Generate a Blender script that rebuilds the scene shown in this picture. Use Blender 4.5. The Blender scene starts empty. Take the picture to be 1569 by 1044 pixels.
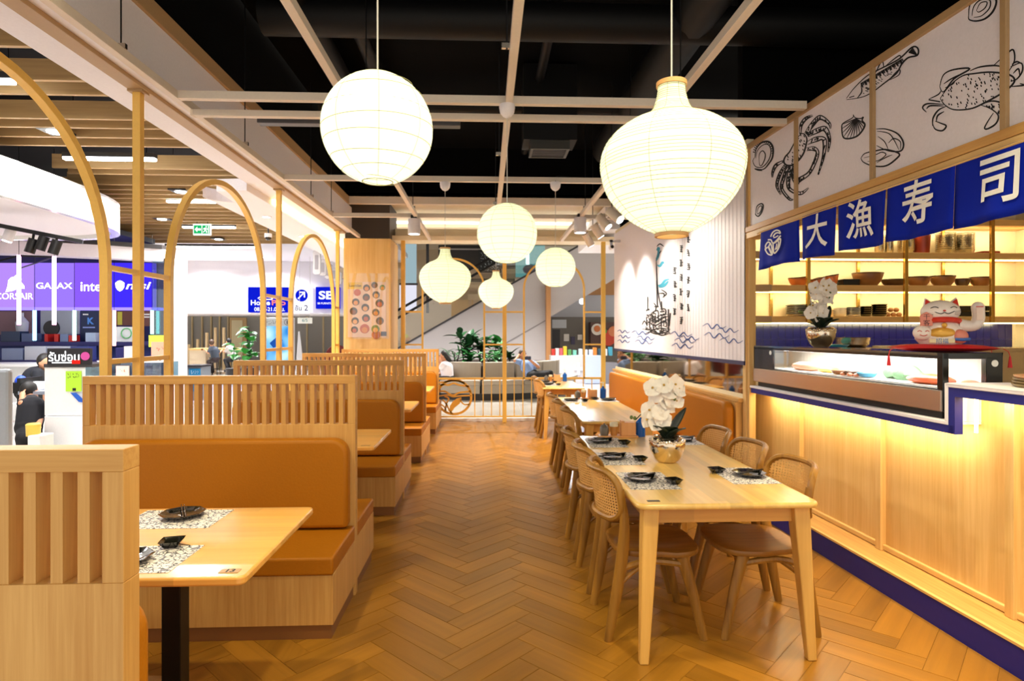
import bpy, math, random
from mathutils import Vector, Matrix, Euler
random.seed(7)
SC = bpy.context.scene
COL = SC.collection
PI = math.pi
R = math.radians

# ---------------------------------------------------------------- camera
F, CX, CY, H, TH = 920.0, 784.5, 512.0, 1.54, R(2.46)
cam = bpy.data.cameras.new('camera')
cam.sensor_width = 36.0
cam.lens = 36.0 * F / 1569.0
cam.shift_y = -10.0 / 1569.0
cam.clip_start = 0.05
camo = bpy.data.objects.new('camera', cam)
camo.location = (0, 0, H)
camo.rotation_euler = (R(90), 0, -TH)
COL.objects.link(camo)
SC.camera = camo

# ---------------------------------------------------------------- world, exposure
wd = bpy.data.worlds.new('world')
SC.world = wd
wd.use_nodes = True
wd.node_tree.nodes['Background'].inputs[0].default_value = (1.0, 0.93, 0.80, 1)
wd.node_tree.nodes['Background'].inputs[1].default_value = 0.75
SC.view_settings.view_transform = 'Standard'
SC.view_settings.look = 'None'
SC.view_settings.gamma = 1.0
SC.view_settings.use_curve_mapping = False
SC.view_settings.exposure = 0.68


def W(x, y, d):
    """photo pixel + distance along the view axis -> room point"""
    xc = (x - CX) / F * d
    return Vector((xc * math.cos(TH) + d * math.sin(TH), -xc * math.sin(TH) + d * math.cos(TH), H - (y - CY) / F * d))


def ZP(x, y, z):
    return W(x, y, F * (H - z) / (y - CY))


def XP(x, y, X):
    return W(x, y, X / ((x - CX) / F * math.cos(TH) + math.sin(TH)))


# frame of the sushi counter and mural wall: it runs slightly askew to the room
CA = math.atan(0.0307)
CO = 2.457
CM = Matrix.Translation((CO, 0, 0)) @ Matrix.Rotation(CA, 4, 'Z')


def CP(x, y, off=0.0):
    """pixel on the plane of the counter front (off = metres towards the kitchen) -> counter-frame (y, z)"""
    k1 = (x - CX) / F * math.cos(TH) + math.sin(TH)
    k2 = -(x - CX) / F * math.sin(TH) + math.cos(TH)
    p = W(x, y, (CO + off) / (k1 + 0.0307 * k2))
    q = CM.inverted() @ p
    return q.y, q.z


# ---------------------------------------------------------------- large lights
def lamp(name, kind, loc, power, color=(1, 0.86, 0.68), size=0.1, aim=None, spot=None, blend=0.6, size_y=None):
    l = bpy.data.lights.new(name, kind)
    l.energy = power
    l.color = color
    if kind == 'AREA':
        l.size = size
        if size_y:
            l.shape = 'RECTANGLE'
            l.size_y = size_y
    else:
        l.shadow_soft_size = size
    if kind == 'SPOT':
        l.spot_size = R(spot or 60)
        l.spot_blend = blend
    o = bpy.data.objects.new(name, l)
    o.location = loc
    if aim is not None:
        o.rotation_euler = (Vector(aim) - Vector(loc)).to_track_quat('-Z', 'Y').to_euler()
    COL.objects.link(o)
    return o


# ---------------------------------------------------------------- mesh helper
class MB:
    def __init__(s):
        s.v = []
        s.f = []

    def add(s, vs, fs):
        n = len(s.v)
        s.v += [tuple(p) for p in vs]
        s.f += [tuple(i + n for i in f) for f in fs]
        return s

    def box(s, x0, x1, y0, y1, z0, z1, M=None):
        vs = [Vector((x, y, z)) for x in (x0, x1) for y in (y0, y1) for z in (z0, z1)]
        if M:
            vs = [M @ p for p in vs]
        return s.add(vs, [(0, 1, 3, 2), (4, 6, 7, 5), (0, 4, 5, 1), (2, 3, 7, 6), (0, 2, 6, 4), (1, 5, 7, 3)])

    def bar(s, a, b, w, h, up=(0, 0, 1)):
        """box of section w x h from a to b"""
        a, b = Vector(a), Vector(b)
        d = (b - a).normalized()
        u = Vector(up)
        if abs(d.dot(u)) > 0.99:
            u = Vector((0, 1, 0))
        r = d.cross(u).normalized()
        u = r.cross(d)
        vs = [p + r * sx * w / 2 + u * sz * h / 2 for p in (a, b) for sx, sz in ((-1, -1), (1, -1), (1, 1), (-1, 1))]
        return s.add(vs, [(0, 1, 2, 3), (7, 6, 5, 4), (0, 4, 5, 1), (1, 5, 6, 2), (2, 6, 7, 3), (3, 7, 4, 0)])

    def loft(s, rings, closed=True, cap=True):
        n = len(rings[0])
        vs = [p for r in rings for p in r]
        fs = []
        for i in range(len(rings) - 1):
            for j in range(n if closed else n - 1):
                k = (j + 1) % n
                fs.append((i * n + j, i * n + k, (i + 1) * n + k, (i + 1) * n + j))
        if cap and closed:
            fs.append(tuple(range(n))[::-1])
            fs.append(tuple((len(rings) - 1) * n + j for j in range(n)))
        return s.add(vs, fs)

    def tube(s, pts, r, n=8, cap=True, flat=1.0, closed=False):
        pts = [Vector(p) for p in pts]
        m = len(pts)
        rs = r if isinstance(r, (list, tuple)) else [r] * m
        rings = []
        up = None
        for i, p in enumerate(pts):
            if closed:
                d = pts[(i + 1) % m] - pts[i - 1]
            else:
                d = pts[min(i + 1, m - 1)] - pts[max(i - 1, 0)]
            d.normalize()
            if up is None:
                up = Vector((0, 0, 1)) if abs(d.z) < 0.9 else Vector((0, 1, 0))
            a = d.cross(up)
            if a.length < 1e-6:
                a = d.orthogonal()
            a.normalize()
            b = a.cross(d)
            up = b
            rings.append([p + (a * math.cos(2 * PI * j / n) + b * math.sin(2 * PI * j / n) * flat) * rs[i] for j in range(n)])
        if closed:
            rings.append(rings[0])
        return s.loft(rings, True, cap and not closed)

    def cyl(s, a, b, r0, r1=None, n=16):
        return s.tube([a, b], [r0, r0 if r1 is None else r1], n)

    def lathe(s, prof, n=24, c=(0, 0, 0), sq=None, cap=False):
        rings = []
        for r, z in prof:
            ring = []
            for j in range(n):
                a = 2 * PI * j / n
                k = 1.0 if sq is None else sq(a)
                ring.append((c[0] + r * k * math.cos(a), c[1] + r * k * math.sin(a), c[2] + z))
            rings.append(ring)
        return s.loft(rings, True, cap)

    def prism(s, poly, h0, h1, plane='xy'):
        def P(a, b, h):
            return {'xy': (a, b, h), 'xz': (a, h, b), 'yz': (h, a, b)}[plane]
        n = len(poly)
        vs = [P(a, b, h0) for a, b in poly] + [P(a, b, h1) for a, b in poly]
        fs = [tuple(range(n))[::-1], tuple(range(n, 2 * n))]
        fs += [(j, (j + 1) % n, n + (j + 1) % n, n + j) for j in range(n)]
        return s.add(vs, fs)

    def grid(s, fn, nu, nv):
        vs = [fn(i / nu, j / nv) for i in range(nu + 1) for j in range(nv + 1)]
        fs = [(i * (nv + 1) + j, (i + 1) * (nv + 1) + j, (i + 1) * (nv + 1) + j + 1, i * (nv + 1) + j + 1)
              for i in range(nu) for j in range(nv)]
        return s.add(vs, fs)

    def ball(s, c, r, n=12, m=8, sc=(1, 1, 1), M=None):
        vs = []
        for i in range(m + 1):
            t = PI * i / m
            for j in range(n):
                a = 2 * PI * j / n
                p = Vector((math.sin(t) * math.cos(a) * r * sc[0], math.sin(t) * math.sin(a) * r * sc[1], math.cos(t) * r * sc[2]))
                if M:
                    p = M @ p
                vs.append(p + Vector(c))
        fs = [(i * n + j, i * n + (j + 1) % n, (i + 1) * n + (j + 1) % n, (i + 1) * n + j) for i in range(m) for j in range(n)]
        return s.add(vs, fs)

    def stroke(s, pts, w, to3, taper=True):
        """flat ink stroke through 2-D points; to3 maps (a, b) to a 3-D point"""
        m = len(pts)
        L, Rr = [], []
        for i in range(m):
            a = pts[max(i - 1, 0)]
            b = pts[min(i + 1, m - 1)]
            dx, dy = b[0] - a[0], b[1] - a[1]
            k = math.hypot(dx, dy) or 1
            t = i / (m - 1)
            ww = w * (0.35 + 0.65 * math.sin(PI * min(max(t, 0.0), 1.0))) if taper and m > 2 else w
            nx, ny = -dy / k * ww / 2, dx / k * ww / 2
            L.append(to3(pts[i][0] + nx, pts[i][1] + ny))
            Rr.append(to3(pts[i][0] - nx, pts[i][1] - ny))
        n = m
        return s.add(L + Rr, [(i, i + 1, n + i + 1, n + i) for i in range(m - 1)])

    def mesh(s, name, mat, smooth=False):
        me = bpy.data.meshes.new(name)
        me.from_pydata([tuple(p) for p in s.v], [], s.f)
        me.validate()
        import bmesh
        bm = bmesh.new()
        bm.from_mesh(me)
        bmesh.ops.remove_doubles(bm, verts=bm.verts, dist=1e-6)
        bmesh.ops.recalc_face_normals(bm, faces=bm.faces)
        bm.to_mesh(me)
        bm.free()
        if mat:
            me.materials.append(mat)
        if smooth:
            me.polygons.foreach_set('use_smooth', [True] * len(me.polygons))
            try:
                me.set_sharp_from_angle(angle=R(smooth if smooth is not True else 40))
            except Exception:
                pass
        return me

    def build(s, name, mat, parent=None, loc=(0, 0, 0), rz=0.0, smooth=False, bev=0.0, seg=2, sub=0, M=None):
        return obj(name, s.mesh(name, mat, smooth), parent, loc, rz, bev, seg, sub, M)


def obj(name, me, parent=None, loc=(0, 0, 0), rz=0.0, bev=0.0, seg=2, sub=0, M=None):
    o = bpy.data.objects.new(name, me)
    COL.objects.link(o)
    if M is not None:
        o.matrix_basis = M
    else:
        o.location = loc
        o.rotation_euler = (0, 0, rz)
    if parent:
        o.parent = parent
    if bev:
        b = o.modifiers.new('bevel', 'BEVEL')
        b.width = bev
        b.segments = seg
        b.limit_method = 'ANGLE'
        b.angle_limit = R(40)
    if sub:
        b = o.modifiers.new('sub', 'SUBSURF')
        b.levels = sub
        b.render_levels = sub
    return o


def tag(o, label, cat, group=None):
    o['label'] = label
    o['category'] = cat
    if group:
        o['group'] = group
    return o


def thing(name, label, cat, loc=(0, 0, 0), rz=0.0, group=None, M=None):
    o = bpy.data.objects.new(name, None)
    o.empty_display_size = 0.1
    COL.objects.link(o)
    if M is not None:
        o.matrix_basis = M
    else:
        o.location = loc
        o.rotation_euler = (0, 0, rz)
    return tag(o, label, cat, group)


def struct(o):
    o['kind'] = 'structure'
    return o


def copy_tree(o, parent=None, loc=None, rz=None, label=None, group=None):
    c = o.copy()
    COL.objects.link(c)
    c.parent = parent
    if loc is not None:
        c.location = loc
    if rz is not None:
        c.rotation_euler = (0, 0, rz)
    if label:
        c['label'] = label
    if group:
        c['group'] = group
    for ch in o.children:
        copy_tree(ch, c)
    return c


def text_mb(body, size, align='CENTER', bold=0.0, ext=0.0, space=1.0):
    cu = bpy.data.curves.new('t', 'FONT')
    cu.body = body
    cu.size = size
    cu.align_x = align
    cu.align_y = 'CENTER'
    cu.offset = bold
    cu.extrude = ext
    cu.space_character = space
    cu.resolution_u = 4
    o = bpy.data.objects.new('t', cu)
    COL.objects.link(o)
    dg = bpy.context.evaluated_depsgraph_get()
    dg.update()
    me = bpy.data.meshes.new_from_object(o.evaluated_get(dg))
    mb = MB()
    mb.add([tuple(v.co) for v in me.vertices], [tuple(p.vertices) for p in me.polygons])
    bpy.data.objects.remove(o)
    bpy.data.curves.remove(cu)
    bpy.data.meshes.remove(me)
    return mb


def lettering(name, body, size, mat, parent, loc, rot=(R(90), 0, 0), align='CENTER', bold=0.0, ext=0.0, space=1.0, sx=1.0, shear=0.0):
    mb = text_mb(body, size, align, bold, ext, space)
    mb.v = [(x * sx + y * shear, y, z) for x, y, z in mb.v]
    M = Matrix.Translation(loc) @ Euler(rot).to_matrix().to_4x4()
    me = bpy.data.meshes.new(name)
    me.from_pydata(mb.v, [], mb.f)
    me.materials.append(mat)
    return obj(name, me, parent, M=M)


def arc(cx, cy, r, a0, a1, n=12, ry=None):
    return [(cx + r * math.cos(R(a0 + (a1 - a0) * i / n)), cy + (ry or r) * math.sin(R(a0 + (a1 - a0) * i / n))) for i in range(n + 1)]


def rrect(x0, x1, y0, y1, r, n=5):
    p = []
    for cx, cy, a in ((x1 - r, y1 - r, 0), (x0 + r, y1 - r, 90), (x0 + r, y0 + r, 180), (x1 - r, y0 + r, 270)):
        p += arc(cx, cy, r, a, a + 90, n)
    return p


def bez(p, n=10):
    """smooth curve through points (Catmull-Rom), 2-D or 3-D"""
    if len(p) < 3:
        return list(p)
    out = []
    for i in range(len(p) - 1):
        p0, p1, p2, p3 = p[max(i - 1, 0)], p[i], p[i + 1], p[min(i + 2, len(p) - 1)]
        for k in range(n):
            t = k / n
            out.append(tuple(0.5 * ((2 * b) + (-a + c) * t + (2 * a - 5 * b + 4 * c - d) * t * t + (-a + 3 * b - 3 * c + d) * t ** 3)
                             for a, b, c, d in zip(p0, p1, p2, p3)))
    out.append(tuple(p[-1]))
    return out


# ---------------------------------------------------------------- materials
def lin(h):
    h = h.lstrip('#')
    c = [int(h[i:i + 2], 16) / 255 for i in (0, 2, 4)]
    return tuple((x / 12.92 if x <= 0.04045 else ((x + 0.055) / 1.055) ** 2.4) for x in c) + (1.0,)


def bsdf(name):
    m = bpy.data.materials.new(name)
    m.use_nodes = True
    return m, m.node_tree, m.node_tree.nodes['Principled BSDF']


def plain(name, c, rough=0.5, metal=0.0, emit=None, es=0.0, spec=0.5, bump=0.0, bscale=60.0, trans=0.0, alpha=1.0, coat=0.0):
    m, t, b = bsdf(name)
    b.inputs['Base Color'].default_value = lin(c)
    b.inputs['Roughness'].default_value = rough
    b.inputs['Metallic'].default_value = metal
    b.inputs['Specular IOR Level'].default_value = spec
    b.inputs['Transmission Weight'].default_value = trans
    b.inputs['Alpha'].default_value = alpha
    b.inputs['Coat Weight'].default_value = coat
    if emit:
        b.inputs['Emission Color'].default_value = lin(emit)
        b.inputs['Emission Strength'].default_value = es
    # a faint mottling keeps every surface procedural rather than a flat swatch
    tc = t.nodes.new('ShaderNodeTexCoord')
    nz = t.nodes.new('ShaderNodeTexNoise')
    nz.inputs['Scale'].default_value = bscale
    t.links.new(tc.outputs['Object'], nz.inputs['Vector'])
    mx = t.nodes.new('ShaderNodeMix')
    mx.data_type = 'RGBA'
    mx.blend_type = 'MULTIPLY'
    mx.inputs['Factor'].default_value = 0.10
    mx.inputs['A'].default_value = lin(c)
    t.links.new(nz.outputs['Fac'], mx.inputs['B'])
    t.links.new(mx.outputs['Result'], b.inputs['Base Color'])
    if bump:
        bp = t.nodes.new('ShaderNodeBump')
        bp.inputs['Strength'].default_value = bump
        bp.inputs['Distance'].default_value = 0.004
        t.links.new(nz.outputs['Fac'], bp.inputs['Height'])
        t.links.new(bp.outputs['Normal'], b.inputs['Normal'])
    return m


def wood(name, c1, c2, axis='z', scale=1.0, rough=0.45, rnd=0.0, island=False, strips=None, coat=0.0, spec=0.5):
    """long-grained wood; axis = grain direction in object space"""
    m, t, b = bsdf(name)
    tc = t.nodes.new('ShaderNodeTexCoord')
    mp = t.nodes.new('ShaderNodeMapping')
    s = {'x': (1.2, 34, 34), 'y': (34, 1.2, 34), 'z': (34, 34, 1.2)}[axis]
    mp.inputs['Scale'].default_value = [k * scale for k in s]
    t.links.new(tc.outputs['Object'], mp.inputs['Vector'])
    rn = None
    if rnd:
        rn = t.nodes.new('ShaderNodeNewGeometry').outputs['Random Per Island'] if island else t.nodes.new('ShaderNodeObjectInfo').outputs['Random']
        cb = t.nodes.new('ShaderNodeCombineXYZ')
        mu = t.nodes.new('ShaderNodeMath')
        mu.operation = 'MULTIPLY'
        mu.inputs[1].default_value = 37.0
        t.links.new(rn, mu.inputs[0])
        for i in range(3):
            t.links.new(mu.outputs[0], cb.inputs[i])
        t.links.new(cb.outputs[0], mp.inputs['Location'])
    n1 = t.nodes.new('ShaderNodeTexNoise')
    n1.inputs['Scale'].default_value = 1.0
    n1.inputs['Detail'].default_value = 6.0
    n1.inputs['Roughness'].default_value = 0.6
    n1.inputs['Distortion'].default_value = 0.4
    t.links.new(mp.outputs[0], n1.inputs['Vector'])
    n2 = t.nodes.new('ShaderNodeTexNoise')
    n2.inputs['Scale'].default_value = 0.18
    n2.inputs['Detail'].default_value = 2.0
    t.links.new(mp.outputs[0], n2.inputs['Vector'])
    ad = t.nodes.new('ShaderNodeMix')
    ad.inputs['Factor'].default_value = 0.45
    t.links.new(n1.outputs['Fac'], ad.inputs['A'])
    t.links.new(n2.outputs['Fac'], ad.inputs['B'])
    cr = t.nodes.new('ShaderNodeValToRGB')
    cr.color_ramp.elements[0].position = 0.32
    cr.color_ramp.elements[1].position = 0.68
    cr.color_ramp.elements[0].color = lin(c2)
    cr.color_ramp.elements[1].color = lin(c1)
    t.links.new(ad.outputs['Result'], cr.inputs['Fac'])
    out = cr.outputs['Color']
    if strips:
        bt = t.nodes.new('ShaderNodeTexBrick')
        bt.inputs['Scale'].default_value = 1.0
        bt.inputs['Mortar Size'].default_value = 0.0
        bt.inputs['Brick Width'].default_value = strips[1]
        bt.inputs['Row Height'].default_value = strips[0]
        bt.inputs['Color1'].default_value = (0.80, 0.80, 0.80, 1)
        bt.inputs['Color2'].default_value = (1.12, 1.10, 1.06, 1)
        m2 = t.nodes.new('ShaderNodeMapping')
        if strips[2] == 'y':
            m2.inputs['Rotation'].default_value = (0, 0, R(90))
        t.links.new(tc.outputs['Object'], m2.inputs['Vector'])
        t.links.new(m2.outputs[0], bt.inputs['Vector'])
        mx = t.nodes.new('ShaderNodeMix')
        mx.data_type = 'RGBA'
        mx.blend_type = 'MULTIPLY'
        mx.inputs['Factor'].default_value = 0.8
        t.links.new(out, mx.inputs['A'])
        t.links.new(bt.outputs['Color'], mx.inputs['B'])
        out = mx.outputs['Result']
    if rn is not None:
        hv = t.nodes.new('ShaderNodeHueSaturation')
        mr = t.nodes.new('ShaderNodeMapRange')
        mr.inputs['To Min'].default_value = 1.0 - rnd
        mr.inputs['To Max'].default_value = 1.0 + rnd
        t.links.new(rn, mr.inputs['Value'])
        t.links.new(mr.outputs[0], hv.inputs['Value'])
        t.links.new(out, hv.inputs['Color'])
        out = hv.outputs['Color']
    t.links.new(out, b.inputs['Base Color'])
    b.inputs['Roughness'].default_value = rough
    b.inputs['Coat Weight'].default_value = coat
    b.inputs['Coat Roughness'].default_value = 0.15
    b.inputs['Specular IOR Level'].default_value = spec
    bp = t.nodes.new('ShaderNodeBump')
    bp.inputs['Strength'].default_value = 0.12
    bp.inputs['Distance'].default_value = 0.002
    t.links.new(n1.outputs['Fac'], bp.inputs['Height'])
    t.links.new(bp.outputs['Normal'], b.inputs['Normal'])
    return m


def emis(name, c, s):
    m = bpy.data.materials.new(name)
    m.use_nodes = True
    t = m.node_tree
    t.nodes.clear()
    e = t.nodes.new('ShaderNodeEmission')
    e.inputs[0].default_value = lin(c)
    e.inputs[1].default_value = s
    o = t.nodes.new('ShaderNodeOutputMaterial')
    t.links.new(e.outputs[0], o.inputs[0])
    return m


def glass(name, tint='#ffffff', fac=0.12, rough=0.02):
    m = bpy.data.materials.new(name)
    m.use_nodes = True
    t = m.node_tree
    t.nodes.clear()
    a = t.nodes.new('ShaderNodeBsdfTransparent')
    a.inputs[0].default_value = lin(tint)
    g = t.nodes.new('ShaderNodeBsdfGlossy')
    g.inputs['Roughness'].default_value = rough
    x = t.nodes.new('ShaderNodeMixShader')
    x.inputs[0].default_value = fac
    o = t.nodes.new('ShaderNodeOutputMaterial')
    t.links.new(a.outputs[0], x.inputs[1])
    t.links.new(g.outputs[0], x.inputs[2])
    t.links.new(x.outputs[0], o.inputs[0])
    return m


M = {}
M['oak_z'] = wood('oak_veneer', '#dbac64', '#bd8842', 'z', 2.2, 0.5)
M['oak_x'] = wood('oak_veneer_x', '#dbac64', '#bd8842', 'x', 2.2, 0.5)
M['oak_y'] = wood('oak_veneer_y', '#dbac64', '#bd8842', 'y', 2.2, 0.5)
M['pale_z'] = wood('pale_ash', '#ebc584', '#d7a85e', 'z', 2.0, 0.5)
M['pale_y'] = wood('pale_ash_y', '#ebc584', '#d7a85e', 'y', 2.0, 0.5)
M['pale_x'] = wood('pale_ash_x', '#ebc584', '#d7a85e', 'x', 2.0, 0.5)
M['top_y'] = wood('rubberwood_top', '#f4cf7e', '#e4b254', 'y', 0.8, 0.28, strips=(0.055, 0.45, 'y'), coat=0.25)
M['top_x'] = wood('rubberwood_top_x', '#efb864', '#dc9c44', 'x', 0.8, 0.3, strips=(0.055, 0.45, 'x'), coat=0.2)
M['tleg'] = wood('rubberwood_leg', '#e9b964', '#d09844', 'z', 0.9, 0.4)
M['tapron'] = wood('rubberwood_apron', '#dba552', '#be8238', 'x', 0.9, 0.4, strips=(0.09, 0.3, 'x'))
M['chair'] = wood('chair_ash', '#ae7c2c', '#704812', 'z', 1.0, 0.42)
M['chair_y'] = wood('chair_ash_seat', '#a06c22', '#623a0c', 'y', 0.7, 0.4)
M['plank'] = wood('floor_plank', '#a97424', '#845818', 'x', 0.5, 0.30, rnd=0.13)
M['plank_s'] = wood('floor_plank_far', '#a97424', '#845818', 'y', 0.5, 0.30, rnd=0.13, island=True)
M['gap'] = plain('floor_joint', '#84581e', 0.8)
M['leather'] = plain('tan_leather', '#b46e0c', 0.5, bump=0.25, bscale=90, spec=0.25)
M['gold'] = plain('gold_paint', '#f4c460', 0.4, 0.1)
M['brass'] = plain('brass', '#c9a050', 0.25, 0.9)
M['beam'] = plain('cream_beam', '#e2d6c6', 0.5)
M['trimw'] = plain('tan_trim', '#b59468', 0.5)
M['white'] = plain('white_paint', '#eeeaf0', 0.6)
M['whitegloss'] = plain('white_gloss', '#f2f2ee', 0.15, coat=0.4)
M['cream'] = plain('cream_wall', '#efe2c4', 0.6)
M['black'] = plain('black_paint', '#0b0b0d', 0.7)
M['blackvoid'] = plain('black_ceiling', '#020203', 0.95, spec=0.1)
M['duct'] = plain('dark_duct', '#070709', 0.6, spec=0.3)
M['blackgloss'] = plain('black_gloss', '#070808', 0.2, coat=0.15)
M['blackmetal'] = plain('black_metal', '#121214', 0.4, 0.3)
M['ceramic'] = plain('black_ceramic', '#15150f', 0.12, coat=0.6)
M['steel'] = plain('steel', '#d4c6b6', 0.26, 1.0)
M['silver'] = plain('silver_pot', '#e6d6c0', 0.12, 1.0)
M['blue'] = plain('blue_lacquer', '#0e1a84', 0.45)
M['bluecloth'] = plain('blue_cloth', '#0222ac', 0.8, spec=0.2, bump=0.15, bscale=300)
M['bluetile'] = plain('blue_tile', '#0a0a58', 0.2, coat=0.15)
M['grout'] = plain('grout', '#c9c9dc', 0.8)
M['ink'] = plain('ink', '#17171f', 0.7)
M['inkblue'] = plain('ink_blue', '#2e4f94', 0.7)
M['inkteal'] = plain('ink_teal', '#3f9fbd', 0.7)
M['whiteprint'] = plain('white_print', '#ffffff', 0.6)
M['art'] = plain('white_board', '#f0eaf2', 0.55)
M['petal'] = plain('white_petal', '#fbf3ea', 0.6)
M['leaf'] = plain('orchid_leaf', '#14261a', 0.35)
M['stem'] = plain('dark_stem', '#2c3320', 0.5)
M['bud'] = plain('green_bud', '#5a6b30', 0.5)
M['red'] = plain('red_cushion', '#cf1622', 0.55, bump=0.2)
M['catwhite'] = plain('cat_white', '#f7eae0', 0.25, coat=0.4)
M['catred'] = plain('cat_red', '#d5331f', 0.4)
M['catgold'] = plain('cat_gold', '#e9b04a', 0.35, 0.3)
M['catpink'] = plain('cat_pink', '#e48a76', 0.4)
M['catblue'] = plain('cat_blue', '#3a6fc0', 0.4)
M['mirror'] = plain('bronze_mirror', '#a89880', 0.04, 1.0)
M['mallfloor'] = plain('mall_floor', '#efe9df', 0.12, coat=0.3, bscale=3)
M['grey'] = plain('grey_wall', '#8d8a86', 0.7)
M['greystone'] = plain('grey_stone', '#9c9284', 0.5)
M['escal'] = plain('escalator_skirt', '#c3bfc2', 0.45)
M['darkgrey'] = plain('dark_grey', '#38363a', 0.5)
M['slat'] = wood('ceiling_slat', '#caa874', '#a88858', 'x', 1.0, 0.5)
M['slatedge'] = plain('slat_edge', '#f0d6a8', 0.5)
M['led_warm'] = emis('led_warm', '#ffdf8a', 7.0)
M['led_white'] = emis('led_white', '#fff6e8', 4.0)
M['lamp_white'] = emis('lamp_white', '#ffffff', 12.0)
M['clear'] = glass('clear_glass', '#ffffff', 0.10)
M['clearplastic'] = glass('clear_plastic', '#f2efe8', 0.28, 0.15)
M['glassblue'] = glass('blue_tinted_glass', '#bcd8e4', 0.15)
M['skin'] = plain('skin', '#c98f6c', 0.55)
M['hair'] = plain('black_hair', '#15110f', 0.5)

# ================================================================ STRUCTURE
# ---- restaurant floor: herringbone planks
fl = struct(MB().box(-2.45, 2.75, 0.2, 10.75, -0.12, -0.008).build('floor', M['gap']))
PL, PW, PT = 0.52, 0.13, 0.008
g = 0.0005
pm = MB().box(-PL / 2 + g, PL / 2 - g, -PW / 2 + g, PW / 2 - g, -0.012, -0.001)
pm.box(-PL / 2 + g + 0.002, PL / 2 - g - 0.002, -PW / 2 + g + 0.002, PW / 2 - g - 0.002, -0.004, 0.0)
plank_me = pm.mesh('plank', M['plank'])
n = 4
cands = []
ox, oy = -0.12, 0.0
c45 = math.sqrt(0.5)
for k in range(-90, 130):
    for mm in range(-14, 15):
        for kind in (0, 1):
            if kind == 0:
                a, b = (k + 2 * n * mm + n / 2) * PW, (k + 0.5) * PW
            else:
                a, b = (k + 2 * n * mm + 0.5) * PW, (k - 2 * n + 1 + n / 2) * PW
            x, y = (a - b) * c45 + ox, (a + b) * c45 + oy
            if -2.3 < x < 2.6 and 0.4 < y < 10.62:
                cands.append((x, y, kind))


def seen(c):
    x, y, _ = c
    xc = x * math.cos(TH) - y * math.sin(TH)
    d = x * math.sin(TH) + y * math.cos(TH)
    if d < 0.5:
        return 0
    px, py = CX + xc / d * F, CY + H / d * F
    if px < 150 or px > 1650 or py > 1120:
        return 0
    if x < -0.85 and not any(abs(y - (b0 + 1.03)) < 0.62 for b0 in (1.34, 3.6, 5.67, 7.74)):
        return 0
    return 1 / d if x > -0.85 else 0.4 / d


cands.sort(key=seen, reverse=True)
for i, (x, y, kind) in enumerate(cands[:300]):
    o = obj('plank', plank_me, fl, (x, y, 0), R(45) if kind == 0 else R(-45))
rest = MB()
for x, y, kind in cands[300:]:
    Mx = Matrix.Translation((x, y, 0)) @ Matrix.Rotation(R(45) if kind == 0 else R(-45), 4, 'Z')
    rest.box(-PL / 2 + g, PL / 2 - g, -PW / 2 + g, PW / 2 - g, -0.012, 0.0, Mx)
o = rest.build('plank_field', M['plank_s'], fl)
o['kind'] = 'stuff'

# ---- mall floor all around (large pale tiles, joints as recessed gaps in the nearest rows behind the screen)
mf = struct(MB().box(-30, 14, 10.75, 34, -0.12, -0.012).box(-30, -2.45, -6, 10.75, -0.12, -0.012).build('floor_mall', M['grout']))
mt = MB().box(-0.597, 0.597, -0.597, 0.597, -0.03, -0.002).mesh('tile', M['mallfloor'])
for ix in range(-3, 5):
    for iy in range(6):
        obj('tile', mt, mf, (ix * 1.2 + 0.1, 11.36 + iy * 1.2, 0))
for ix in range(-8, -1):
    for iy in range(3, 12):
        if not (ix >= -3 and iy >= 9):
            obj('tile', mt, mf, (ix * 1.2 - 0.66, iy * 1.2 + 0.0, 0)) if ix * 1.2 - 0.06 < -2.45 else None
stf = MB()
for ix in range(-24, 12):
    for iy in range(16, 28):
        stf.box(ix * 1.2 - 0.597, ix * 1.2 + 0.597, iy * 1.2 - 0.597, iy * 1.2 + 0.597, -0.03, -0.002)
o = stf.build('tile_field', M['mallfloor'], mf)
o['kind'] = 'stuff'
# low threshold step under the back screen
struct(MB().box(-1.5, 2.15, 10.62, 10.95, -0.008, 0.05).build('trim_1', M['white'], bev=0.004))

# ---- black ceiling void above the restaurant
struct(MB().box(-2.25, 6.4, -0.5, 9.9, 4.6, 4.7).build('ceiling', M['blackvoid']))
struct(MB().box(5.9, 6.0, -0.5, 6.6, 3.2, 4.6).box(2.2, 6.0, 9.7, 9.8, 3.3, 4.6).box(2.3, 6.0, 5.3, 5.4, 3.25, 4.6).build('wall_void', M['blackvoid']))
# white bulkhead along the left with the tan-trimmed edge of the black opening
struct(MB().box(-2.70, -2.25, -0.5, 13.0, 3.24, 3.66).build('bulkhead_left', M['white'], bev=0.003))
struct(MB().box(-2.70, -2.3, -0.5, 10.5, 3.66, 4.7).build('wall_left_void', M['blackvoid']))
struct(MB().box(-2.30, -2.225, -0.5, 9.95, 3.66, 3.78).build('trim_2', M['trimw'], bev=0.003))
struct(MB().box(-2.30, 6.0, 9.85, 9.93, 3.66, 3.78).build('trim_3', M['beam'], bev=0.003))
struct(MB().box(-2.3, 6.0, 9.93, 10.0, 3.78, 4.7).build('wall_back_void', M['blackvoid']))
# cream mall soffit behind the opening, with a light cove and the beam over the back screen
struct(MB().box(-2.3, 6.0, 9.93, 11.75, 3.74, 3.86).build('soffit_back', M['cream']))
struct(MB().box(-2.3, 6.0, 12.0, 13.2, 3.66, 3.9).build('soffit_mall', M['cream']))
struct(MB().box(-2.25, 2.3, 10.42, 10.85, 3.16, 3.24).box(-2.25, 2.3, 10.78, 10.85, 3.24, 3.42).build('beam_screen', M['cream'], bev=0.004))
tag(MB().box(-2.1, 5.8, 11.80, 11.84, 3.70, 3.74).build('cove_light', M['led_white']), 'long white cove light line above the back screen', 'light')

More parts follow.
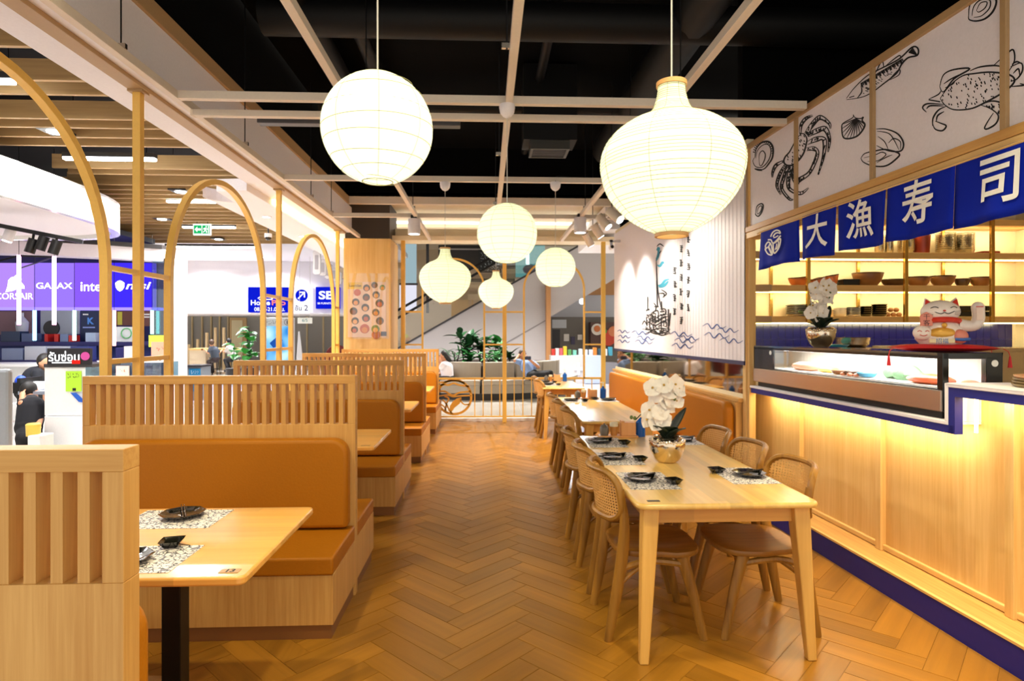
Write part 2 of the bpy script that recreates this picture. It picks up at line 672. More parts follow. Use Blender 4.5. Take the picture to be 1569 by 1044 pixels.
# ---- suspended cream grid
grid = thing('ceiling_grid', 'cream square-tube grid hanging below the black ceiling', 'ceiling grid', (0, 0, 3.15))
for X in (-2.13, -0.97, 0.16, 1.31):
    MB().box(X - 0.025, X + 0.025, 1.2, 10.45, 0, 0.055).build('beam', M['beam'], grid, bev=0.002)
for Y in (2.12, 4.22, 6.38, 8.36):
    MB().box(-2.13, 2.42 - 0.0307 * Y, Y - 0.025, Y + 0.025, 0.002, 0.057).build('cross_beam', M['beam'], grid, bev=0.002)
for X, Y in ((-2.13, 3.6), (-2.13, 5.4), (-2.13, 7.4), (-0.97, 4.9), (-0.97, 8.0), (0.12, 3.5), (0.12, 5.6), (0.12, 7.7), (1.31, 4.0), (1.31, 7.9), (1.55, 6.4), (-2.13, 8.36)):
    MB().cyl((X, Y, 0.05), (X, Y, 1.45), 0.005, n=6).build('hanger_rod', M['blackmetal'], grid)
    MB().box(X - 0.03, X + 0.03, Y - 0.012, Y + 0.012, 0.055, 0.085).build('clamp', M['steel'], grid)
tag(MB().box(-2.10, 2.25, 4.40, 4.45, 3.11, 3.155).box(-2.12, -2.10, 4.398, 4.452, 3.108, 3.157).build('track_rail', M['beam'], bev=0.002),
    'second cream bar running beside the nearest cross beam of the grid', 'rail')
tag(MB().box(-1.72, -0.2, 4.58, 4.66, 3.125, 3.19).build('air_duct_bar', plain('grey_bar', '#55555a', 0.4), bev=0.006),
    'dark grey metal bar hanging behind the double cream cross beam', 'bar')

# ---- pipes and ducts in the void
for i, (a, b, r) in enumerate((((-1.9, 5.2, 4.25), (5.0, 5.2, 4.25), 0.16), ((-1.6, 0.5, 4.35), (-1.6, 9.2, 4.35), 0.12), ((0.6, 0.5, 4.4), (0.6, 9.4, 4.4), 0.05),
                               ((-1.2, 0.5, 4.4), (-1.2, 9.2, 4.4), 0.07), ((-2.0, 7.3, 4.3), (5.2, 7.3, 4.3), 0.09), ((1.8, 1.0, 4.3), (1.8, 9.0, 4.3), 0.2))):
    tag(MB().cyl(a, b, r, n=14).build('ceiling_pipe', M['duct'], smooth=True),
        ('wide', 'thick', 'thin', 'slim', 'cross-running', 'broad')[i] + ' dark pipe in the black ceiling void', 'pipe')
v = thing('air_vent', 'square dark slatted air vent under the black ceiling', 'vent', (0.72, 6.9, 3.62))
MB().box(-0.3, 0.3, -0.2, 0.2, 0.10, 0.95).build('duct', M['duct'], v)
MB().box(-0.22, 0.22, -0.18, -0.15, 0, 0.1).box(-0.22, 0.22, 0.15, 0.18, 0, 0.1).box(-0.22, -0.19, -0.15, 0.15, 0, 0.1).box(0.19, 0.22, -0.15, 0.15, 0, 0.1).build('frame', plain('vent_frame', '#3a3a36', 0.5), v)
vs = MB().box(-0.19, 0.19, -0.008, 0.008, 0.01, 0.05).mesh('slat', M['darkgrey'])
for i in range(8):
    obj('slat', vs, v, (0, -0.13 + i * 0.037, 0))

# ---- right wall with the mural (counter frame)
wr = struct(MB().box(0.0, 0.06, 5.2, 9.93, 0, 1.0).box(0.035, 0.06, 5.2, 9.93, 1.0, 1.30).box(0.0, 0.06, 5.2, 9.93, 1.30, 3.26).build('wall_right', M['cream'], M=CM))
struct(MB().box(-0.06, 0.0, 5.25, 9.9, 0.93, 0.965).build('trim_4', M['oak_y'], M=CM, bev=0.004))
mir = thing('mirror_strip', 'bronze mirror strip between the bench and the fishing-boat mural', 'mirror', M=CM)
for y0, y1 in ((5.26, 7.55), (7.555, 9.85)):
    MB().box(0.012, 0.03, y0, y1, 0.97, 1.285).build('pane', M['mirror'], mir)
struct(MB().box(-0.012, 0.0, 5.2, 5.26, 0.0, 2.42).box(0, 0.06, 5.16, 5.2, 0.0, 3.2).build('trim_5', M['pale_z'], M=CM, bev=0.003))
# mural board: fluted plaster towards the near end
mu = thing('mural', 'white mural board with an ink fishing boat, waves and vertical writing', 'mural', M=CM)
mb = MB()
prof = [(9.93, -0.02), (7.0, -0.02)]
y = 7.0
fl_n = 22
for i in range(fl_n):
    w = (7.0 - 5.21) / fl_n
    prof += [(7.0 - w * (i + 0.08), -0.02), (7.0 - w * (i + 0.16), -0.0165), (7.0 - w * (i + 0.24), -0.02)]
prof += [(5.21, -0.02)]
ring0 = [(x, yy) for yy, x in prof]
vsA = [(x, yy, 1.30) for x, yy in ring0] + [(x, yy, 3.20) for x, yy in ring0]
nn = len(ring0)
mb.add(vsA, [(i, i + 1, nn + i + 1, nn + i) for i in range(nn - 1)])
mb.box(-0.012, -0.001, 5.21, 9.93, 1.30, 3.20)
mb.build('board', M['art'], mu)
MB().box(-0.026, 0.0, 5.21, 9.93, 1.265, 1.298).build('bottom_edge', plain('dark_blue_edge', '#33335e', 0.5), mu)


def mur(x, y):
    a, z = CP(x, y)
    return (-0.0235, a, z)


ink = MB()
S = lambda pts, w=1.2: ink.stroke(bez(pts, 5), w, mur)
# boat
for p in (((994, 486), (1006, 494), (1018, 488), (1028, 484)), ((993, 490), (1005, 499), (1018, 493), (1027, 489)), ((993, 486), (994, 500)), ((1027, 474), (1027, 508)),
          ((996, 508), (1010, 512), (1026, 508)), ((990, 512), (1003, 508), (1016, 514), (1030, 510)), ((1013, 474), (1022, 474), (1022, 482), (1012, 484)),
          ((1014, 478), (1021, 477)), ((1009, 430), (1010, 470)), ((1008, 395), (1010, 440), (1016, 474)), ((1016, 508), (1016, 486)), ((1020, 500), (1020, 494), (1024, 494), (1024, 500), (1020, 500)),
          ((995, 455), (995, 475)), ((992, 476), (998, 474)), ((1004, 464), (1008, 470), (1006, 478)), ((1012, 450), (1020, 450), (1020, 456)), ((1016, 444), (1024, 450), (1018, 456)),
          ((986, 498), (990, 492), (994, 500)), ((1000, 480), (1010, 476), (1012, 486)), ((1002, 484), (1003, 494)), ((1007, 484), (1007, 496)), ((1011, 483), (1012, 494)), ((1022, 484), (1023, 492)),
          ((1016, 462), (1017, 476)), ((1005, 470), (1012, 470)), ((998, 490), (998, 503)), ((1003, 497), (1004, 506)), ((1030, 480), (1028, 500)), ((1009, 378), (1014, 374), (1020, 378)),
          ((1008, 398), (1012, 390), (1016, 384)), ((986, 504), (1000, 506), (1014, 503), (1030, 505)), ((996, 510), (1004, 506), (1012, 511), (1022, 506), (1030, 512))):
    S(p, 1.9)
rr = random.Random(3)
for i in range(60):
    x0, y0 = rr.uniform(994, 1026), rr.uniform(480, 510)
    S(((x0, y0), (x0 + rr.uniform(-5, 5), y0 + rr.uniform(-3, 3)), (x0 + rr.uniform(-6, 6), y0 + rr.uniform(-4, 4))), 1.2)
ink.build('boat_drawing', M['ink'], mu)
# writing in columns
for cx_, y0, y1, st in ((1058, 362, 478, 21), (1047, 355, 505, 22), (1037, 410, 480, 21)):
    yy = y0
    while yy < y1:
        ink = MB()
        for q in range(4):
            a0, b0 = cx_ - 3.0 + rr.uniform(0, 1.5), yy + q * 2.8
            S(((a0, b0), (a0 + rr.uniform(2.5, 5), b0 + rr.uniform(-0.6, 1.6))), 1.6)
        S(((cx_ + rr.uniform(-2, 1.5), yy), (cx_ + rr.uniform(-1.5, 1.5), yy + 10)), 1.6)
        yy += st
        ink.build('character', M['ink'], mu)
for x0, y0, k in ((970, 510, 1.0), (978, 518, 1.0), (1030, 512, 1.2), (1036, 522, 1.2), (1044, 518, 1.1), (1080, 500, 1.3), (1082, 514, 1.4), (1102, 506, 1.2), (1106, 522, 1.3), (948, 508, 0.7), (949, 516, 0.7), (948, 523, 0.7), (975, 524, 1.0), (1032, 530, 1.2)):
    ink = MB()
    S(((x0, y0), (x0 + 6 * k, y0 - 3 * k), (x0 + 11 * k, y0 + 3 * k), (x0 + 17 * k, y0 - 2 * k), (x0 + 22 * k, y0 + 3 * k), (x0 + 28 * k, y0)), 1.7)
    ink.build('wave_drawing', M['inkblue'], mu)
ink = MB()
for p in (((1010, 406), (1014, 408), (1018, 402), (1020, 404)), ((1011, 438), (1017, 436), (1022, 430), (1028, 428)), ((1012, 440), (1020, 438), (1027, 431)), ((1009, 384), (1012, 380), (1011, 392)), ((1008, 400), (1011, 392), (1012, 384))):
    S(p, 4.0)
ink.build('flag_ink', M['inkteal'], mu)
# white ceiling strip and sloping soffit beyond the mural wall end
struct(MB().box(2.0, 3.4, 10.0, 13.0, 3.3, 3.7).build('soffit_right', M['white']))
# kitchen end wall and far side
struct(MB().box(2.35, 5.95, 6.45, 6.55, 0, 3.26).build('wall_kitchen', M['cream']))
struct(MB().box(2.56, 5.9, -0.4, 6.45, 3.17, 3.23).build('ceiling_kitchen', M['cream'], M=None))
struct(MB().box(5.9, 5.98, -0.4, 6.55, 0, 3.26).build('wall_kitchen_side', M['cream']))
struct(MB().box(2.38, 5.95, 0.2, 6.45, -0.12, -0.002).build('floor_kitchen', plain('kitchen_floor', '#8a7a66', 0.5)))
# cream column at the back left, oak clad
colm = struct(MB().box(-2.36, -1.62, 10.16, 10.95, 3.12, 3.9).build('column_core', plain('column_dark', '#3a3028', 0.6)))
cl = struct(MB().box(-2.38, -1.60, 10.14, 10.97, 0, 3.14).build('column_cladding', M['pale_z'], bev=0.004))

# ================================================================ SUSHI COUNTER SIDE (counter frame)
# ---- seafood art panels above the counter
fp = thing('seafood_panel', 'framed white boards with ink crabs, fish and shells above the counter', 'wall panel', M=CM)
y_lo, y_hi = 1.6, 5.22
div = [1.75, 2.659, 3.56, 4.414, 5.2]
for a, b in zip(div[:-1], div[1:]):
    MB().box(0.012, 0.03, a + 0.012, b - 0.012, 2.475, 3.165).build('board', M['art'], fp)
MB().box(-0.01, 0.05, y_lo, y_hi, 3.16, 3.205).build('top_rail', M['trimw'], fp, bev=0.003)
MB().box(-0.015, 0.055, y_lo, y_hi, 2.43, 2.478).build('bottom_rail', M['oak_y'], fp, bev=0.003)
for d_ in div:
    MB().box(-0.008, 0.045, d_ - 0.016, d_ + 0.016, 2.478, 3.16).build('divider', M['trimw'], fp, bev=0.003)
MB().box(0.06, 0.10, y_lo, y_hi, 2.43, 3.19).build('backing', M['cream'], fp)
MB().box(-0.01, 0.12, y_lo, y_hi, 2.375, 2.428).build('lintel', M['pale_y'], fp, bev=0.003)


def fsh(x, y):
    a, z = CP(x, y, 0.011)
    return (0.0105, a, z)


ink = MB()


def S(pts, w=1.6):
    ink.stroke(bez(pts, 5), w * 1.35, fsh)


def Q(scale, ox_, oy_, pts, w=1.6):
    S([(ox_ + x / scale, oy_ + y / scale) for x, y in pts], w)


def flush(name):
    global ink
    ink.build(name, M['ink'], fp)
    ink = MB()


def fillshape(outline, n=22, w=1.0, ang=60, rnd_=None):
    """short hatch marks inside an outline bounding region"""
    rr = rnd_ or random.Random(5)
    xs = [p[0] for p in outline]
    ys = [p[1] for p in outline]
    def inside(px, py):
        c = False
        j = len(outline) - 1
        for i in range(len(outline)):
            xi, yi = outline[i]
            xj, yj = outline[j]
            if (yi > py) != (yj > py) and px < (xj - xi) * (py - yi) / (yj - yi + 1e-9) + xi:
                c = not c
            j = i
        return c
    k = 0
    t = 0
    while k < n and t < 600:
        t += 1
        px, py = rr.uniform(min(xs), max(xs)), rr.uniform(min(ys), max(ys))
        if inside(px, py):
            l = rr.uniform(2, 4)
            dx, dy = math.cos(R(ang)) * l, math.sin(R(ang)) * l
            if inside(px + dx, py + dy):
                S(((px, py), (px + dx, py + dy)), w)
                k += 1


s5, o5x, o5y = 4.747, 1140, 150     # crop the left drawings were read from
A = lambda pts, w=1.6: Q(s5, o5x, o5y, pts, w)
# scallop, open shell
A(((80, 430), (90, 370), (130, 325), (180, 320), (210, 360), (208, 430), (180, 480), (140, 520), (80, 515)), 2.2)
A(((85, 440), (98, 385), (135, 345), (175, 340), (195, 375), (190, 430), (165, 475), (130, 505), (85, 500), (65, 460), (80, 430)), 1.3)
A(((110, 460), (112, 410), (135, 385), (155, 410), (150, 450), (130, 490), (115, 490), (110, 460)), 1.3)
A(((75, 515), (100, 525), (135, 530)), 1.6)
for i in range(16):
    a = R(190 + i * 11)
    A(((140 + 62 * math.cos(a), 410 + 80 * math.sin(a)), (140 + 76 * math.cos(a), 410 + 96 * math.sin(a))), 1.2)
flush('scallop_drawing')
# small ring shell
A(((85, 840), (95, 790), (125, 770), (140, 785), (130, 830), (105, 862), (85, 850), (85, 840)), 1.8)
A(((95, 835), (105, 800), (125, 785), (130, 800), (118, 832), (100, 845), (95, 835)), 1.2)
flush('ring_shell_drawing')
# snow crab: body, legs
body = [(395, 285), (415, 262), (440, 265), (458, 300), (450, 350), (435, 400), (410, 440), (385, 465), (350, 490), (310, 490), (290, 465), (300, 430), (330, 395), (355, 350), (375, 310)]
A(body + [body[0]], 2.2)
fillshape([(o5x + x / s5, o5y + y / s5) for x, y in body], 30, 1.2, 65)


def legs(spec):
    for pts in spec:
        m = len(pts)
        up, dn = [], []
        for i, (x, y, w) in enumerate(pts):
            a, b = pts[max(i - 1, 0)], pts[min(i + 1, m - 1)]
            dx, dy = b[0] - a[0], b[1] - a[1]
            k = math.hypot(dx, dy)
            up.append((x - dy / k * w, y + dx / k * w))
            dn.append((x + dy / k * w, y - dx / k * w))
        A(up, 1.8)
        A(dn, 1.4)
        out = [(o5x + x / s5, o5y + y / s5) for x, y in up + dn[::-1]]
        fillshape(out, 30, 1.4, random.Random(len(pts)).choice((35, 60, 110)), random.Random(int(pts[0][0])))
        for i in range(1, m - 1):
            A((up[i], dn[i]), 1.1)


legs([[(410, 262, 6), (415, 200, 8), (450, 150, 9), (500, 128, 4)], [(450, 265, 12), (500, 190, 14), (555, 142, 14), (620, 185, 8), (630, 225, 3)],
      [(460, 275, 10), (530, 240, 16), (590, 225, 16), (622, 300, 9), (612, 395, 3)], [(460, 330, 10), (530, 300, 16), (585, 305, 13), (580, 420, 8), (540, 560, 3)],
      [(455, 375, 10), (510, 370, 14), (535, 410, 10), (480, 540, 9), (400, 600, 14), (395, 630, 4)], [(290, 460, 6), (235, 490, 9), (210, 540, 6), (207, 580, 3)],
      [(300, 490, 8), (260, 560, 9), (240, 640, 7), (270, 705, 4)], [(320, 492, 9), (290, 580, 10), (275, 660, 8), (330, 735, 7), (360, 740, 3)],
      [(345, 490, 10), (325, 580, 12), (330, 660, 9), (410, 695, 10), (470, 655, 3)], [(365, 490, 8), (355, 560, 10), (370, 620, 6)]])
flush('snow_crab_drawing')
# scallop shell with ribs
A(((795, 122), (810, 145), (850, 150), (868, 140), (860, 165), (880, 195), (860, 240), (820, 280), (760, 297), (722, 285), (712, 220), (722, 185), (790, 145), (795, 122)), 2.0)
for x, y in ((880, 195), (872, 215), (862, 240), (842, 260), (820, 280), (796, 288), (772, 296), (748, 294), (724, 285), (716, 255), (712, 225), (722, 190)):
    A(((815, 150), ((815 + x) / 2 + 3, (150 + y) / 2), (x, y)), 1.2)
flush('ribbed_shell_drawing')
# clam pair across the divider
s6, o6x, o6y = 2.486, 1100, 0
B = lambda pts, w=1.6: Q(s6, o6x, o6y, pts, w)
B(((603, 492), (640, 492), (685, 510), (707, 545), (697, 575), (650, 575), (605, 555)), 2.0)
B(((606, 500), (650, 508), (672, 535), (690, 572)), 1.3)
B(((650, 545), (670, 528), (695, 540), (695, 570)), 1.3)
B(((610, 520), (635, 540), (650, 572)), 1.1)
B(((545, 603), (560, 585), (600, 575), (640, 570), (690, 585), (680, 605), (640, 632), (590, 632), (555, 618), (545, 603)), 2.0)
B(((556, 602), (600, 590), (625, 580), (640, 590), (610, 612), (570, 615)), 1.2)
B(((605, 620), (640, 600), (665, 590)), 1.1)
flush('clam_drawing')
# fish
B(((490, 375), (520, 335), (570, 288), (620, 262), (690, 225), (740, 180), (762, 185), (760, 210), (725, 220), (700, 245), (680, 280), (630, 320), (590, 350), (550, 370), (490, 380)), 2.0)
B(((530, 375), (548, 350), (545, 325)), 1.5)
B(((600, 280), (625, 232), (632, 258)), 1.5)
B(((640, 250), (690, 212), (696, 225)), 1.5)
B(((650, 305), (690, 265), (690, 285), (655, 305)), 1.3)
B(((500, 372), (520, 366)), 1.1)
for i in range(9):
    B(((727, 200), (744 + i * 2.2, 182 + i * 3.6)), 1.0)
for i in range(44):
    t = i / 44
    x, y = 545 + t * 160, 316 - t * 95
    B(((x, y), (x + 4, y + 14 + 6 * math.sin(i * 1.7))), 1.3)
fillshape([(o6x + x / s6, o6y + y / s6) for x, y in ((545, 345), (620, 290), (690, 245), (680, 275), (620, 320), (560, 365))], 26, 0.9, 20)
flush('fish_drawing')
# big crab
crab = [(847, 375), (880, 330), (930, 290), (980, 280), (1040, 275), (1110, 285), (1130, 310), (1090, 350), (1010, 395), (960, 415), (900, 418), (865, 400)]
B(crab + [crab[0]], 2.2)
fillshape([(o6x + x / s6, o6y + y / s6) for x, y in crab], 90, 1.3, 70)
B(((845, 330), (860, 285), (900, 265), (960, 262), (900, 300), (860, 350), (845, 330)), 2.0)
B(((860, 320), (890, 300), (930, 280)), 1.6)
B(((865, 335), (895, 320), (905, 305)), 1.4)
B(((803, 380), (847, 388)), 1.6)
B(((803, 378), (840, 360), (850, 345)), 1.5)
for pts in (((860, 398), (800, 395), (780, 410), (795, 428)), ((860, 404), (810, 403), (795, 415)), ((870, 405), (840, 420), (820, 450), (818, 480)), ((862, 425), (838, 440), (832, 462)),
            ((818, 470), (828, 492), (855, 498), (870, 480), (850, 470), (828, 462)), ((1000, 400), (1040, 415), (1068, 440), (1060, 470), (1030, 490), (1016, 488), (1030, 460), (1050, 430)),
            ((1010, 395), (1050, 385), (1090, 400), (1080, 440)), ((960, 270), (1000, 255), (1060, 250), (1100, 262)), ((1050, 250), (1100, 205), (1125, 190), (1130, 230), (1110, 270)),
            ((1115, 255), (1155, 240), (1160, 270), (1140, 300), (1115, 310)), ((1115, 330), (1165, 325), (1150, 318)), ((1125, 280), (1145, 262), (1150, 290)), ((1120, 245), (1140, 235), (1160, 245))):
    B(pts, 2.0)
fillshape([(o6x + x / s6, o6y + y / s6) for x, y in ((1005, 400), (1050, 388), (1088, 402), (1075, 435), (1040, 420))], 20, 1.4, 60)
flush('big_crab_drawing')
# oyster at the top
B(((955, 60), (960, 20), (985, -10), (1030, -20), (1060, 0), (1050, 40), (1020, 70), (985, 80), (958, 75), (955, 60)), 2.4)
B(((968, 60), (975, 25), (1000, 0), (1035, 0), (1035, 30), (1005, 60), (975, 66)), 1.6)
B(((985, 40), (1000, 12), (1025, 8), (1018, 30), (995, 46), (985, 40)), 1.4)
flush('oyster_drawing')

# ---- blue noren banner
nb = thing('noren_banner', 'blue cloth banner with white emblem and sushi lettering over the counter', 'banner', M=CM)
MB().cyl((-0.03, 1.8, 2.385), (-0.03, 4.95, 2.385), 0.008, n=8).build('rod', M['pale_y'], nb, smooth=True)
rot_c = (R(90), 0, R(-90))
pan = [(4.88, 4.31), (4.265, 3.862), (3.842, 3.395), (3.378, 2.896), (2.892, 2.37), (2.355, 1.85)]
zt, zb_ = 2.392, 2.07
for i, (a, b) in enumerate(pan):
    def cl_(u, v, a=a, b=b, i=i):
        y = a + (b - a) * u + (0.014 * v * math.sin(i * 2.1) + (0.03 * v if i == 0 and u < 0.01 else 0))
        x = -0.034 + v * (0.012 * math.sin(u * 7 + i * 1.9) + 0.008 * math.sin(u * 15 + i)) - 0.008 * v
        return (x, y, zt + (zb_ + 0.01 * math.sin(u * 3 + i) - zt) * v)
    o = MB().grid(cl_, 16, 8).build('cloth_panel', M['bluecloth'], nb, smooth=True)
    sm_ = o.modifiers.new('solid', 'SOLIDIFY')
    sm_.thickness = 0.002
    if i in (1, 2, 3, 4):
        ch = '大漁寿司'[i - 1]
        tm = text_mb(ch, 0.25, bold=0.003)
        yc, zc = (a + b) / 2, 2.235
        me = bpy.data.meshes.new('lettering')
        def X_(u, v_):
            uu = (yc - u - a) / (b - a)
            vv = (zc + v_ - zt) / (zb_ - zt)
            p = cl_(uu, max(min(vv, 1), 0))
            return (p[0] - 0.0095, p[1], p[2])
        me.from_pydata([X_(x, y) for x, y, z in tm.v], [], tm.f)
        me.materials.append(M['whiteprint'])
        obj('lettering', me, nb)
# emblem on the first cloth: two shells of stripes with a wave above
em = MB()
a, b = pan[0]


def E_(x, y):           # emblem drawn in the crop of the first panel, 1357 px across 130 px
    yy, zz = CP(1170 + x / 10.44, 320 + y / 10.44)
    return (-0.058, yy, zz)


SE = lambda pts, w=22: em.stroke(bez(pts, 6), w, E_, taper=False)
SE(((225, 450), (260, 380), (320, 345), (370, 360), (385, 395)))
SE(((265, 450), (300, 400), (345, 385), (385, 400)))
SE(((270, 465), (310, 455), (350, 430)), 18)
SE(((180, 500), (230, 500), (260, 550), (310, 520), (390, 430)))
SE(((155, 650), (140, 600), (170, 545), (205, 540), (240, 600), (250, 730), (190, 730), (150, 680), (140, 640), (190, 610), (215, 560)))
SE(((190, 610), (240, 720)), 30)
SE(((265, 560), (280, 710), (340, 660), (375, 580), (385, 480), (320, 530), (265, 560)))
SE(((300, 660), (320, 600), (325, 560)), 18)
SE(((320, 650), (350, 590), (355, 520)), 18)
em.build('emblem', M['whiteprint'], nb)

# ---- counter body
ct = thing('sushi_counter', 'pale wood sushi counter with blue kick board and stepped white top', 'counter', M=CM)
MB().box(0.0, 0.6, 1.6, 5.12, 0.0, 0.14).build('kick_board', M['blue'], ct)
MB().prism([(0.0, 0.14), (0.2, 0.14), (0.2, 0.174), (0.03, 0.152), (0.0, 0.152)], 1.6, 5.12, 'xz').build('kick_ledge', M['oak_y'], ct)
MB().box(-0.004, 0.018, 1.6, 5.12, 0.142, 0.155).build('kick_trim', M['pale_y'], ct)
MB().box(0.2, 0.6, 1.6, 5.6, 0.168, 1.06).build('carcass', M['pale_z'], ct)
MB().box(0.22, 0.6, 1.6, 3.0, 1.06, 1.255).build('carcass_upper', M['pale_z'], ct)
dv = [1.85, 2.79, 3.72, 4.65, 5.6]
for a, b in zip(dv[:-1], dv[1:]):
    MB().box(0.186, 0.2, a + 0.022, b - 0.022, 0.205, 1.05 if a > 2.9 else 1.25).build('front_panel', M['pale_z'], ct, bev=0.002)
for d_ in dv[:-1]:
    MB().box(0.150, 0.2, d_ - 0.026, d_ + 0.026, 0.168, 1.05 if d_ > 3.0 else 1.24).build('batten', M['pale_z'], ct, bev=0.003)
MB().box(0.165, 0.2, 1.6, 5.6, 0.174, 0.206).build('skirting', M['pale_y'], ct, bev=0.004)
MB().box(0.0, 0.6, 2.985, 5.15, 1.072, 1.092).box(0.065, 0.6, 5.15, 5.7, 1.072, 1.092).box(0.0, 0.6, 2.985, 3.005, 1.092, 1.287).box(0.0, 0.75, 1.6, 2.985, 1.267, 1.287).build('worktop', M['white'], ct, bev=0.003)
MB().box(0.006, 0.05, 2.955, 5.14, 1.03, 1.072).box(0.006, 0.05, 2.945, 2.985, 1.03, 1.267).box(0.006, 0.05, 1.6, 2.945, 1.222, 1.267).build('fascia', M['blue'], ct)
MB().box(0.08, 0.1, 3.02, 5.1, 1.045, 1.06).build('led_strip', M['led_warm'], ct)
MB().box(0.08, 0.1, 1.7, 2.92, 1.235, 1.25).build('led_strip', M['led_warm'], ct)
MB().box(0.10, 0.112, 2.922, 2.934, 1.04, 1.235).build('led_strip', M['led_warm'], ct)
# light the strips throw on the panels
for y0, y1, z in ((3.0, 5.1, 1.04), (1.7, 2.93, 1.23)):
    p = CM @ Vector((0.09, (y0 + y1) / 2, z))
    l = lamp('counter_led_light', 'AREA', p, 5.2 * (y1 - y0) / 2, (1, 0.84, 0.54), 0.03, size_y=(y1 - y0))
    l.rotation_euler = (0, R(-18), CA)

# ---- refrigerated display case
dc = thing('display_case', 'glass sushi display case with black frame on the counter', 'display case', M=CM)
x0, x1, y0, y1 = 0.03, 0.36, 3.05, 5.13
MB().box(x0 - 0.01, x1, y0, y1, 1.13, 1.245).build('steel_base', M['steel'], dc, bev=0.006)
MB().box(x0 + 0.02, x1 - 0.02, y0 + 0.03, y1 - 0.03, 1.092, 1.13).build('plinth', M['blackmetal'], dc)
MB().box(x0, x1, y0, y1, 1.425, 1.44).build('top_glass', plain('dark_top_glass', '#5a544c', 0.06, coat=0.6), dc)
MB().box(x0, x0 + 0.006, y0 + 0.03, y1 - 0.33, 1.25, 1.41).build('front_glass', M['clear'], dc)
MB().box(x0 + 0.03, x1 - 0.09, y0, y0 + 0.006, 1.25, 1.41).build('end_glass', M['clear'], dc)
fr = MB().box(x0 - 0.004, x0 + 0.02, y0, y1, 1.408, 1.426).box(x0 - 0.004, x0 + 0.02, y0, y1, 1.238, 1.252).box(x0 - 0.004, x0 + 0.03, y0 - 0.004, y0 + 0.035, 1.13, 1.44)
fr.box(x0, x1, y0 - 0.004, y0 + 0.02, 1.408, 1.44).box(x1 - 0.09, x1, y0 - 0.004, y0 + 0.03, 1.13, 1.44).build('frame', M['blackgloss'], dc, bev=0.002)
MB().box(x0 - 0.004, x0 + 0.01, y1 - 0.33, y1, 1.238, 1.43).build('end_panel', M['blackgloss'], dc)
for p_, ax in (((x0 - 0.006, y1 - 0.29, 1.385), 'x'), ((x1 - 0.045, y0 - 0.008, 1.385), 'y')):
    q_ = (p_[0] + 0.012, p_[1], p_[2]) if ax == 'x' else (p_[0], p_[1] + 0.012, p_[2])
    MB().cyl(p_, q_, 0.018, n=16).build('dial', M['whitegloss'], dc, smooth=True)
MB().box(x0 + 0.05, x0 + 0.08, y0 + 0.05, y1 - 0.4, 1.405, 1.42).build('light_tube', M['lamp_white'], dc)
MB().box(x1 - 0.02, x1, y0 + 0.03, y1, 1.245, 1.42).build('back_panel', plain('case_back', '#e8e6da', 0.35), dc)
MB().box(x0 + 0.02, x1 - 0.02, y0 + 0.03, y1 - 0.03, 1.245, 1.258).build('tray_floor', plain('ice_white', '#eef0ea', 0.4), dc)
p = CM @ Vector((0.16, 4.0, 1.40))
l = lamp('case_light', 'AREA', p, 4, (1, 0.97, 0.9), 0.05, size_y=1.7)
l.rotation_euler = (0, 0, CA)


def blob(name, label, cat, mat, loc, r, sc, wob=0.15, seed=1, group=None):
    rr = random.Random(seed)
    ph = [rr.uniform(0, 6) for _ in range(6)]
    mb = MB().ball((0, 0, 0), r, 18, 10, sc)
    mb.v = [(x * (1 + wob * math.sin(ph[0] + x * 40) * math.sin(ph[1] + y * 50)), y * (1 + wob * math.sin(ph[2] + x * 60)), max(z, -r * sc[2] * 0.75) * (1 + wob * math.sin(ph[3] + x * 55 + y * 45))) for x, y, z in mb.v]
    o = mb.build(name, mat, None, smooth=True, M=CM @ Matrix.Translation(loc))
    return tag(o, label, cat, group)


zt_ = 1.258
blob('salmon_fillet', 'orange salmon fillet lying at the near end of the display case', 'fish', plain('salmon', '#e8642a', 0.35, coat=0.4), (0.15, 3.28, zt_ + 0.025), 0.1, (0.7, 1.6, 0.3), 0.1, 1)
blob('salmon_slice', 'pale salmon piece behind the end glass of the display case', 'fish', plain('salmon_pale', '#e59a6a', 0.35), (0.25, 3.13, zt_ + 0.015), 0.05, (0.9, 0.9, 0.35), 0.1, 2)
blob('herb_pile', 'pile of green herbs inside the display case', 'herbs', plain('herb', '#6f9a74', 0.6, bump=0.9, bscale=140), (0.22, 3.56, zt_ + 0.035), 0.08, (0.75, 1.7, 0.5), 0.5, 3)
blob('fish_loaf', 'pale pink fish block at the far end of the display case', 'fish', plain('fish_pink', '#e2a488', 0.4), (0.16, 4.55, zt_ + 0.03), 0.11, (0.6, 1.5, 0.32), 0.1, 4)
blob('tamago_block', 'yellow omelette block in the display case', 'food', plain('tamago', '#e8c860', 0.45), (0.18, 4.28, zt_ + 0.02), 0.07, (0.8, 1.4, 0.35), 0.08, 5)
for i, (yy, c_, nm) in enumerate(((4.06, '#7a4a28', 'brown'), (3.92, '#15151a', 'black'), (3.78, '#2f9fc8', 'turquoise'))):
    o = MB().lathe([(0.012, 0.0), (0.045, 0.006), (0.062, 0.03), (0.058, 0.03), (0.04, 0.012), (0.0, 0.012)], 20).build('sauce_bowl', plain('bowl_' + nm, c_, 0.25), smooth=True, M=CM @ Matrix.Translation((0.12, yy, zt_)))
    tag(o, nm + ' bowl standing among the fish in the display case', 'bowl', 'bowls in the display case')
for i in range(5):
    blob('prawn_piece', 'small pink prawn piece beside the brown bowl in the case', 'food', plain('prawn', '#d98a6c', 0.4), (0.07 + 0.02 * (i % 2), 3.95 - 0.035 * i, zt_ + 0.012), 0.02, (0.9, 1.1, 0.6), 0.1, 10 + i, 'prawn pieces in the case')

# ---- orchids
flower_me = None


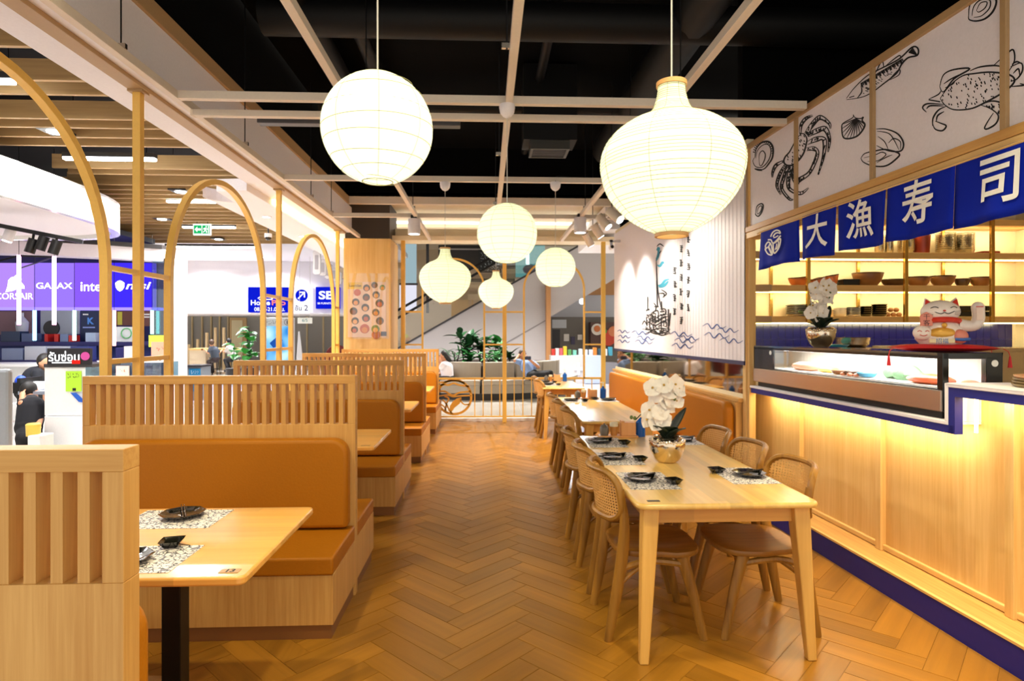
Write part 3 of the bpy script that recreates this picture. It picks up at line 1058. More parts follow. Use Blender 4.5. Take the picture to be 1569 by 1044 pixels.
def flower_mesh():
    mb = MB()
    for k in range(5):
        a = 2 * PI * k / 5 + 0.3
        ln, wd_ = (0.034, 0.017) if k % 2 else (0.030, 0.023)
        def pt(u, v, a=a, ln=ln, wd_=wd_):
            r_ = 0.004 + ln * u
            w_ = wd_ * math.sin(PI * min(1, u * 0.93 + 0.05)) ** 0.7 * (v - 0.5) * 2
            z_ = 0.010 * u * u - 0.006 * abs(v - 0.5) * 2 * u
            return (r_ * math.cos(a) - w_ * math.sin(a), r_ * math.sin(a) + w_ * math.cos(a), z_)
        mb.grid(pt, 5, 4)
    return mb.mesh('flower', M['petal'], True)


flower_me = flower_mesh()
center_me = MB().ball((0, 0, 0.003), 0.004, 8, 6, (1, 1, 1.3)).mesh('flower_center', plain('flower_center', '#c9a03c', 0.5), True)


def orchid(name, label, loc, scale=1.0, seed=1, rz=0.0, frame=None):
    rr = random.Random(seed)
    Mx = (frame or Matrix()) @ Matrix.Translation(loc) @ Matrix.Rotation(rz, 4, 'Z') @ Matrix.Scale(scale, 4)
    t = thing(name, label, 'potted plant', M=Mx)
    MB().lathe([(0.0, 0.0), (0.05, 0.0), (0.075, 0.025), (0.098, 0.075), (0.104, 0.105), (0.100, 0.128), (0.086, 0.148), (0.080, 0.150), (0.078, 0.145), (0.09, 0.125), (0.07, 0.12), (0.0, 0.12)], 40).build('pot', M['silver'], t, smooth=True)
    bd = MB()
    for j in range(46):
        a = 2 * PI * j / 46
        bd.ball((0.098 * math.cos(a), 0.098 * math.sin(a), 0.128 + 0.004 * math.sin(j * 2.3)), 0.008, 6, 4)
    bd.build('hammered_rim', M['silver'], t, smooth=True)
    for k, (az, ln, lift, wd_) in enumerate(((15, 0.21, 0.9, 0.085), (100, 0.15, 0.6, 0.07), (165, 0.18, 0.75, 0.085), (215, 0.17, 0.7, 0.09), (265, 0.15, 0.75, 0.11), (310, 0.17, 0.65, 0.10))):
        a = R(az)
        def lf(u, v, a=a, ln=ln, lift=lift, wd_=wd_):
            r_ = ln * u * (1 - 0.45 * lift)
            z_ = 0.135 + ln * lift * u - 0.10 * (1 - lift) * u * u
            w_ = wd_ * math.sin(PI * (0.12 + 0.86 * u)) ** 0.8 * (v - 0.5)
            z_ += 0.3 * abs(w_)
            return (r_ * math.cos(a) - w_ * math.sin(a), r_ * math.sin(a) + w_ * math.cos(a), z_)
        o = MB().grid(lf, 9, 4).build('leaf', M['leaf'], t, smooth=True)
        o.modifiers.new('solid', 'SOLIDIFY').thickness = 0.003
    stems = [[(0.01, 0, 0.13), (0.012, 0.0, 0.28), (0.01, -0.005, 0.40), (-0.03, -0.02, 0.455), (-0.08, -0.03, 0.45), (-0.13, -0.03, 0.40)],
             [(-0.005, 0.01, 0.13), (-0.01, 0.01, 0.26), (-0.03, 0.0, 0.33), (-0.09, -0.01, 0.335), (-0.15, -0.01, 0.29), (-0.19, -0.01, 0.25)]]
    for st in stems:
        MB().tube(bez(st, 6), 0.0035, 6).build('stem', M['stem'], t, smooth=True)
    pts = [(-0.10, -0.045, 0.44, 1.25), (-0.075, -0.03, 0.40, 1.2), (-0.035, -0.05, 0.455, 1.3), (0.0, -0.045, 0.425, 1.3), (0.035, -0.04, 0.46, 1.25), (0.055, -0.035, 0.43, 1.2),
           (0.015, -0.04, 0.375, 1.25), (0.045, -0.03, 0.36, 1.1), (-0.02, -0.03, 0.36, 1.1), (0.01, -0.02, 0.33, 1.0),
           (-0.115, -0.03, 0.31, 1.2), (-0.135, -0.035, 0.255, 1.1), (-0.085, -0.04, 0.27, 1.25), (-0.055, -0.045, 0.30, 1.25), (-0.04, -0.05, 0.255, 1.2), (-0.08, -0.04, 0.235, 1.1)]
    for x, y, z, s_ in pts:
        Ex = Euler((R(75 + rr.uniform(-22, 22)), R(rr.uniform(-15, 15)), R(rr.uniform(-40, 40)))).to_matrix().to_4x4()
        o = obj('flower', flower_me, t, M=Matrix.Translation((x, y, z)) @ Ex @ Matrix.Scale(s_ * 1.3, 4))
        obj('flower_center', center_me, o)
    for x, y, z in ((0.035, -0.05, 0.405), (0.03, -0.045, 0.375), (-0.195, -0.01, 0.26), (-0.215, -0.01, 0.265)):
        MB().ball((x, y, z), 0.011, 8, 6, (0.9, 0.9, 1.1)).build('bud', M['bud'], t, smooth=True)
    return t


orchid('potted_orchid', 'white orchid in a silver pot on the dining table', (1.116, 3.66, 0.75), 1.05, 3)
orchid('potted_orchid', 'white orchid in a silver bowl on top of the display case', (0.20, 4.42, 1.441), 1.0, 8, R(15), CM)

# ---- beckoning cat on its cushion
Mc = CM @ Matrix.Translation((0.24, 3.32, 1.441)) @ Matrix.Rotation(R(-28), 4, 'Z')
cu = thing('cushion', 'red tasselled cushion under the beckoning cat on the display case', 'cushion', M=Mc)


def cushion_pt(u, v):
    x, y = (u - 0.5) * 2, (v - 0.5) * 2
    e = max(abs(x), abs(y))
    return x * 0.25, y * 0.14, 1 - e ** 4


mb = MB()
mb.grid(lambda u, v: (cushion_pt(u, v)[0], cushion_pt(u, v)[1], 0.02 + 0.022 * cushion_pt(u, v)[2]), 14, 10)
mb.grid(lambda u, v: (cushion_pt(u, v)[0], cushion_pt(u, v)[1], 0.02 - 0.020 * cushion_pt(u, v)[2]), 14, 10)
mb.build('body', M['red'], cu, smooth=True)
for sx, sy in ((-1, -1), (1, -1), (1, 1)):
    x, y = sx * 0.25, sy * 0.14
    MB().tube([(x, y, 0.02), (x + sx * 0.02, y - 0.01, 0.005), (x + sx * 0.025, y - 0.015, -0.02)], 0.002, 6).tube([(x + sx * 0.025, y - 0.015, -0.02), (x + sx * 0.025, y - 0.015, -0.08)], [0.004, 0.011], 8).build('tassel', M['red'], cu, smooth=True)
cat = thing('beckoning_cat', 'white and gold beckoning cat figurine with raised paw on red cushion', 'figurine', M=Mc @ Matrix.Translation((0, 0, 0.040)))
MB().lathe([(0.0, 0.0), (0.10, 0.0), (0.125, 0.03), (0.122, 0.07), (0.10, 0.11), (0.08, 0.14), (0.0, 0.15)], 28, sq=lambda a: 1 - 0.18 * abs(math.sin(a))).build('body', M['catwhite'], cat, smooth=True)
MB().ball((-0.005, -0.02, 0.185), 0.082, 22, 14, (1.18, 0.9, 0.80)).build('head', M['catwhite'], cat, smooth=True)
for s_ in (-1, 1):
    o = MB().tube([(s_ * 0.058, -0.01, 0.215), (s_ * 0.074, -0.005, 0.265)], [0.034, 0.003], 12, flat=0.6).build('ear', M['catwhite'], cat, smooth=True)
    MB().tube([(s_ * 0.060, -0.028, 0.222), (s_ * 0.073, -0.018, 0.256)], [0.022, 0.003], 10, flat=0.4).build('inner_ear', M['catred'], o, smooth=True)
fc = MB()
for s_ in (-1, 1):
    fc.tube(bez([(s_ * 0.028, -0.094, 0.205), (s_ * 0.045, -0.088, 0.212), (s_ * 0.062, -0.076, 0.205)], 5), 0.0022, 5)
    fc.tube(bez([(0, -0.096, 0.180), (s_ * 0.016, -0.0955, 0.172), (s_ * 0.034, -0.090, 0.178), (s_ * 0.048, -0.083, 0.186)], 5), 0.0022, 5)
    for q in range(3):
        fc.tube([(s_ * 0.05, -0.083, 0.185 - 0.008 * q), (s_ * 0.085, -0.058, 0.187 - 0.012 * q)], 0.001, 4)
fc.build('face_lines', M['ink'], cat, smooth=True)
MB().ball((0, -0.096, 0.189), 0.006, 8, 6, (1.3, 0.6, 0.8)).build('nose', M['catred'], cat, smooth=True)
MB().tube([(0.085 * math.cos(R(q)), -0.01 + 0.078 * math.sin(R(q)), 0.128 - 0.012 * math.sin(R(q))) for q in range(180, 361, 15)], 0.016, 8).build('bib', M['catred'], cat, smooth=True)
MB().ball((0, -0.092, 0.108), 0.014, 10, 8).build('bell', M['catgold'], cat, smooth=True)
MB().ball((-0.005, -0.062, 0.062), 0.062, 18, 10, (1.15, 0.75, 0.66)).build('gold_coin', M['catgold'], cat, smooth=True)
MB().box(-0.075, 0.045, -0.114, -0.100, 0.008, 0.030).build('plaque', plain('plaque', '#f1dcae', 0.5), cat, bev=0.004)
lettering('plaque_marks', '招福', 0.03, M['catblue'], cat, (-0.015, -0.1148, 0.018))
MB().tube(bez([(0.085, -0.02, 0.11), (0.145, -0.03, 0.105), (0.168, -0.035, 0.14), (0.165, -0.04, 0.20)], 5), [0.034, 0.034, 0.033, 0.032, 0.031, 0.031, 0.031, 0.031, 0.030, 0.030, 0.030, 0.030, 0.030, 0.030, 0.031, 0.031], 12).ball((0.165, -0.04, 0.205), 0.033, 12, 8).build('raised_paw', M['catwhite'], cat, smooth=True)
MB().box(0.150, 0.180, -0.0745, -0.070, 0.135, 0.205).build('paw_tag', plain('paw_tag', '#f3d9c8', 0.5), cat, bev=0.003)
MB().box(0.148, 0.182, -0.076, -0.0735, 0.207, 0.212).build('paw_band', M['catred'], cat)
MB().ball((-0.10, -0.07, 0.065), 0.045, 16, 10, (1.05, 0.8, 0.95)).build('small_mask', M['catwhite'], cat, smooth=True)
fc = MB()
for s_ in (-1, 1):
    fc.tube(bez([(-0.10 + s_ * 0.008, -0.107, 0.072), (-0.10 + s_ * 0.018, -0.104, 0.078), (-0.10 + s_ * 0.028, -0.098, 0.073)], 4), 0.002, 5)
fc.tube(bez([(-0.118, -0.104, 0.055), (-0.10, -0.107, 0.048), (-0.082, -0.104, 0.055)], 4), 0.002, 5)
fc.build('mask_lines', M['catred'], cat, smooth=True)
MB().prism([(-0.112, 0.105), (-0.052, 0.105), (-0.052, 0.165), (-0.082, 0.185), (-0.112, 0.165)], -0.085, -0.070, 'xz').build('wish_plaque', M['catpink'], cat, bev=0.004)
lettering('wish_marks', '千\n客', 0.034, M['ink'], cat, (-0.082, -0.0858, 0.138))
MB().ball((0.075, -0.075, 0.045), 0.040, 14, 10, (1.0, 0.75, 1.0)).build('fish_charm', M['catpink'], cat, smooth=True)
MB().tube([(0.05, -0.095, 0.03), (0.085, -0.108, 0.028), (0.115, -0.09, 0.03)], 0.009, 8).build('charm_wave', M['catblue'], cat, smooth=True)
# stacked round trays on the raised counter
for i in range(4):
    o = MB().lathe([(0.0, 0.0), (0.155, 0.0), (0.168, 0.012), (0.17, 0.018), (0.163, 0.018), (0.155, 0.008), (0.0, 0.006)], 40).build('serving_tray', plain('tray_brown', ('#8a7348', '#846c44', '#7d6640', '#d9a276')[i], 0.35), smooth=True,
                                                                                                                         M=CM @ Matrix.Translation((0.27, 2.66 - 0.004 * i, 1.287 + i * 0.0135)))
    tag(o, ('bottom', 'second lowest', 'third lowest', 'topmost tan')[i] + ' round serving tray of the stack on the raised counter', 'tray', 'trays on the raised counter')

# ================================================================ KITCHEN END WALL
WY = 6.45
SD = 6.12          # shelf front line
d0 = 6.12


def kx(px):
    return W(px, 500, d0).x


def kz(py):
    return H - (py - CY) / F * d0


# blue tile splash-back
tw = thing('tile_splashback', 'glossy cobalt blue tiles on the wall behind the counter', 'tiles', (0, WY, 0))
MB().box(kx(1162), 5.85, -0.012, 0, 0.9, kz(494)).build('grout_bed', M['grout'], tw)
tx0 = kx(1162)
tme = MB().box(0.002, 0.081, -0.022, -0.004, 0, 0.176).mesh('tile', M['bluetile'])
for r_ in range(4):
    zz = kz(494) - 0.178 * (r_ + 1)
    for i in range(int((5.85 - tx0) / 0.083)):
        obj('tile', tme, tw, (tx0 + i * 0.083, 0, zz))

sh = thing('wall_shelving', 'pale wooden wall shelves with brass uprights and warm strip lights', 'shelves', (0, 0, 0))
zs = [kz(494), kz(445), kz(393)]
for k, z in enumerate(zs):
    MB().box(kx(1190), 5.88, SD, WY, z, z + 0.065).build('shelf', M['pale_x'], sh, bev=0.003)
    MB().box(kx(1160), kx(1190), SD - 0.02, WY, z - 0.004, z + 0.068).build('shelf_end', plain('shelf_end', '#c0a07c', 0.5), sh, bev=0.003)
    MB().box(kx(1165), 5.85, SD + 0.06, SD + 0.08, z - 0.012, z).build('led_strip', M['led_warm'], sh)
    l = lamp('shelf_light', 'AREA', ((kx(1165) + 5.85) / 2, SD + 0.07, z - 0.014), 6.5, (1, 0.87, 0.50), 3.0, size_y=0.03)
    l.rotation_euler = (R(38), 0, 0)
MB().box(kx(1190), 5.88, SD, WY, kz(340), kz(340) + 0.065).build('shelf', M['pale_x'], sh, bev=0.003)
l = lamp('shelf_light', 'AREA', ((kx(1165) + 5.85) / 2, SD + 0.07, kz(340) - 0.014), 8, (1, 0.87, 0.50), 3.0, size_y=0.03)
l.rotation_euler = (R(38), 0, 0)
for px in (1248, 1405, 1546):
    MB().box(kx(px) - 0.018, kx(px) + 0.018, SD - 0.035, SD - 0.002, kz(494), 3.2).build('upright', M['brass'], sh, bev=0.002)
for px in (1213, 1360, 1505):
    MB().box(kx(px) - 0.015, kx(px) + 0.015, WY - 0.028, WY - 0.002, kz(494), 3.2).build('back_upright', M['brass'], sh, bev=0.002)

YS = SD + 0.15
zl, zm, zu = zs[0] + 0.065, zs[1] + 0.065, zs[2] + 0.065
mats = {'plate_white': plain('plate_white', '#efe9de', 0.3), 'cream_dish': plain('cream_dish', '#e9d6b4', 0.35), 'brown_bowl': plain('brown_bowl', '#8a5a2c', 0.4, bump=0.3, bscale=60),
        'dark_brown': plain('dark_brown', '#4a2f1a', 0.4), 'bowl_rim': plain('bowl_rim', '#5d4a34', 0.4), 'tray_orange': plain('tray_orange', '#b5642e', 0.4), 'redbrown': plain('red_brown', '#8c2f12', 0.35)}


def plate_stack(px0, px1, n_, dz, mat, label, group, rim=None, z=zl, flare=0.82):
    r = (kx(px1) - kx(px0)) / 2
    xc = (kx(px0) + kx(px1)) / 2
    prof = [(0, 0), (r * 0.55, 0), (r * flare, dz * 0.35), (r, dz * 1.3), (r * 0.97, dz * 1.35), (r * 0.75, dz * 0.6), (0, dz * 0.45)]
    me = MB().lathe(prof, 24).mesh('plate', mat, True)
    rm = MB().tube([(r * 0.99 * math.cos(2 * PI * j / 24), r * 0.99 * math.sin(2 * PI * j / 24), dz * 1.34) for j in range(24)], 0.005, 6, closed=True).mesh('rim', rim, True) if rim else None
    for i in range(n_):
        pos = 'topmost' if i == n_ - 1 else 'bottom' if i == 0 else ('second', 'third', 'fourth', 'fifth', 'sixth', 'seventh', 'eighth')[i - 1]
        if rm:
            t = thing('plate', f'{pos} {label}', 'plate', (xc, YS, z + i * dz), 0, group)
            obj('body', me, t)
            obj('rim', rm, t)
        else:
            tag(obj('plate', me, None, (xc, YS, z + i * dz)), f'{pos} {label}', 'plate', group)


plate_stack(1228, 1280, 6, 0.019, mats['plate_white'], 'wide white plate with a black rim in the shelf stack', 'wide white plates on the lower shelf', M['blackgloss'])
plate_stack(1281, 1303, 3, 0.022, mats['cream_dish'], 'cream dish in the low shelf stack beside white plates', 'cream dishes on the lower shelf')
plate_stack(1303, 1324, 4, 0.022, mats['plate_white'], 'small off-white dish in the shelf stack', 'small off-white dishes on the lower shelf')
plate_stack(1325, 1347, 5, 0.018, mats['plate_white'], 'small white bowl with a dark rim in the shelf stack', 'dark-rimmed bowls on the lower shelf', M['blackgloss'])
plate_stack(1348, 1366, 5, 0.021, M['ceramic'], 'small black bowl in the shelf stack', 'small black bowls on the lower shelf')
plate_stack(1367, 1391, 6, 0.021, M['ceramic'], 'larger black bowl in the shelf stack', 'larger black bowls on the lower shelf')
for i in range(5):
    gx, gz = ((-0.062, 0), (0, 0), (0.062, 0), (-0.031, 0.05), (0.031, 0.05))[i]
    tag(MB().ball((0, 0, 0), 0.028, 12, 8, (1.08, 0.9, 0.9)).build('gourd_bowl', mats['brown_bowl'], loc=(kx(1406) + gx, YS + 0.03, zl + 0.0255 + gz), smooth=True),
        ('bottom brown gourd bowl beside the black bowls', 'bottom brown gourd bowl between its two neighbours', 'bottom brown gourd bowl behind the brass upright', 'upper brown gourd bowl beside the black bowls', 'upper brown gourd bowl behind the brass upright')[i], 'bowl', 'brown gourd bowls on the lower shelf')
for i in range(2):
    tag(MB().prism(rrect(-0.23, 0.23, -0.12, 0.12, 0.05), 0, 0.055, 'xy').build('black_tray', M['blackgloss'], loc=(kx(1525), YS, zl + i * 0.06), bev=0.01),
        ('lower', 'upper')[i] + ' large black tray of the pair on the lower shelf', 'tray', 'large black trays')


def boat(px0, px1, h, mat, label, z=zm, flat=0.8, rim=None, wavy=0.0):
    h *= 1.2
    r = (kx(px1) - kx(px0)) / 2
    xc = (kx(px0) + kx(px1)) / 2
    prof = [(0, 0), (r * 0.55, 0), (r * 0.85, h * 0.4), (r, h * 0.9), (r * 0.97, h), (r * 0.9, h * 0.92), (r * 0.7, h * 0.45), (0, h * 0.3)]
    mb = MB().lathe(prof, 28)
    mb.v = [(x, y * flat, z_ + wavy * math.sin(x * 22) * z_ / h) for x, y, z_ in mb.v]
    t = thing('serving_bowl', label, 'bowl', (xc, YS, z), 0, 'brown bowls and boats on the middle shelf')
    mb.build('body', mat, t, smooth=True)
    rg = MB().tube([(r * 0.985 * math.cos(2 * PI * j / 28), r * 0.985 * math.sin(2 * PI * j / 28) * flat, h * 0.97 + wavy * math.sin(r * 0.985 * math.cos(2 * PI * j / 28) * 22)) for j in range(28)], 0.006, 6, closed=True)
    rg.build('rim', rim or M['blackgloss'], t, smooth=True)


boat(1230, 1263, 0.075, mats['tray_orange'], 'orange-brown wooden boat dish at the far left of the middle shelf', wavy=0.006)
boat(1264, 1290, 0.07, mats['tray_orange'], 'wavy orange-brown wooden dish beside the black board', wavy=0.016)
boat(1291, 1311, 0.10, mats['tray_orange'], 'tall orange-brown wooden dish leaning on the black board', wavy=0.01)
tag(MB().box(kx(1311), kx(1338), YS - 0.1, YS + 0.1, zm, zm + 0.07).build('black_board', M['blackmetal'], bev=0.008), 'black wooden board on the middle shelf', 'board')
boat(1336, 1384, 0.12, mats['brown_bowl'], 'big round tan bowl with a speckled rim on the middle shelf', rim=mats['bowl_rim'])
boat(1384, 1424, 0.06, mats['dark_brown'], 'low dark brown dish beside the big tan bowl')
boat(1425, 1463, 0.085, mats['brown_bowl'], 'brown bowl with black rim just right of the brass upright')
boat(1465, 1504, 0.095, mats['brown_bowl'], 'deeper brown bowl with black rim above the cat')
boat(1506, 1530, 0.07, mats['dark_brown'], 'small dark dish beside the far brass upright')
boat(1532, 1566, 0.085, mats['brown_bowl'], 'brown bowl at the right end of the middle shelf')


def cup_stack(px0, px1, n_, label, group, mat=None, z=None):
    z = zu if z is None else z
    r = (kx(px1) - kx(px0)) / 2
    xc = (kx(px0) + kx(px1)) / 2
    me = MB().lathe([(r * 0.8, 0), (r, 0.05), (r * 1.02, 0.052), (r * 0.96, 0.05), (r * 0.76, 0.004), (0, 0.004)], 20).mesh('cup', mat or M['clearplastic'], True)
    for i in range(n_):
        pos = 'topmost' if i == n_ - 1 else ('bottom', 'second', 'third', 'fourth', 'fifth', 'sixth', 'seventh', 'eighth')[i]
        tag(obj('plastic_bowl', me, None, (xc, YS, z + i * 0.022)), f'{pos} {label}', 'bowl', group)


cup_stack(1372, 1386, 8, 'clear plastic bowl of the narrow stack farther from the brass upright', 'clear plastic bowls on the top shelf')
cup_stack(1388, 1402, 8, 'clear plastic bowl of the narrow stack touching the brass upright', 'clear plastic bowls on the top shelf')
cup_stack(1411, 1436, 8, 'clear plastic bowl of the stack beside the red tub', 'clear plastic bowls on the top shelf')
tag(MB().lathe([(0, 0), (0.075, 0), (0.088, 0.2), (0.083, 0.2), (0.07, 0.01), (0, 0.01)], 24).build('red_bucket', mats['redbrown'], loc=(kx(1449), YS, zu), smooth=True),
    'red-brown tub on the top shelf between clear bowls', 'tub')
cup_stack(1475, 1504, 9, 'wide clear plastic bowl of the stack nearer the red tub', 'wide clear plastic bowls on the top shelf')
cup_stack(1507, 1536, 9, 'wide clear plastic bowl of the stack nearer the brown tray', 'wide clear plastic bowls on the top shelf')
tag(MB().prism(rrect(-0.1, 0.1, -0.1, 0.1, 0.03), 0, 0.03).build('brown_tray', mats['redbrown'], loc=(kx(1556), YS, zu), bev=0.006), 'flat red-brown tray at the end of the top shelf', 'tray')
# worktop behind the case with a steel bowl
bc = thing('back_worktop', 'steel worktop running under the blue tiles', 'worktop', (0, 0, 0))
MB().box(2.75, 5.85, 5.85, 6.42, 1.36, 1.40).build('top', M['steel'], bc, bev=0.004)
MB().box(2.8, 5.85, 5.95, 6.42, 0.0, 1.36).build('cabinet', M['steel'], bc)
bz = 1.40
xb = W(1320, 525, 6.15).x
tag(MB().lathe([(0, 0), (0.12, 0), (0.16, 0.03), (0.175, 0.10), (0.185, 0.105), (0.17, 0.10), (0.15, 0.03), (0, 0.012)], 28).build('steel_bowl', M['steel'], loc=(xb, 6.15, bz), smooth=True),
    'shiny steel mixing bowl in front of the blue tiles', 'bowl')
tag(MB().lathe([(0, 0), (0.09, 0), (0.12, 0.03), (0.124, 0.032), (0.09, 0.008), (0, 0.006)], 24).build('blue_dish', plain('turquoise_plastic', '#1f8fc0', 0.35), loc=(xb - 0.26, 6.0, bz), smooth=True), 'turquoise plastic dish beside the steel bowl', 'dish')
tag(MB().prism(rrect(-0.13, 0.13, -0.06, 0.06, 0.02), 0, 0.02).build('folded_cloth', plain('folded_cloth', '#d8cbb8', 0.8), loc=(xb + 0.28, 6.0, bz), bev=0.006), 'folded pale cloth beside the steel bowl', 'cloth')

# ================================================================ BOOTHS
BX, BL = -0.77, 1.56
BY = [1.34, 3.6, 5.67, 7.74, 9.81]


def booth(loc, label, sides=(-1, 1)):
    t = thing('booth_bench', label, 'booth bench', loc, 0, 'slatted oak booth benches')
    for s in sides:
        MB().box(-BL, -0.012, min(s * 0.53, s * 0.03), max(s * 0.53, s * 0.03), 0.0, 0.075).build('plinth', wood_dark, t)
        MB().box(-BL, 0.0, min(s * 0.545, s * 0.03), max(s * 0.545, s * 0.03), 0.075, 0.325).build('base', M['oak_z'], t, bev=0.002)
        MB().box(-BL, 0.0, min(s * 0.55, s * 0.032), max(s * 0.55, s * 0.032), 0.325, 0.415).build('seat_cushion', M['leather'], t, smooth=True, bev=0.012, seg=3)
        poly = [(-BL + 0.02, 0.425)] + [(-0.025, 0.425)] + arc(-0.115, 0.845, 0.09, 0, 90, 6) + arc(-BL + 0.11, 0.845, 0.09, 90, 180, 6)
        o = MB().prism(poly, s * 0.034, s * 0.125, 'xz').build('back_cushion', M['leather'], t, smooth=True, bev=0.022, seg=3)
    MB().box(-BL, 0.0, -0.03, 0.03, 0.0, 1.01).build('lower_panel', M['oak_z'], t, bev=0.002)
    MB().box(-BL, 0.0, -0.03, 0.03, 1.247, 1.295).build('top_rail', M['oak_x'], t, bev=0.002)
    MB().box(-BL, -BL + 0.04, -0.03, 0.03, 1.01, 1.247).build('stile', M['oak_z'], t, bev=0.002)
    MB().box(-0.045, 0.0, -0.03, 0.03, 1.01, 1.247).build('stile', M['oak_z'], t, bev=0.002)
    for i in range(26):
        x = -0.085 - i * 0.0555
        obj('slat', slat_me, t, (x, 0, 0))
    return t


wood_dark = plain('plinth_brown', '#8a5a2c', 0.5)
slat_me = MB().box(-0.0125, 0.0125, -0.026, 0.026, 1.01, 1.247).mesh('slat', M['oak_z'])
b0 = booth((BX, BY[1], 0), 'slatted oak booth bench with tan cushions facing the table numbered 13')
booth((BX, BY[0], 0), 'slatted oak booth bench turned away, its plain oak back showing beside table 13', (1,))
for i, lb in ((2, 'slatted oak booth bench, the next row behind the one facing table 13'),
              (3, 'slatted oak booth bench, second row behind the one facing table 13'),
              (4, 'slatted oak booth bench in the last row by the gold screen')):
    copy_tree(b0, None, (BX, BY[i], 0), 0, lb)


def booth_table(loc, label, number=None):
    t = thing('booth_table', label, 'table', loc, 0, 'booth tables')
    MB().prism(rrect(-1.46, 0, -0.40, 0.40, 0.03), 0.72, 0.75).build('table_top', M['top_x'], t, smooth=30, bev=0.008, seg=3)
    for x in (-0.42, -1.15):
        MB().box(x - 0.036, x + 0.036, -0.036, 0.036, 0.012, 0.715).build('leg', M['blackmetal'], t, bev=0.004)
        MB().prism(rrect(x - 0.2, x + 0.2, -0.2, 0.2, 0.03), 0, 0.012).build('base_plate', M['blackmetal'], t)
        MB().box(x - 0.12, x + 0.12, -0.12, 0.12, 0.712, 0.72).build('mount_plate', M['blackmetal'], t)
    p = MB().prism(rrect(-0.10, -0.035, -0.365, -0.33, 0.004), 0.75, 0.7515).build('number_plate', plain('plate_bronze', '#b58a4a', 0.4), t)
    if number:
        lettering('lettering', number, 0.035, M['ink'], p, (-0.067, -0.348, 0.7518), (0, 0, 0), bold=0.001)
    return t


TZ = 0.7505
booth_table((-0.785, 2.385, 0), 'wooden booth table with the number 13 at its corner', '13')
for i, lb in ((1, 'wooden booth table, the next one behind table 13'), (2, 'wooden booth table, second behind table 13'), (3, 'wooden booth table in the last booth by the gold screen')):
    booth_table((-0.785, (BY[i] + BY[i + 1]) / 2, 0), lb)

# ---------------------------------------------------------------- place settings
m, t_, b_ = bsdf('printed_placemat')
tc = t_.nodes.new('ShaderNodeTexCoord')
vo = t_.nodes.new('ShaderNodeTexVoronoi')
vo.feature = 'DISTANCE_TO_EDGE'
vo.inputs['Scale'].default_value = 45
nz = t_.nodes.new('ShaderNodeTexNoise')
nz.inputs['Scale'].default_value = 60
nz.inputs['Detail'].default_value = 3
r1 = t_.nodes.new('ShaderNodeValToRGB')
r1.color_ramp.elements[0].position, r1.color_ramp.elements[1].position = 0.03, 0.10
r1.color_ramp.elements[0].color, r1.color_ramp.elements[1].color = lin('#6a6a78'), lin('#f4ebe4')
r2 = t_.nodes.new('ShaderNodeValToRGB')
r2.color_ramp.elements[0].position, r2.color_ramp.elements[1].position = 0.38, 0.42
r2.color_ramp.elements[0].color, r2.color_ramp.elements[1].color = lin('#23242e'), lin('#ffffff')
mx = t_.nodes.new('ShaderNodeMix')
mx.data_type = 'RGBA'
mx.blend_type = 'MULTIPLY'
mx.inputs['Factor'].default_value = 1
for n_ in (vo, nz):
    t_.links.new(tc.outputs['Object'], n_.inputs['Vector'])
t_.links.new(vo.outputs['Distance'], r1.inputs['Fac'])
t_.links.new(nz.outputs['Fac'], r2.inputs['Fac'])
t_.links.new(r1.outputs['Color'], mx.inputs['A'])
t_.links.new(r2.outputs['Color'], mx.inputs['B'])
t_.links.new(mx.outputs['Result'], b_.inputs['Base Color'])
M['mat'] = m

mat_me = MB().box(-0.19, 0.19, -0.13, 0.13, 0, 0.0008).mesh('placemat', M['mat'])
oct_ = lambda a: 1.0 / math.cos(((a + PI / 8) % (PI / 4)) - PI / 8) * 0.96
plate_me = MB().lathe([(0, 0.0), (0.06, 0.0), (0.085, 0.010), (0.108, 0.022), (0.110, 0.026), (0.104, 0.025), (0.080, 0.013), (0.055, 0.006), (0, 0.006)], 32, sq=oct_).mesh('body', M['ceramic'], 25)
stick_me = MB().tube([(0, -0.11, 0), (0, 0.11, 0)], [0.0024, 0.0038], 6).mesh('chopstick', M['blackgloss'], True)
sqf = lambda a: 1.0 / max(abs(math.cos(a)), abs(math.sin(a))) ** 0.85
dish_me = MB().lathe([(0, 0.0), (0.022, 0.0), (0.036, 0.022), (0.040, 0.026), (0.036, 0.024), (0.020, 0.006), (0, 0.005)], 32, sq=sqf).mesh('sauce_dish', M['ceramic'], 25)


def setting(x, y, z, rot, where, dish=True, plate=True, k=1.0):
    """placemat, plate with chopsticks, square sauce dish; local +y points at the middle of the table"""
    Mx = Matrix.Translation((x, y, z)) @ Matrix.Rotation(rot, 4, 'Z')
    tag(obj('placemat', mat_me, M=Mx), 'printed paper placemat ' + where, 'placemat', 'printed placemats')
    if plate:
        tag(obj('plate', plate_me, M=Mx @ Matrix.Translation((-0.01, -0.03, 0.001)) @ Matrix.Scale(0.82 * k, 4)), 'black octagonal plate ' + where, 'plate', 'black octagonal plates')
        for q in (-1, 1):
            tag(obj('chopstick', stick_me, M=Mx @ Matrix.Translation((-0.012 + 0.006 * q, -0.035, 0.025)) @ Matrix.Rotation(R(28), 4, 'Z')), 'black chopstick lying across the plate ' + where, 'chopstick', 'black chopsticks')
    if dish:
        tag(obj('sauce_dish', dish_me, M=Mx @ Matrix.Translation((0.075, 0.12, 0.001)) @ Matrix.Rotation(R(12), 4, 'Z')), 'square black sauce dish ' + where, 'dish', 'square black sauce dishes')
        tag(obj('spoon_handle', stick_me, M=Mx @ Matrix.Translation((0.085, 0.14, 0.004)) @ Matrix.Rotation(R(70), 4, 'Z') @ Matrix.Scale(0.55, 4)), 'short dark stick by the sauce dish ' + where, 'chopstick', 'dark sticks by the dishes')


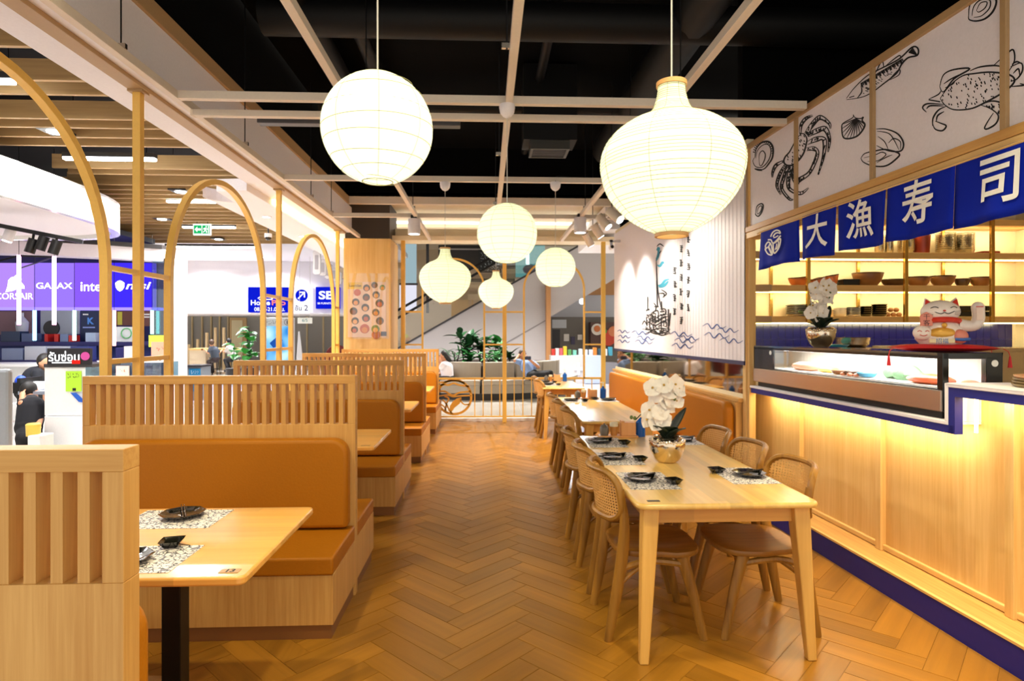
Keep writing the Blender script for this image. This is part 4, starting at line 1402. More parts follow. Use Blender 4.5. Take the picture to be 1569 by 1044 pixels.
setting(-1.32, 2.62, TZ, PI, 'on the far side of table 13', dish=False)
setting(-1.24, 2.16, TZ, 0, 'on the near side of table 13')
setting(-1.35, 4.9, TZ, PI, 'on the booth table behind table 13')

# ================================================================ DINING TABLES AND CHAIRS
def dining_table(loc, w, l, label, apron=True):
    t = thing('dining_table', label, 'table', loc, 0, 'dining tables')
    MB().prism(rrect(-w / 2, w / 2, -l / 2, l / 2, 0.05, 6), 0.722, 0.75).build('table_top', M['top_y'], t, smooth=30, bev=0.011, seg=3)
    for sx in (-1, 1):
        for sy in (-1, 1):
            a = Vector((sx * (w / 2 - 0.075), sy * (l / 2 - 0.075), 0.724))
            b = Vector((sx * (w / 2 - 0.035), sy * (l / 2 - 0.035), 0.0))
            mb = MB()
            rings = []
            for p, h in ((a, 0.038), (a.lerp(b, 0.15), 0.037), (b, 0.021)):
                rings.append([p + Vector((dx * h, dy * h, 0)) for dx, dy in ((-1, -1), (1, -1), (1, 1), (-1, 1))])
            mb.loft(rings).build('leg', M['tleg'], t, bev=0.006)
    for sy in (-1, 1):
        MB().box(-w / 2 + 0.11, w / 2 - 0.11, sy * (l / 2 - 0.075) - 0.011, sy * (l / 2 - 0.075) + 0.011, 0.645, 0.722).build('apron', M['tapron'], t, bev=0.002)
    for sx in (-1, 1):
        MB().box(sx * (w / 2 - 0.075) - 0.011, sx * (w / 2 - 0.075) + 0.011, -l / 2 + 0.11, l / 2 - 0.11, 0.645, 0.722).build('apron', M['tapron'], t, bev=0.002)
    MB().prism(rrect(-w / 2 + 0.06, -w / 2 + 0.12, -l / 2 + 0.05, -l / 2 + 0.075, 0.003), 0.75, 0.7512).build('number_plate', plain('plate_dark', '#4a4640', 0.4), t)
    return t


dining_table((1.135, 3.69, 0), 0.87, 1.89, 'long pale wooden dining table carrying the potted orchid')
dining_table((1.205, 6.42, 0), 0.68, 2.1, 'pale wooden dining table along the tan bench, behind the orchid table')
dining_table((1.14, 9.42, 0), 0.62, 1.35, 'small pale wooden dining table beside the gold back screen')

# cane weave with real see-through holes between the strands
m, t_, b_ = bsdf('woven_cane')
tc = t_.nodes.new('ShaderNodeTexCoord')
sp = t_.nodes.new('ShaderNodeSeparateXYZ')
t_.links.new(tc.outputs['Object'], sp.inputs[0])


def node(op, a, b=None):
    q = t_.nodes.new('ShaderNodeMath')
    q.operation = op
    for i, s in enumerate((a, b)):
        if s is None:
            continue
        if isinstance(s, (int, float)):
            q.inputs[i].default_value = s
        else:
            t_.links.new(s, q.inputs[i])
    return q.outputs[0]


hx = node('GREATER_THAN', node('SINE', node('MULTIPLY', sp.outputs[0], 2 * PI / 0.015)), 0.05)
hz = node('GREATER_THAN', node('SINE', node('MULTIPLY', sp.outputs[2], 2 * PI / 0.015)), 0.05)
hole = node('MULTIPLY', hx, hz)
b_.inputs['Base Color'].default_value = lin('#d9a55e')
b_.inputs['Roughness'].default_value = 0.5
t_.links.new(node('SUBTRACT', 1.0, node('MULTIPLY', hole, 1.0)), b_.inputs['Alpha'])
M['cane'] = m


def back_pt(u, z):
    """backrest surface: u in -1..1 across, z height; gently curved around the sitter"""
    x = 0.232 * u
    y = -0.285 + 0.10 * u * u - 0.14 * (z - 0.6)
    return Vector((x, y, z))


def make_chair():
    t = thing('dining_chair', 'x', 'chair', (0, 0, 0), 0, 'wooden cane-back dining chairs')
    # saddle seat
    poly = []
    for q in range(40):
        a = 2 * PI * q / 40
        ca, sa = math.cos(a), math.sin(a)
        rx = 0.235 if sa > 0 else 0.215
        poly.append((rx * math.copysign(abs(ca) ** 0.55, ca), 0.225 * math.copysign(abs(sa) ** 0.6, sa) + 0.01))
    mb = MB()
    rings = []
    for k, z in ((0.90, 0.412), (0.985, 0.420), (1.0, 0.434), (0.985, 0.445), (0.90, 0.449), (0.55, 0.440), (0.2, 0.436)):
        rings.append([(x * k, (y - 0.01) * k + 0.01, z) for x, y in poly])
    mb.loft(rings).build('seat', M['chair_y'], t, smooth=True)
    for s in (-1, 1):
        # rear leg sweeping up into the back post
        path = bez([(s * 0.205, -0.26, 0.0), (s * 0.205, -0.215, 0.25), (s * 0.21, -0.19, 0.43), (s * 0.224, -0.182, 0.60), (s * 0.232, -0.205, 0.765)], 6)
        rr = [0.015 + 0.008 * math.sin(PI * min(1, (i / (len(path) - 1)) * 1.15)) for i in range(len(path))]
        MB().tube(path, rr, 10, flat=1.35).build('rear_leg', M['chair'], t, smooth=True)
        fpth = bez([(s * 0.215, 0.225, 0.0), (s * 0.2, 0.175, 0.22), (s * 0.19, 0.12, 0.415)], 6)
        rr = [0.015 + 0.010 * (i / (len(fpth) - 1)) for i in range(len(fpth))]
        MB().tube(fpth, rr, 10, flat=1.3).build('front_leg', M['chair'], t, smooth=True)
        # side rail and curved bracket under the seat
        MB().tube(bez([(s * 0.205, -0.205, 0.36), (s * 0.198, -0.05, 0.395), (s * 0.193, 0.13, 0.375)], 6), 0.017, 8).build('side_rail', M['chair'], t, smooth=True)
        MB().tube(bez([(s * 0.206, -0.215, 0.27), (s * 0.203, -0.15, 0.33), (s * 0.2, -0.06, 0.395)], 5), 0.012, 8).build('bracket', M['chair'], t, smooth=True)
    MB().tube([(-0.195, 0.12, 0.385), (0.195, 0.12, 0.385)], 0.016, 8).build('front_rail', M['chair'], t, smooth=True)
    # backrest frame: closed rounded loop on the curved surface
    loop = []
    z0, z1, r = 0.60, 0.845, 0.085
    for cx_, cz_, a0 in ((1, 1, 0), (-1, 1, 90), (-1, -1, 180), (1, -1, 270)):
        for q in range(7):
            a = R(a0 + q * 15)
            px = cx_ * (0.232 - r) + r * math.cos(a)
            pz = (z1 - r if cz_ > 0 else z0 + r) + r * math.sin(a)
            loop.append(back_pt(px / 0.232, pz))
        if a0 in (0, 180):
            for q in range(1, 6):
                px = (cx_ - 2 * cx_ * q / 6) * (0.232 - r)
                loop.append(back_pt(px / 0.232, z1 if cz_ > 0 else z0))
    MB().tube(loop, 0.0165, 8, closed=True, flat=1.15).build('back_frame', M['chair'], t, smooth=True)

    def cane(u, v):
        uu = (u - 0.5) * 2
        zz = z0 + (z1 - z0) * v
        lim = 0.232
        dz = max(0, abs(zz - (z0 + z1) / 2) - ((z1 - z0) / 2 - r))
        half = (lim - r + math.sqrt(max(0, r * r - dz * dz))) / lim
        p = back_pt(uu * half, zz)
        return (p.x, p.y + 0.006, p.z)
    MB().grid(cane, 18, 14).build('cane_panel', M['cane'], t, smooth=True)
    return t


chair0 = make_chair()
chair_used = False


def chair(x, y, rz, label):
    global chair_used
    if not chair_used:
        chair_used = True
        chair0.location = (x, y, 0)
        chair0.rotation_euler = (0, 0, rz)
        chair0['label'] = label
        return chair0
    return copy_tree(chair0, None, (x, y, 0), rz, label)


for y, wh in ((3.19, 'at the numbered end of the orchid table'), (3.74, 'in the middle of the orchid table'), (4.29, 'next to the condiment tray of the orchid table')):
    chair(0.87, y, R(-90), 'cane-back wooden chair on the aisle side, ' + wh)
    chair(1.425, y, R(90), 'cane-back wooden chair on the counter side, ' + wh)
for i, y in enumerate((5.55, 6.2, 6.85)):
    chair(1.02, y, R(-90), 'cane-back wooden chair on the aisle side of the bench table, ' + ('first beyond the orchid table', 'middle of three', 'last of three')[i])
for i, y in enumerate((9.05, 9.65)):
    chair(1.06, y, R(-90), 'cane-back wooden chair at the small table, ' + ('nearer the bench table', 'against the gold screen')[i])

for x, y, wh in ((0.845, 3.2, 'at the numbered end of orchid table, aisle side'), (0.815, 3.77, 'mid-way along orchid table, aisle side'), (0.845, 4.33, 'next to the orchid table condiment tray')):
    setting(x + 0.02, y, TZ, R(-90), wh)
setting(1.43, 3.29, TZ, R(90), 'at the numbered end of orchid table, counter side')
setting(1.43, 4.40, TZ, R(90), 'on the counter side behind the orchid pot')
setting(1.03, 7.05, TZ, R(-90), 'on the aisle side of the bench table')
setting(1.42, 7.1, TZ, R(90), 'on the bench side of the bench table', dish=True)
setting(0.99, 9.3, TZ, R(-90), 'on the aisle side of the small table')
setting(0.98, 9.75, TZ, R(-90), 'at the screen end of the small table')

# ---- condiment sets
jar_c = plain('grey_glaze', '#6e675f', 0.35)
tray_w = wood('tray_wood', '#e5a868', '#d08a4c', 'x', 1.0, 0.4)
menu_w = wood('menu_wood', '#eab27a', '#d99458', 'z', 1.0, 0.45)
amber = plain('amber_cup', '#e09a50', 0.2, trans=0.25)
bluebot = plain('blue_bottle', '#1f6fd6', 0.15, trans=0.3)


def condiments(x, y, wh, s=1.0, blue=True, rz=0.0):
    Mx = Matrix.Translation((x, y, TZ)) @ Matrix.Rotation(rz, 4, 'Z') @ Matrix.Scale(s, 4)
    o = MB().prism(rrect(-0.15, 0.15, -0.055, 0.055, 0.012), 0, 0.012).build('condiment_tray', tray_w, M=Mx, bev=0.003)
    tag(o, 'flat wooden condiment tray ' + wh, 'tray', 'condiment trays')
    t = thing('sauce_jar', 'grey glazed lidded sauce jar ' + wh, 'jar', M=Mx @ Matrix.Translation((-0.105, 0, 0.012)), group='sauce jars')
    MB().lathe([(0, 0), (0.03, 0), (0.034, 0.02), (0.034, 0.055), (0.026, 0.066), (0, 0.066)], 20).build('body', jar_c, t, smooth=True)
    MB().lathe([(0, 0.066), (0.032, 0.066), (0.022, 0.078), (0.006, 0.083), (0.007, 0.092), (0, 0.094)], 20).build('lid', jar_c, t, smooth=True)
    t = thing('toothpick_cup', 'amber cup with a pale top ' + wh, 'cup', M=Mx @ Matrix.Translation((-0.03, 0, 0.012)), group='amber cups')
    MB().lathe([(0, 0), (0.024, 0), (0.030, 0.07), (0, 0.07)], 20).build('cup', amber, t, smooth=True)
    MB().lathe([(0.031, 0.068), (0.033, 0.072), (0.031, 0.098), (0, 0.098)], 20).build('pale_top', M['cream'], t, smooth=True)
    t = thing('menu_holder', 'pale wooden menu box ' + wh, 'box', M=Mx @ Matrix.Translation((0.075, 0, 0.012)), group='menu boxes')
    MB().box(-0.055, 0.055, -0.035, 0.035, 0, 0.10).build('box', menu_w, t, bev=0.003)
    MB().box(-0.052, -0.03, -0.036, 0.036, 0.10, 0.112).build('divider', menu_w, t, bev=0.002)
    if blue:
        t = thing('spray_bottle', 'blue sanitizer bottle with pump ' + wh, 'bottle', M=Mx @ Matrix.Translation((0.21, 0.02, 0)), group='blue bottles')
        MB().lathe([(0, 0), (0.034, 0), (0.036, 0.01), (0.036, 0.11), (0.014, 0.135), (0.012, 0.15), (0, 0.15)], 20).build('body', bluebot, t, smooth=True)
        MB().cyl((0, 0, 0.15), (0, 0, 0.165), 0.013, n=12).cyl((0, 0, 0.165), (0, 0, 0.19), 0.005, n=8).box(-0.035, 0.01, -0.007, 0.007, 0.19, 0.2).build('pump', M['whitegloss'], t)


condiments(1.01, 4.575, 'at the end of the orchid table', 1.0, False)
tag(MB().lathe([(0, 0), (0.034, 0), (0.036, 0.01), (0.036, 0.11), (0.014, 0.135), (0.0, 0.15)], 20).build('spray_bottle', bluebot, loc=(1.19, 4.585, TZ), smooth=True), 'blue bottle behind the orchid pot', 'bottle')
condiments(1.22, 7.28, 'at the far end of the bench table')
condiments(1.10, 9.95, 'on the small table by the screen')

# ---- tan banquette under the mirror (counter frame)
bq = thing('banquette', 'long tan leather bench along the mural wall', 'bench', M=CM)
poly = [(5.30, 0.43), (9.72, 0.43)] + arc(9.63, 0.84, 0.09, 0, 90, 6) + arc(5.39, 0.84, 0.09, 90, 180, 6)
MB().prism(poly, -0.165, -0.064, 'yz').build('back_cushion', M['leather'], bq, smooth=True, bev=0.03, seg=3)
MB().box(-0.62, -0.15, 5.28, 9.75, 0.325, 0.42).build('seat_cushion', M['leather'], bq, smooth=True, bev=0.015, seg=3)
MB().box(-0.61, -0.063, 5.28, 9.75, 0.075, 0.325).build('base', M['oak_z'], bq, bev=0.002)
MB().box(-0.58, -0.063, 5.3, 9.73, 0.0, 0.075).build('plinth', wood_dark, bq)
MB().box(-0.063, -0.003, 5.28, 9.75, 0.0, 0.928).build('back_panel', M['oak_z'], bq)

# ================================================================ GOLD TRELLIS AND BACK SCREEN
def sweep2(path, w, to3, t):
    """square section swept along a 2-D path; to3(a, b, off) gives 3-D with off = offset across the plane"""
    rings = []
    m_ = len(path)
    for i in range(m_):
        a, b = path[max(i - 1, 0)], path[min(i + 1, m_ - 1)]
        dx, dy = b[0] - a[0], b[1] - a[1]
        k = math.hypot(dx, dy)
        nx, ny = -dy / k * w / 2, dx / k * w / 2
        x, y = path[i]
        rings.append([to3(x + nx, y + ny, -t / 2), to3(x + nx, y + ny, t / 2), to3(x - nx, y - ny, t / 2), to3(x - nx, y - ny, -t / 2)])
    return MB().loft(rings)


TX = -2.39
tr = thing('gold_trellis', 'gold painted arch trellis standing along the booths', 'trellis', (TX, 0, 0))
yz = lambda a, b, o: (o, a, b)


def arch_path(y0, y1, zb, ztop):
    r = (y1 - y0) / 2
    return [(y0, zb)] + arc((y0 + y1) / 2, ztop - r, r, 180, 0, 28) + [(y1, zb)]


for y0, y1 in ((1.96, 3.88), (4.63, 6.55), (7.46, 9.52)):
    sweep2(arch_path(y0, y1, 0, 2.90), 0.045, yz, 0.05).build('arch', M['gold'], tr, smooth=30)
for y in (1.55, 4.235, 7.04, 9.78):
    MB().box(-0.026, 0.026, y - 0.026, y + 0.026, 0, 3.21).build('post', M['gold'], tr, bev=0.002)
    MB().box(-0.05, 0.05, y - 0.045, y + 0.045, 3.195, 3.21).build('post_cap', M['trimw'], tr)
for z in (1.96, 1.365):
    for a, b in ((1.55, 1.96), (3.88, 4.21), (4.26, 4.63), (6.55, 7.015), (7.065, 7.46), (9.52, 9.755)):
        MB().box(-0.02, 0.02, a, b, z - 0.016, z + 0.016).build('rung', M['gold'], tr)
MB().box(-0.05, 0.06, 0.5, 10.1, 3.21, 3.24).build('top_rail', M['trimw'], tr, bev=0.002)

SY = 10.5
scn = thing('gold_screen', 'gold metal screen with arches, railing and round emblem at the back', 'screen', (0, SY, 0))
xz = lambda a, b, o: (a, o, b)
for x in (-1.44, 0.32, 2.06):
    MB().box(x - 0.035, x + 0.035, -0.035, 0.035, 0, 3.16).build('post', M['gold'], scn, bev=0.002)
for x0, x1 in ((-1.106, -0.034), (0.66, 1.72)):
    sweep2(arch_path(x0, x1, 0.76, 2.85), 0.032, xz, 0.04).build('arch', M['gold'], scn, smooth=30)
for z in (1.925, 1.355):
    for a, b in ((-1.405, -1.106), (-0.034, 0.285), (0.355, 0.66), (1.72, 2.025)):
        MB().box(a, b, -0.014, 0.014, z - 0.014, z + 0.014).build('rung', M['gold'], scn)
MB().box(-1.44, 2.06, -0.02, 0.02, 0.745, 0.78).build('hand_rail', M['gold'], scn, bev=0.002)
MB().box(-1.44, 2.06, -0.015, 0.015, 0.085, 0.11).build('bottom_rail', M['gold'], scn, bev=0.002)
bal = MB().box(-0.008, 0.008, -0.008, 0.008, 0.11, 0.745).mesh('baluster', M['gold'])
x = -0.18
for x in [-1.27 + 0.146 * i for i in range(3)] + [-0.20 + 0.146 * i for i in range(4)] + [0.49 + 0.152 * i for i in range(11)]:
    obj('baluster', bal, scn, (x, 0, 0))
# emblem: ring with waves, reeds and a fish tail
emb = MB()
sE = 1.0 / 13.05 * 10.5 / F       # crop pixel -> metres


def e3(x, y):
    return ((x - 750) * sE - 0.558, 0, 0.440 - (y - 510) * sE)


SS = lambda pts, w=30: emb.stroke(bez(pts, 8), w, e3, taper=False)
emb.stroke([(750 + 340 * math.cos(2 * PI * q / 48), 510 + 340 * math.sin(2 * PI * q / 48)) for q in range(49)], 46, e3, taper=False)
SS(((420, 290), (540, 260), (640, 270), (740, 235), (850, 270), (980, 290), (1050, 300)), 34)
SS(((430, 200 + 20), (560, 210), (700, 185), (860, 200), (960, 240)), 30)
SS(((410, 400), (560, 395), (720, 475), (860, 420), (1080, 400)), 34)
SS(((440, 490), (620, 470), (730, 500), (860, 490), (1090, 480)), 26)
SS(((720, 840), (660, 780), (590, 640), (520, 560)), 30)
SS(((450, 640), (540, 690), (590, 780)), 26)
SS(((560, 490), (640, 540), (600, 640), (570, 780)), 30)
SS(((880, 520), (890, 600), (960, 660), (1060, 650)), 26)
tail = [(670, 830), (660, 700), (720, 600), (800, 540), (870, 520), (890, 580), (860, 640), (760, 720), (690, 820)]
emb.add([e3(*p) for p in tail], [tuple(range(len(tail)))])
o = emb.build('emblem', plain('emblem_gold', '#e2a640', 0.4, 0.0), scn)
sm_ = o.modifiers.new('solid', 'SOLIDIFY')
sm_.thickness = 0.02
sm_.offset = 0

# ================================================================ LANTERNS
def paper(name, es):
    m, t, b = bsdf(name)
    t.nodes.remove(b)
    tr_ = t.nodes.new('ShaderNodeBsdfTranslucent')
    tr_.inputs[0].default_value = lin('#f6f7df')
    df = t.nodes.new('ShaderNodeBsdfDiffuse')
    df.inputs[0].default_value = lin('#f3f3e0')
    mx = t.nodes.new('ShaderNodeMixShader')
    mx.inputs[0].default_value = 0.45
    em_ = t.nodes.new('ShaderNodeEmission')
    em_.inputs[0].default_value = lin('#e6f4c2')
    em_.inputs[1].default_value = es
    tc = t.nodes.new('ShaderNodeTexCoord')
    nz = t.nodes.new('ShaderNodeTexNoise')
    nz.inputs['Scale'].default_value = 14
    t.links.new(tc.outputs['Object'], nz.inputs['Vector'])
    mr = t.nodes.new('ShaderNodeMapRange')
    mr.inputs['To Min'].default_value = es * 0.94
    mr.inputs['To Max'].default_value = es * 1.06
    t.links.new(nz.outputs['Fac'], mr.inputs['Value'])
    t.links.new(mr.outputs[0], em_.inputs[1])
    ad = t.nodes.new('ShaderNodeAddShader')
    t.links.new(df.outputs[0], mx.inputs[1])
    t.links.new(tr_.outputs[0], mx.inputs[2])
    t.links.new(mx.outputs[0], ad.inputs[0])
    t.links.new(em_.outputs[0], ad.inputs[1])
    t.links.new(ad.outputs[0], t.nodes['Material Output'].inputs[0])
    return m


M['paper'] = paper('lit_paper', 0.22)
M['rib'] = plain('lantern_rib', '#9c986c', 0.6)
M['bamboo'] = plain('bamboo_ring', '#d8a368', 0.5)
M['cord'] = plain('white_cord', '#d8d4cc', 0.5)


def lantern(kind, px, py, d, wpx, label, ztop, cup=None, nrib=9, rise=0.0, group='paper lanterns', power=9):
    c = W(px, py, d)
    r = wpx / 2 / F * d
    t = thing('paper_lantern', label, 'lantern', (c.x, c.y, c.z), 0, group)
    if kind == 'globe':
        prof = [(r * math.sin(R(a)), r * math.cos(R(a))) for a in range(16, 165, 4)]
        bot = -r * math.cos(R(16))
        nw = 36
    else:
        k = r
        pts = [(0.20, 1.09), (0.19, 1.04), (0.205, 0.92), (0.24, 0.80), (0.30, 0.70), (0.42, 0.62), (0.62, 0.53), (0.82, 0.38), (0.95, 0.20), (1.0, 0.0), (0.985, -0.18), (0.92, -0.40), (0.79, -0.60), (0.60, -0.79), (0.40, -0.92), (0.26, -0.99), (0.22, -1.03)]
        prof = [(a * k, b * k) for a, b in bez(pts, 4)]
        nw = 40
    MB().lathe(prof, nw).build('paper_shade', M['paper'], t, smooth=True)
    if kind == 'globe' and nrib < 12:
        for i in range(nrib):
            a = R(22 + 136 * i / (nrib - 1))
            z, rr_ = r * math.cos(a), r * math.sin(a)
            tilt = 0.10 * r * math.sin(i * 1.3)
            MB().tube([((rr_ + 0.0005) * math.cos(2 * PI * q / 40), (rr_ + 0.0005) * math.sin(2 * PI * q / 40), z + tilt * math.sin(2 * PI * q / 40 + i) * 0.5) for q in range(40)], 0.0011, 5, closed=True).build('wire_rib', M['rib'], t, smooth=True)
    else:
        mb = MB()
        for i in range(nrib):
            s_ = 0.02 + 0.96 * i / (nrib - 1)
            q_ = prof[min(int(s_ * (len(prof) - 1)), len(prof) - 1)]
            mb.tube([((q_[0] + 0.0003) * math.cos(2 * PI * q / 40), (q_[0] + 0.0003) * math.sin(2 * PI * q / 40), q_[1]) for q in range(40)], 0.0009, 4, closed=True)
        mb.build('bamboo_ribs', M['rib'], t, smooth=True)
    # seams where the paper strips meet
    for q in range(8):
        a = 2 * PI * q / 8 + 0.2
        MB().tube([((rr_ + 0.0002) * math.cos(a), (rr_ + 0.0002) * math.sin(a), z_) for rr_, z_ in prof[::2]], 0.0008, 4).build('paper_seam', M['rib'], t, smooth=True)
    if kind == 'onion':
        for z_, rr_ in ((prof[0][1], prof[0][0]), (prof[-1][1], prof[-1][0])):
            MB().lathe([(rr_ * 0.92, -0.008), (rr_ * 1.06, -0.008), (rr_ * 1.06, 0.008), (rr_ * 0.92, 0.008), (rr_ * 0.92, -0.008)], 32, (0, 0, z_)).build('bamboo_ring', M['bamboo'], t, smooth=30)
    else:
        for z_ in (prof[0][1], prof[-1][1]):
            MB().tube([(prof[0][0] * math.cos(2 * PI * q / 24), prof[0][0] * math.sin(2 * PI * q / 24), z_) for q in range(24)], 0.0018, 6, closed=True).build('wire_ring', M['rib'], t, smooth=True)
    MB().tube([(0, 0, 0.04 * r), (0, 0, ztop - c.z)], 0.0032, 6).build('cord', M['cord'], t)
    MB().ball((0, 0, -0.16 * r), 0.03, 12, 8, (1, 1, 1.3)).build('bulb', M['lamp_white'], t, smooth=True)
    MB().cyl((0, 0, 0.0), (0, 0, 0.04 * r + 0.03), 0.016, n=10).build('socket', M['white'], t)
    l = lamp('lantern_bulb_light', 'POINT', (c.x, c.y, c.z - 0.28 * r), power * 0.115, (1, 0.93, 0.72), 0.045)
    if cup:
        # ceiling cup hanging on the beam above
        MB().lathe([(0.0, 0.02), (0.055, 0.02), (0.056, 0.0), (0.05, -0.035), (0.03, -0.06), (0.008, -0.072), (0.0, -0.072)], 20, (0, 0, ztop - c.z)).build('ceiling_cup', M['white'], t, smooth=True)
        MB().tube(bez([(0, 0, ztop - c.z + 0.02), (0.02, 0.02, ztop - c.z + 0.09), (0.16, 0.02, ztop - c.z + 0.085)], 5), 0.006, 6).build('supply_wire', M['blackmetal'], t)
    return t


lantern('globe', 578.5, 198, 2.25, 168, 'round paper lantern with a few wide wire ribs, over the booth aisle', 3.15, True, 9, power=6)
lantern('onion', 1029, 248, 2.3, 217, 'big onion-shaped ribbed paper lantern hanging by the orchid table', 3.15, True, 52, power=9)
lantern('globe', 777, 358, 4.22, 92, 'round paper lantern hanging from the central beam joint', 3.13, True, 14, power=6)
lantern('onion', 682, 424, 6.38, 79, 'onion-shaped paper lantern beside the oak column', 3.13, True, 26, power=9)
lantern('globe', 851, 410, 6.38, 61, 'round paper lantern in front of the mural wall end', 3.13, True, 14, power=6)
lantern('onion', 760, 445, 8.36, 54, 'smallest-looking onion paper lantern before the central screen post', 3.13, True, 20, power=8)

# ================================================================ LAMPS OF THE ROOM
def can(px, py, d, label):
    c = W(px, py, d)
    t = thing('ceiling_spotlight', label, 'spotlight', (c.x, c.y, c.z), 0, 'white cylinder spotlights')
    MB().lathe([(0.0, 0.10), (0.082, 0.10), (0.085, 0.09), (0.085, -0.11), (0.075, -0.11), (0.072, -0.08), (0, -0.08)], 28).build('housing', M['white'], t, smooth=30)
    MB().cyl((0, 0, -0.095), (0, 0, -0.085), 0.07, n=24).build('lens', M['lamp_white'], t)
    MB().box(-0.04, 0.04, -0.05, 0.05, 0.10, 0.15).build('driver_box', M['blackmetal'], t)
    lamp('spot_can_light', 'SPOT', (c.x, c.y, c.z - 0.13), 270, (1, 0.84, 0.62), 0.07, aim=(c.x, c.y, 0), spot=110, blend=0.8)
    return t


can(634.5, 347, 8.3, 'white cylinder spotlight beneath the booth-side beam near the column')
can(889, 345, 8.3, 'white cylinder spotlight beneath the beam near the mural')
# downlights of the room above the frame: their pools show on the floor by the counter and on the near tables
for i, (X, Y) in enumerate(((-1.55, 2.4), (0.16, 1.4), (1.31, 1.6), (1.75, 2.6))):
    t = thing('ceiling_spotlight', 'small black spotlight hung up among the dark pipes, ' + ('over table 13', 'over the front of the aisle', 'before the orchid table', 'beside the sushi counter')[i], 'spotlight', (X, Y, 3.95), 0, 'dark spotlights up in the void')
    MB().lathe([(0, 0.1), (0.05, 0.1), (0.055, -0.06), (0.048, -0.06), (0.045, -0.03), (0, -0.03)], 20).build('housing', M['blackmetal'], t, smooth=30)
    MB().cyl((0, 0, 0.1), (0, 0, 0.65), 0.01, n=8).build('stem', M['blackmetal'], t)
    if i < 3:
        lamp('room_spot_offscreen', 'SPOT', (X, Y, 3.86), 150, (1, 0.87, 0.54), 0.09, aim=(X, Y, 0), spot=110, blend=0.9)
    else:
        lamp('counter_spot_offscreen', 'SPOT', (X, Y, 3.86), 240, (1, 0.82, 0.5), 0.06, aim=(1.95, 2.95, 0), spot=34, blend=0.8)

# track spotlights washing the mural
trk = thing('spot_track', 'white track with small spotlights aimed at the mural', 'track light', (0, 0, 0))
pa, pb = W(945, 318, 7.0), W(903, 352, 8.9)
MB().bar(pa, pb, 0.035, 0.035).build('track', M['beam'], trk)
for u in (0.15, 0.85):
    q = pa.lerp(pb, u)
    MB().cyl(q, (q.x, q.y, 4.61), 0.005, n=6).build('hanger_rod', M['blackmetal'], trk)
for i, (px, py, d, ay) in enumerate(((901, 367, 8.8, 9.2), (915, 354, 8.2, 8.2), (925, 340, 7.6, 7.0), (942, 330, 6.9, 5.9))):
    c = W(px, py, d)
    aim = CM @ Vector((0.0, ay, 1.9))
    dr = (aim - c).normalized()
    sp_ = MB().cyl(c - dr * 0.10, c + dr * 0.10, 0.055, n=20).build('spotlight', M['beam'], trk, smooth=30)
    MB().cyl(c + dr * 0.101, c + dr * 0.104, 0.048, n=20).build('lens', M['lamp_white'], sp_)
    up = pa.lerp(pb, i / 3.0)
    MB().tube([c, Vector((c.x, c.y, up.z))], 0.012, 8).build('arm', M['beam'], trk)
    lamp('mural_spot_light', 'SPOT', c + dr * 0.13, 75, (1, 0.93, 0.78), 0.04, aim=aim, spot=80, blend=1.0)
# security cameras
c = W(937, 379, 9.6)
t = thing('security_camera', 'white bullet security camera at the end of the mural wall', 'camera', c)
MB().cyl((0.0, 0.06, 0.0), (0, -0.06, 0), 0.035, n=16).build('body', M['white'], t, smooth=30)
MB().cyl((0, -0.062, 0), (0, -0.06, 0), 0.026, n=16).build('lens', M['blackgloss'], t)
MB().box(-0.02, 0.02, 0.0, 0.05, 0.03, 0.12).box(-0.02, 0.16, 0.0, 0.04, 0.08, 0.12).build('mount', M['white'], t)

# menu poster on the column, behind a clear sheet
po = thing('menu_poster', 'pink food menu poster in a clear sleeve on the oak column', 'poster', (0, 10.135, 0))
pc = 10.1


def pp(x, y):
    p = W(525 + x / 10.44, 425 + y / 10.44, pc)
    return p.x, p.z


x0, z1 = pp(100, 80)
x1, z0 = pp(700, 960)
MB().box(x0, x1, -0.004, 0, z0, z1).build('paper', plain('poster_pink', '#e6c6b2', 0.5), po)
xa, za = pp(100, 85)
xb, zb2 = pp(330, 330)
MB().box(xa, xb, -0.005, -0.004, zb2 + (za - zb2) * 0.55, za).build('title_band', plain('poster_gold', '#d9b24a', 0.5), po)
lettering('lettering', 'LunchSet', 0.055, M['ink'], po, ((xa + xb) / 2, -0.0055, za - 0.06), bold=0.001)
bowl_cols = ['#33303a', '#b84a26', '#d98a3a', '#7b3a1c', '#e0a060', '#5d7a34']
for i, (x, y, r_, k) in enumerate(((250, 250, 55, 1), (225, 400, 58, 0), (190, 545, 60, 0), (215, 700, 58, 0), (205, 840, 55, 0), (395, 175, 55, 0), (390, 325, 58, 0), (375, 490, 62, 0), (385, 655, 62, 0), (365, 825, 75, 1),
                                   (520, 130, 50, 0), (545, 285, 58, 0), (600, 420, 65, 0), (540, 565, 58, 0), (605, 700, 62, 0), (535, 830, 65, 5), (545, 920, 70, 1), (645, 170, 45, 5))):
    cx_, cz_ = pp(x, y)
    rr_ = r_ / 10.44 * pc / F
    dsh = MB().cyl((cx_, -0.0062, cz_), (cx_, -0.004, cz_), rr_, n=18).build('food_picture', plain('poster_bowl_%d' % i, bowl_cols[k], 0.5), po)
    MB().cyl((cx_, -0.0072, cz_ - rr_ * 0.25), (cx_, -0.006, cz_ - rr_ * 0.25), rr_ * 0.62, n=14).build('topping', plain('poster_food_%d' % i, bowl_cols[(i % 4) + 1], 0.5), dsh)
MB().box(pp(620, 0)[0], pp(710, 0)[0], -0.006, -0.004, pp(0, 940)[1], pp(0, 870)[1]).build('corner_badge', plain('badge_blue', '#27345e', 0.5), po)
xa, za = pp(70, 0)
xb, zb2 = pp(750, 985)
MB().box(xa, xb, -0.014, -0.011, zb2, za + 0.06).build('clear_sleeve', M['clear'], po)

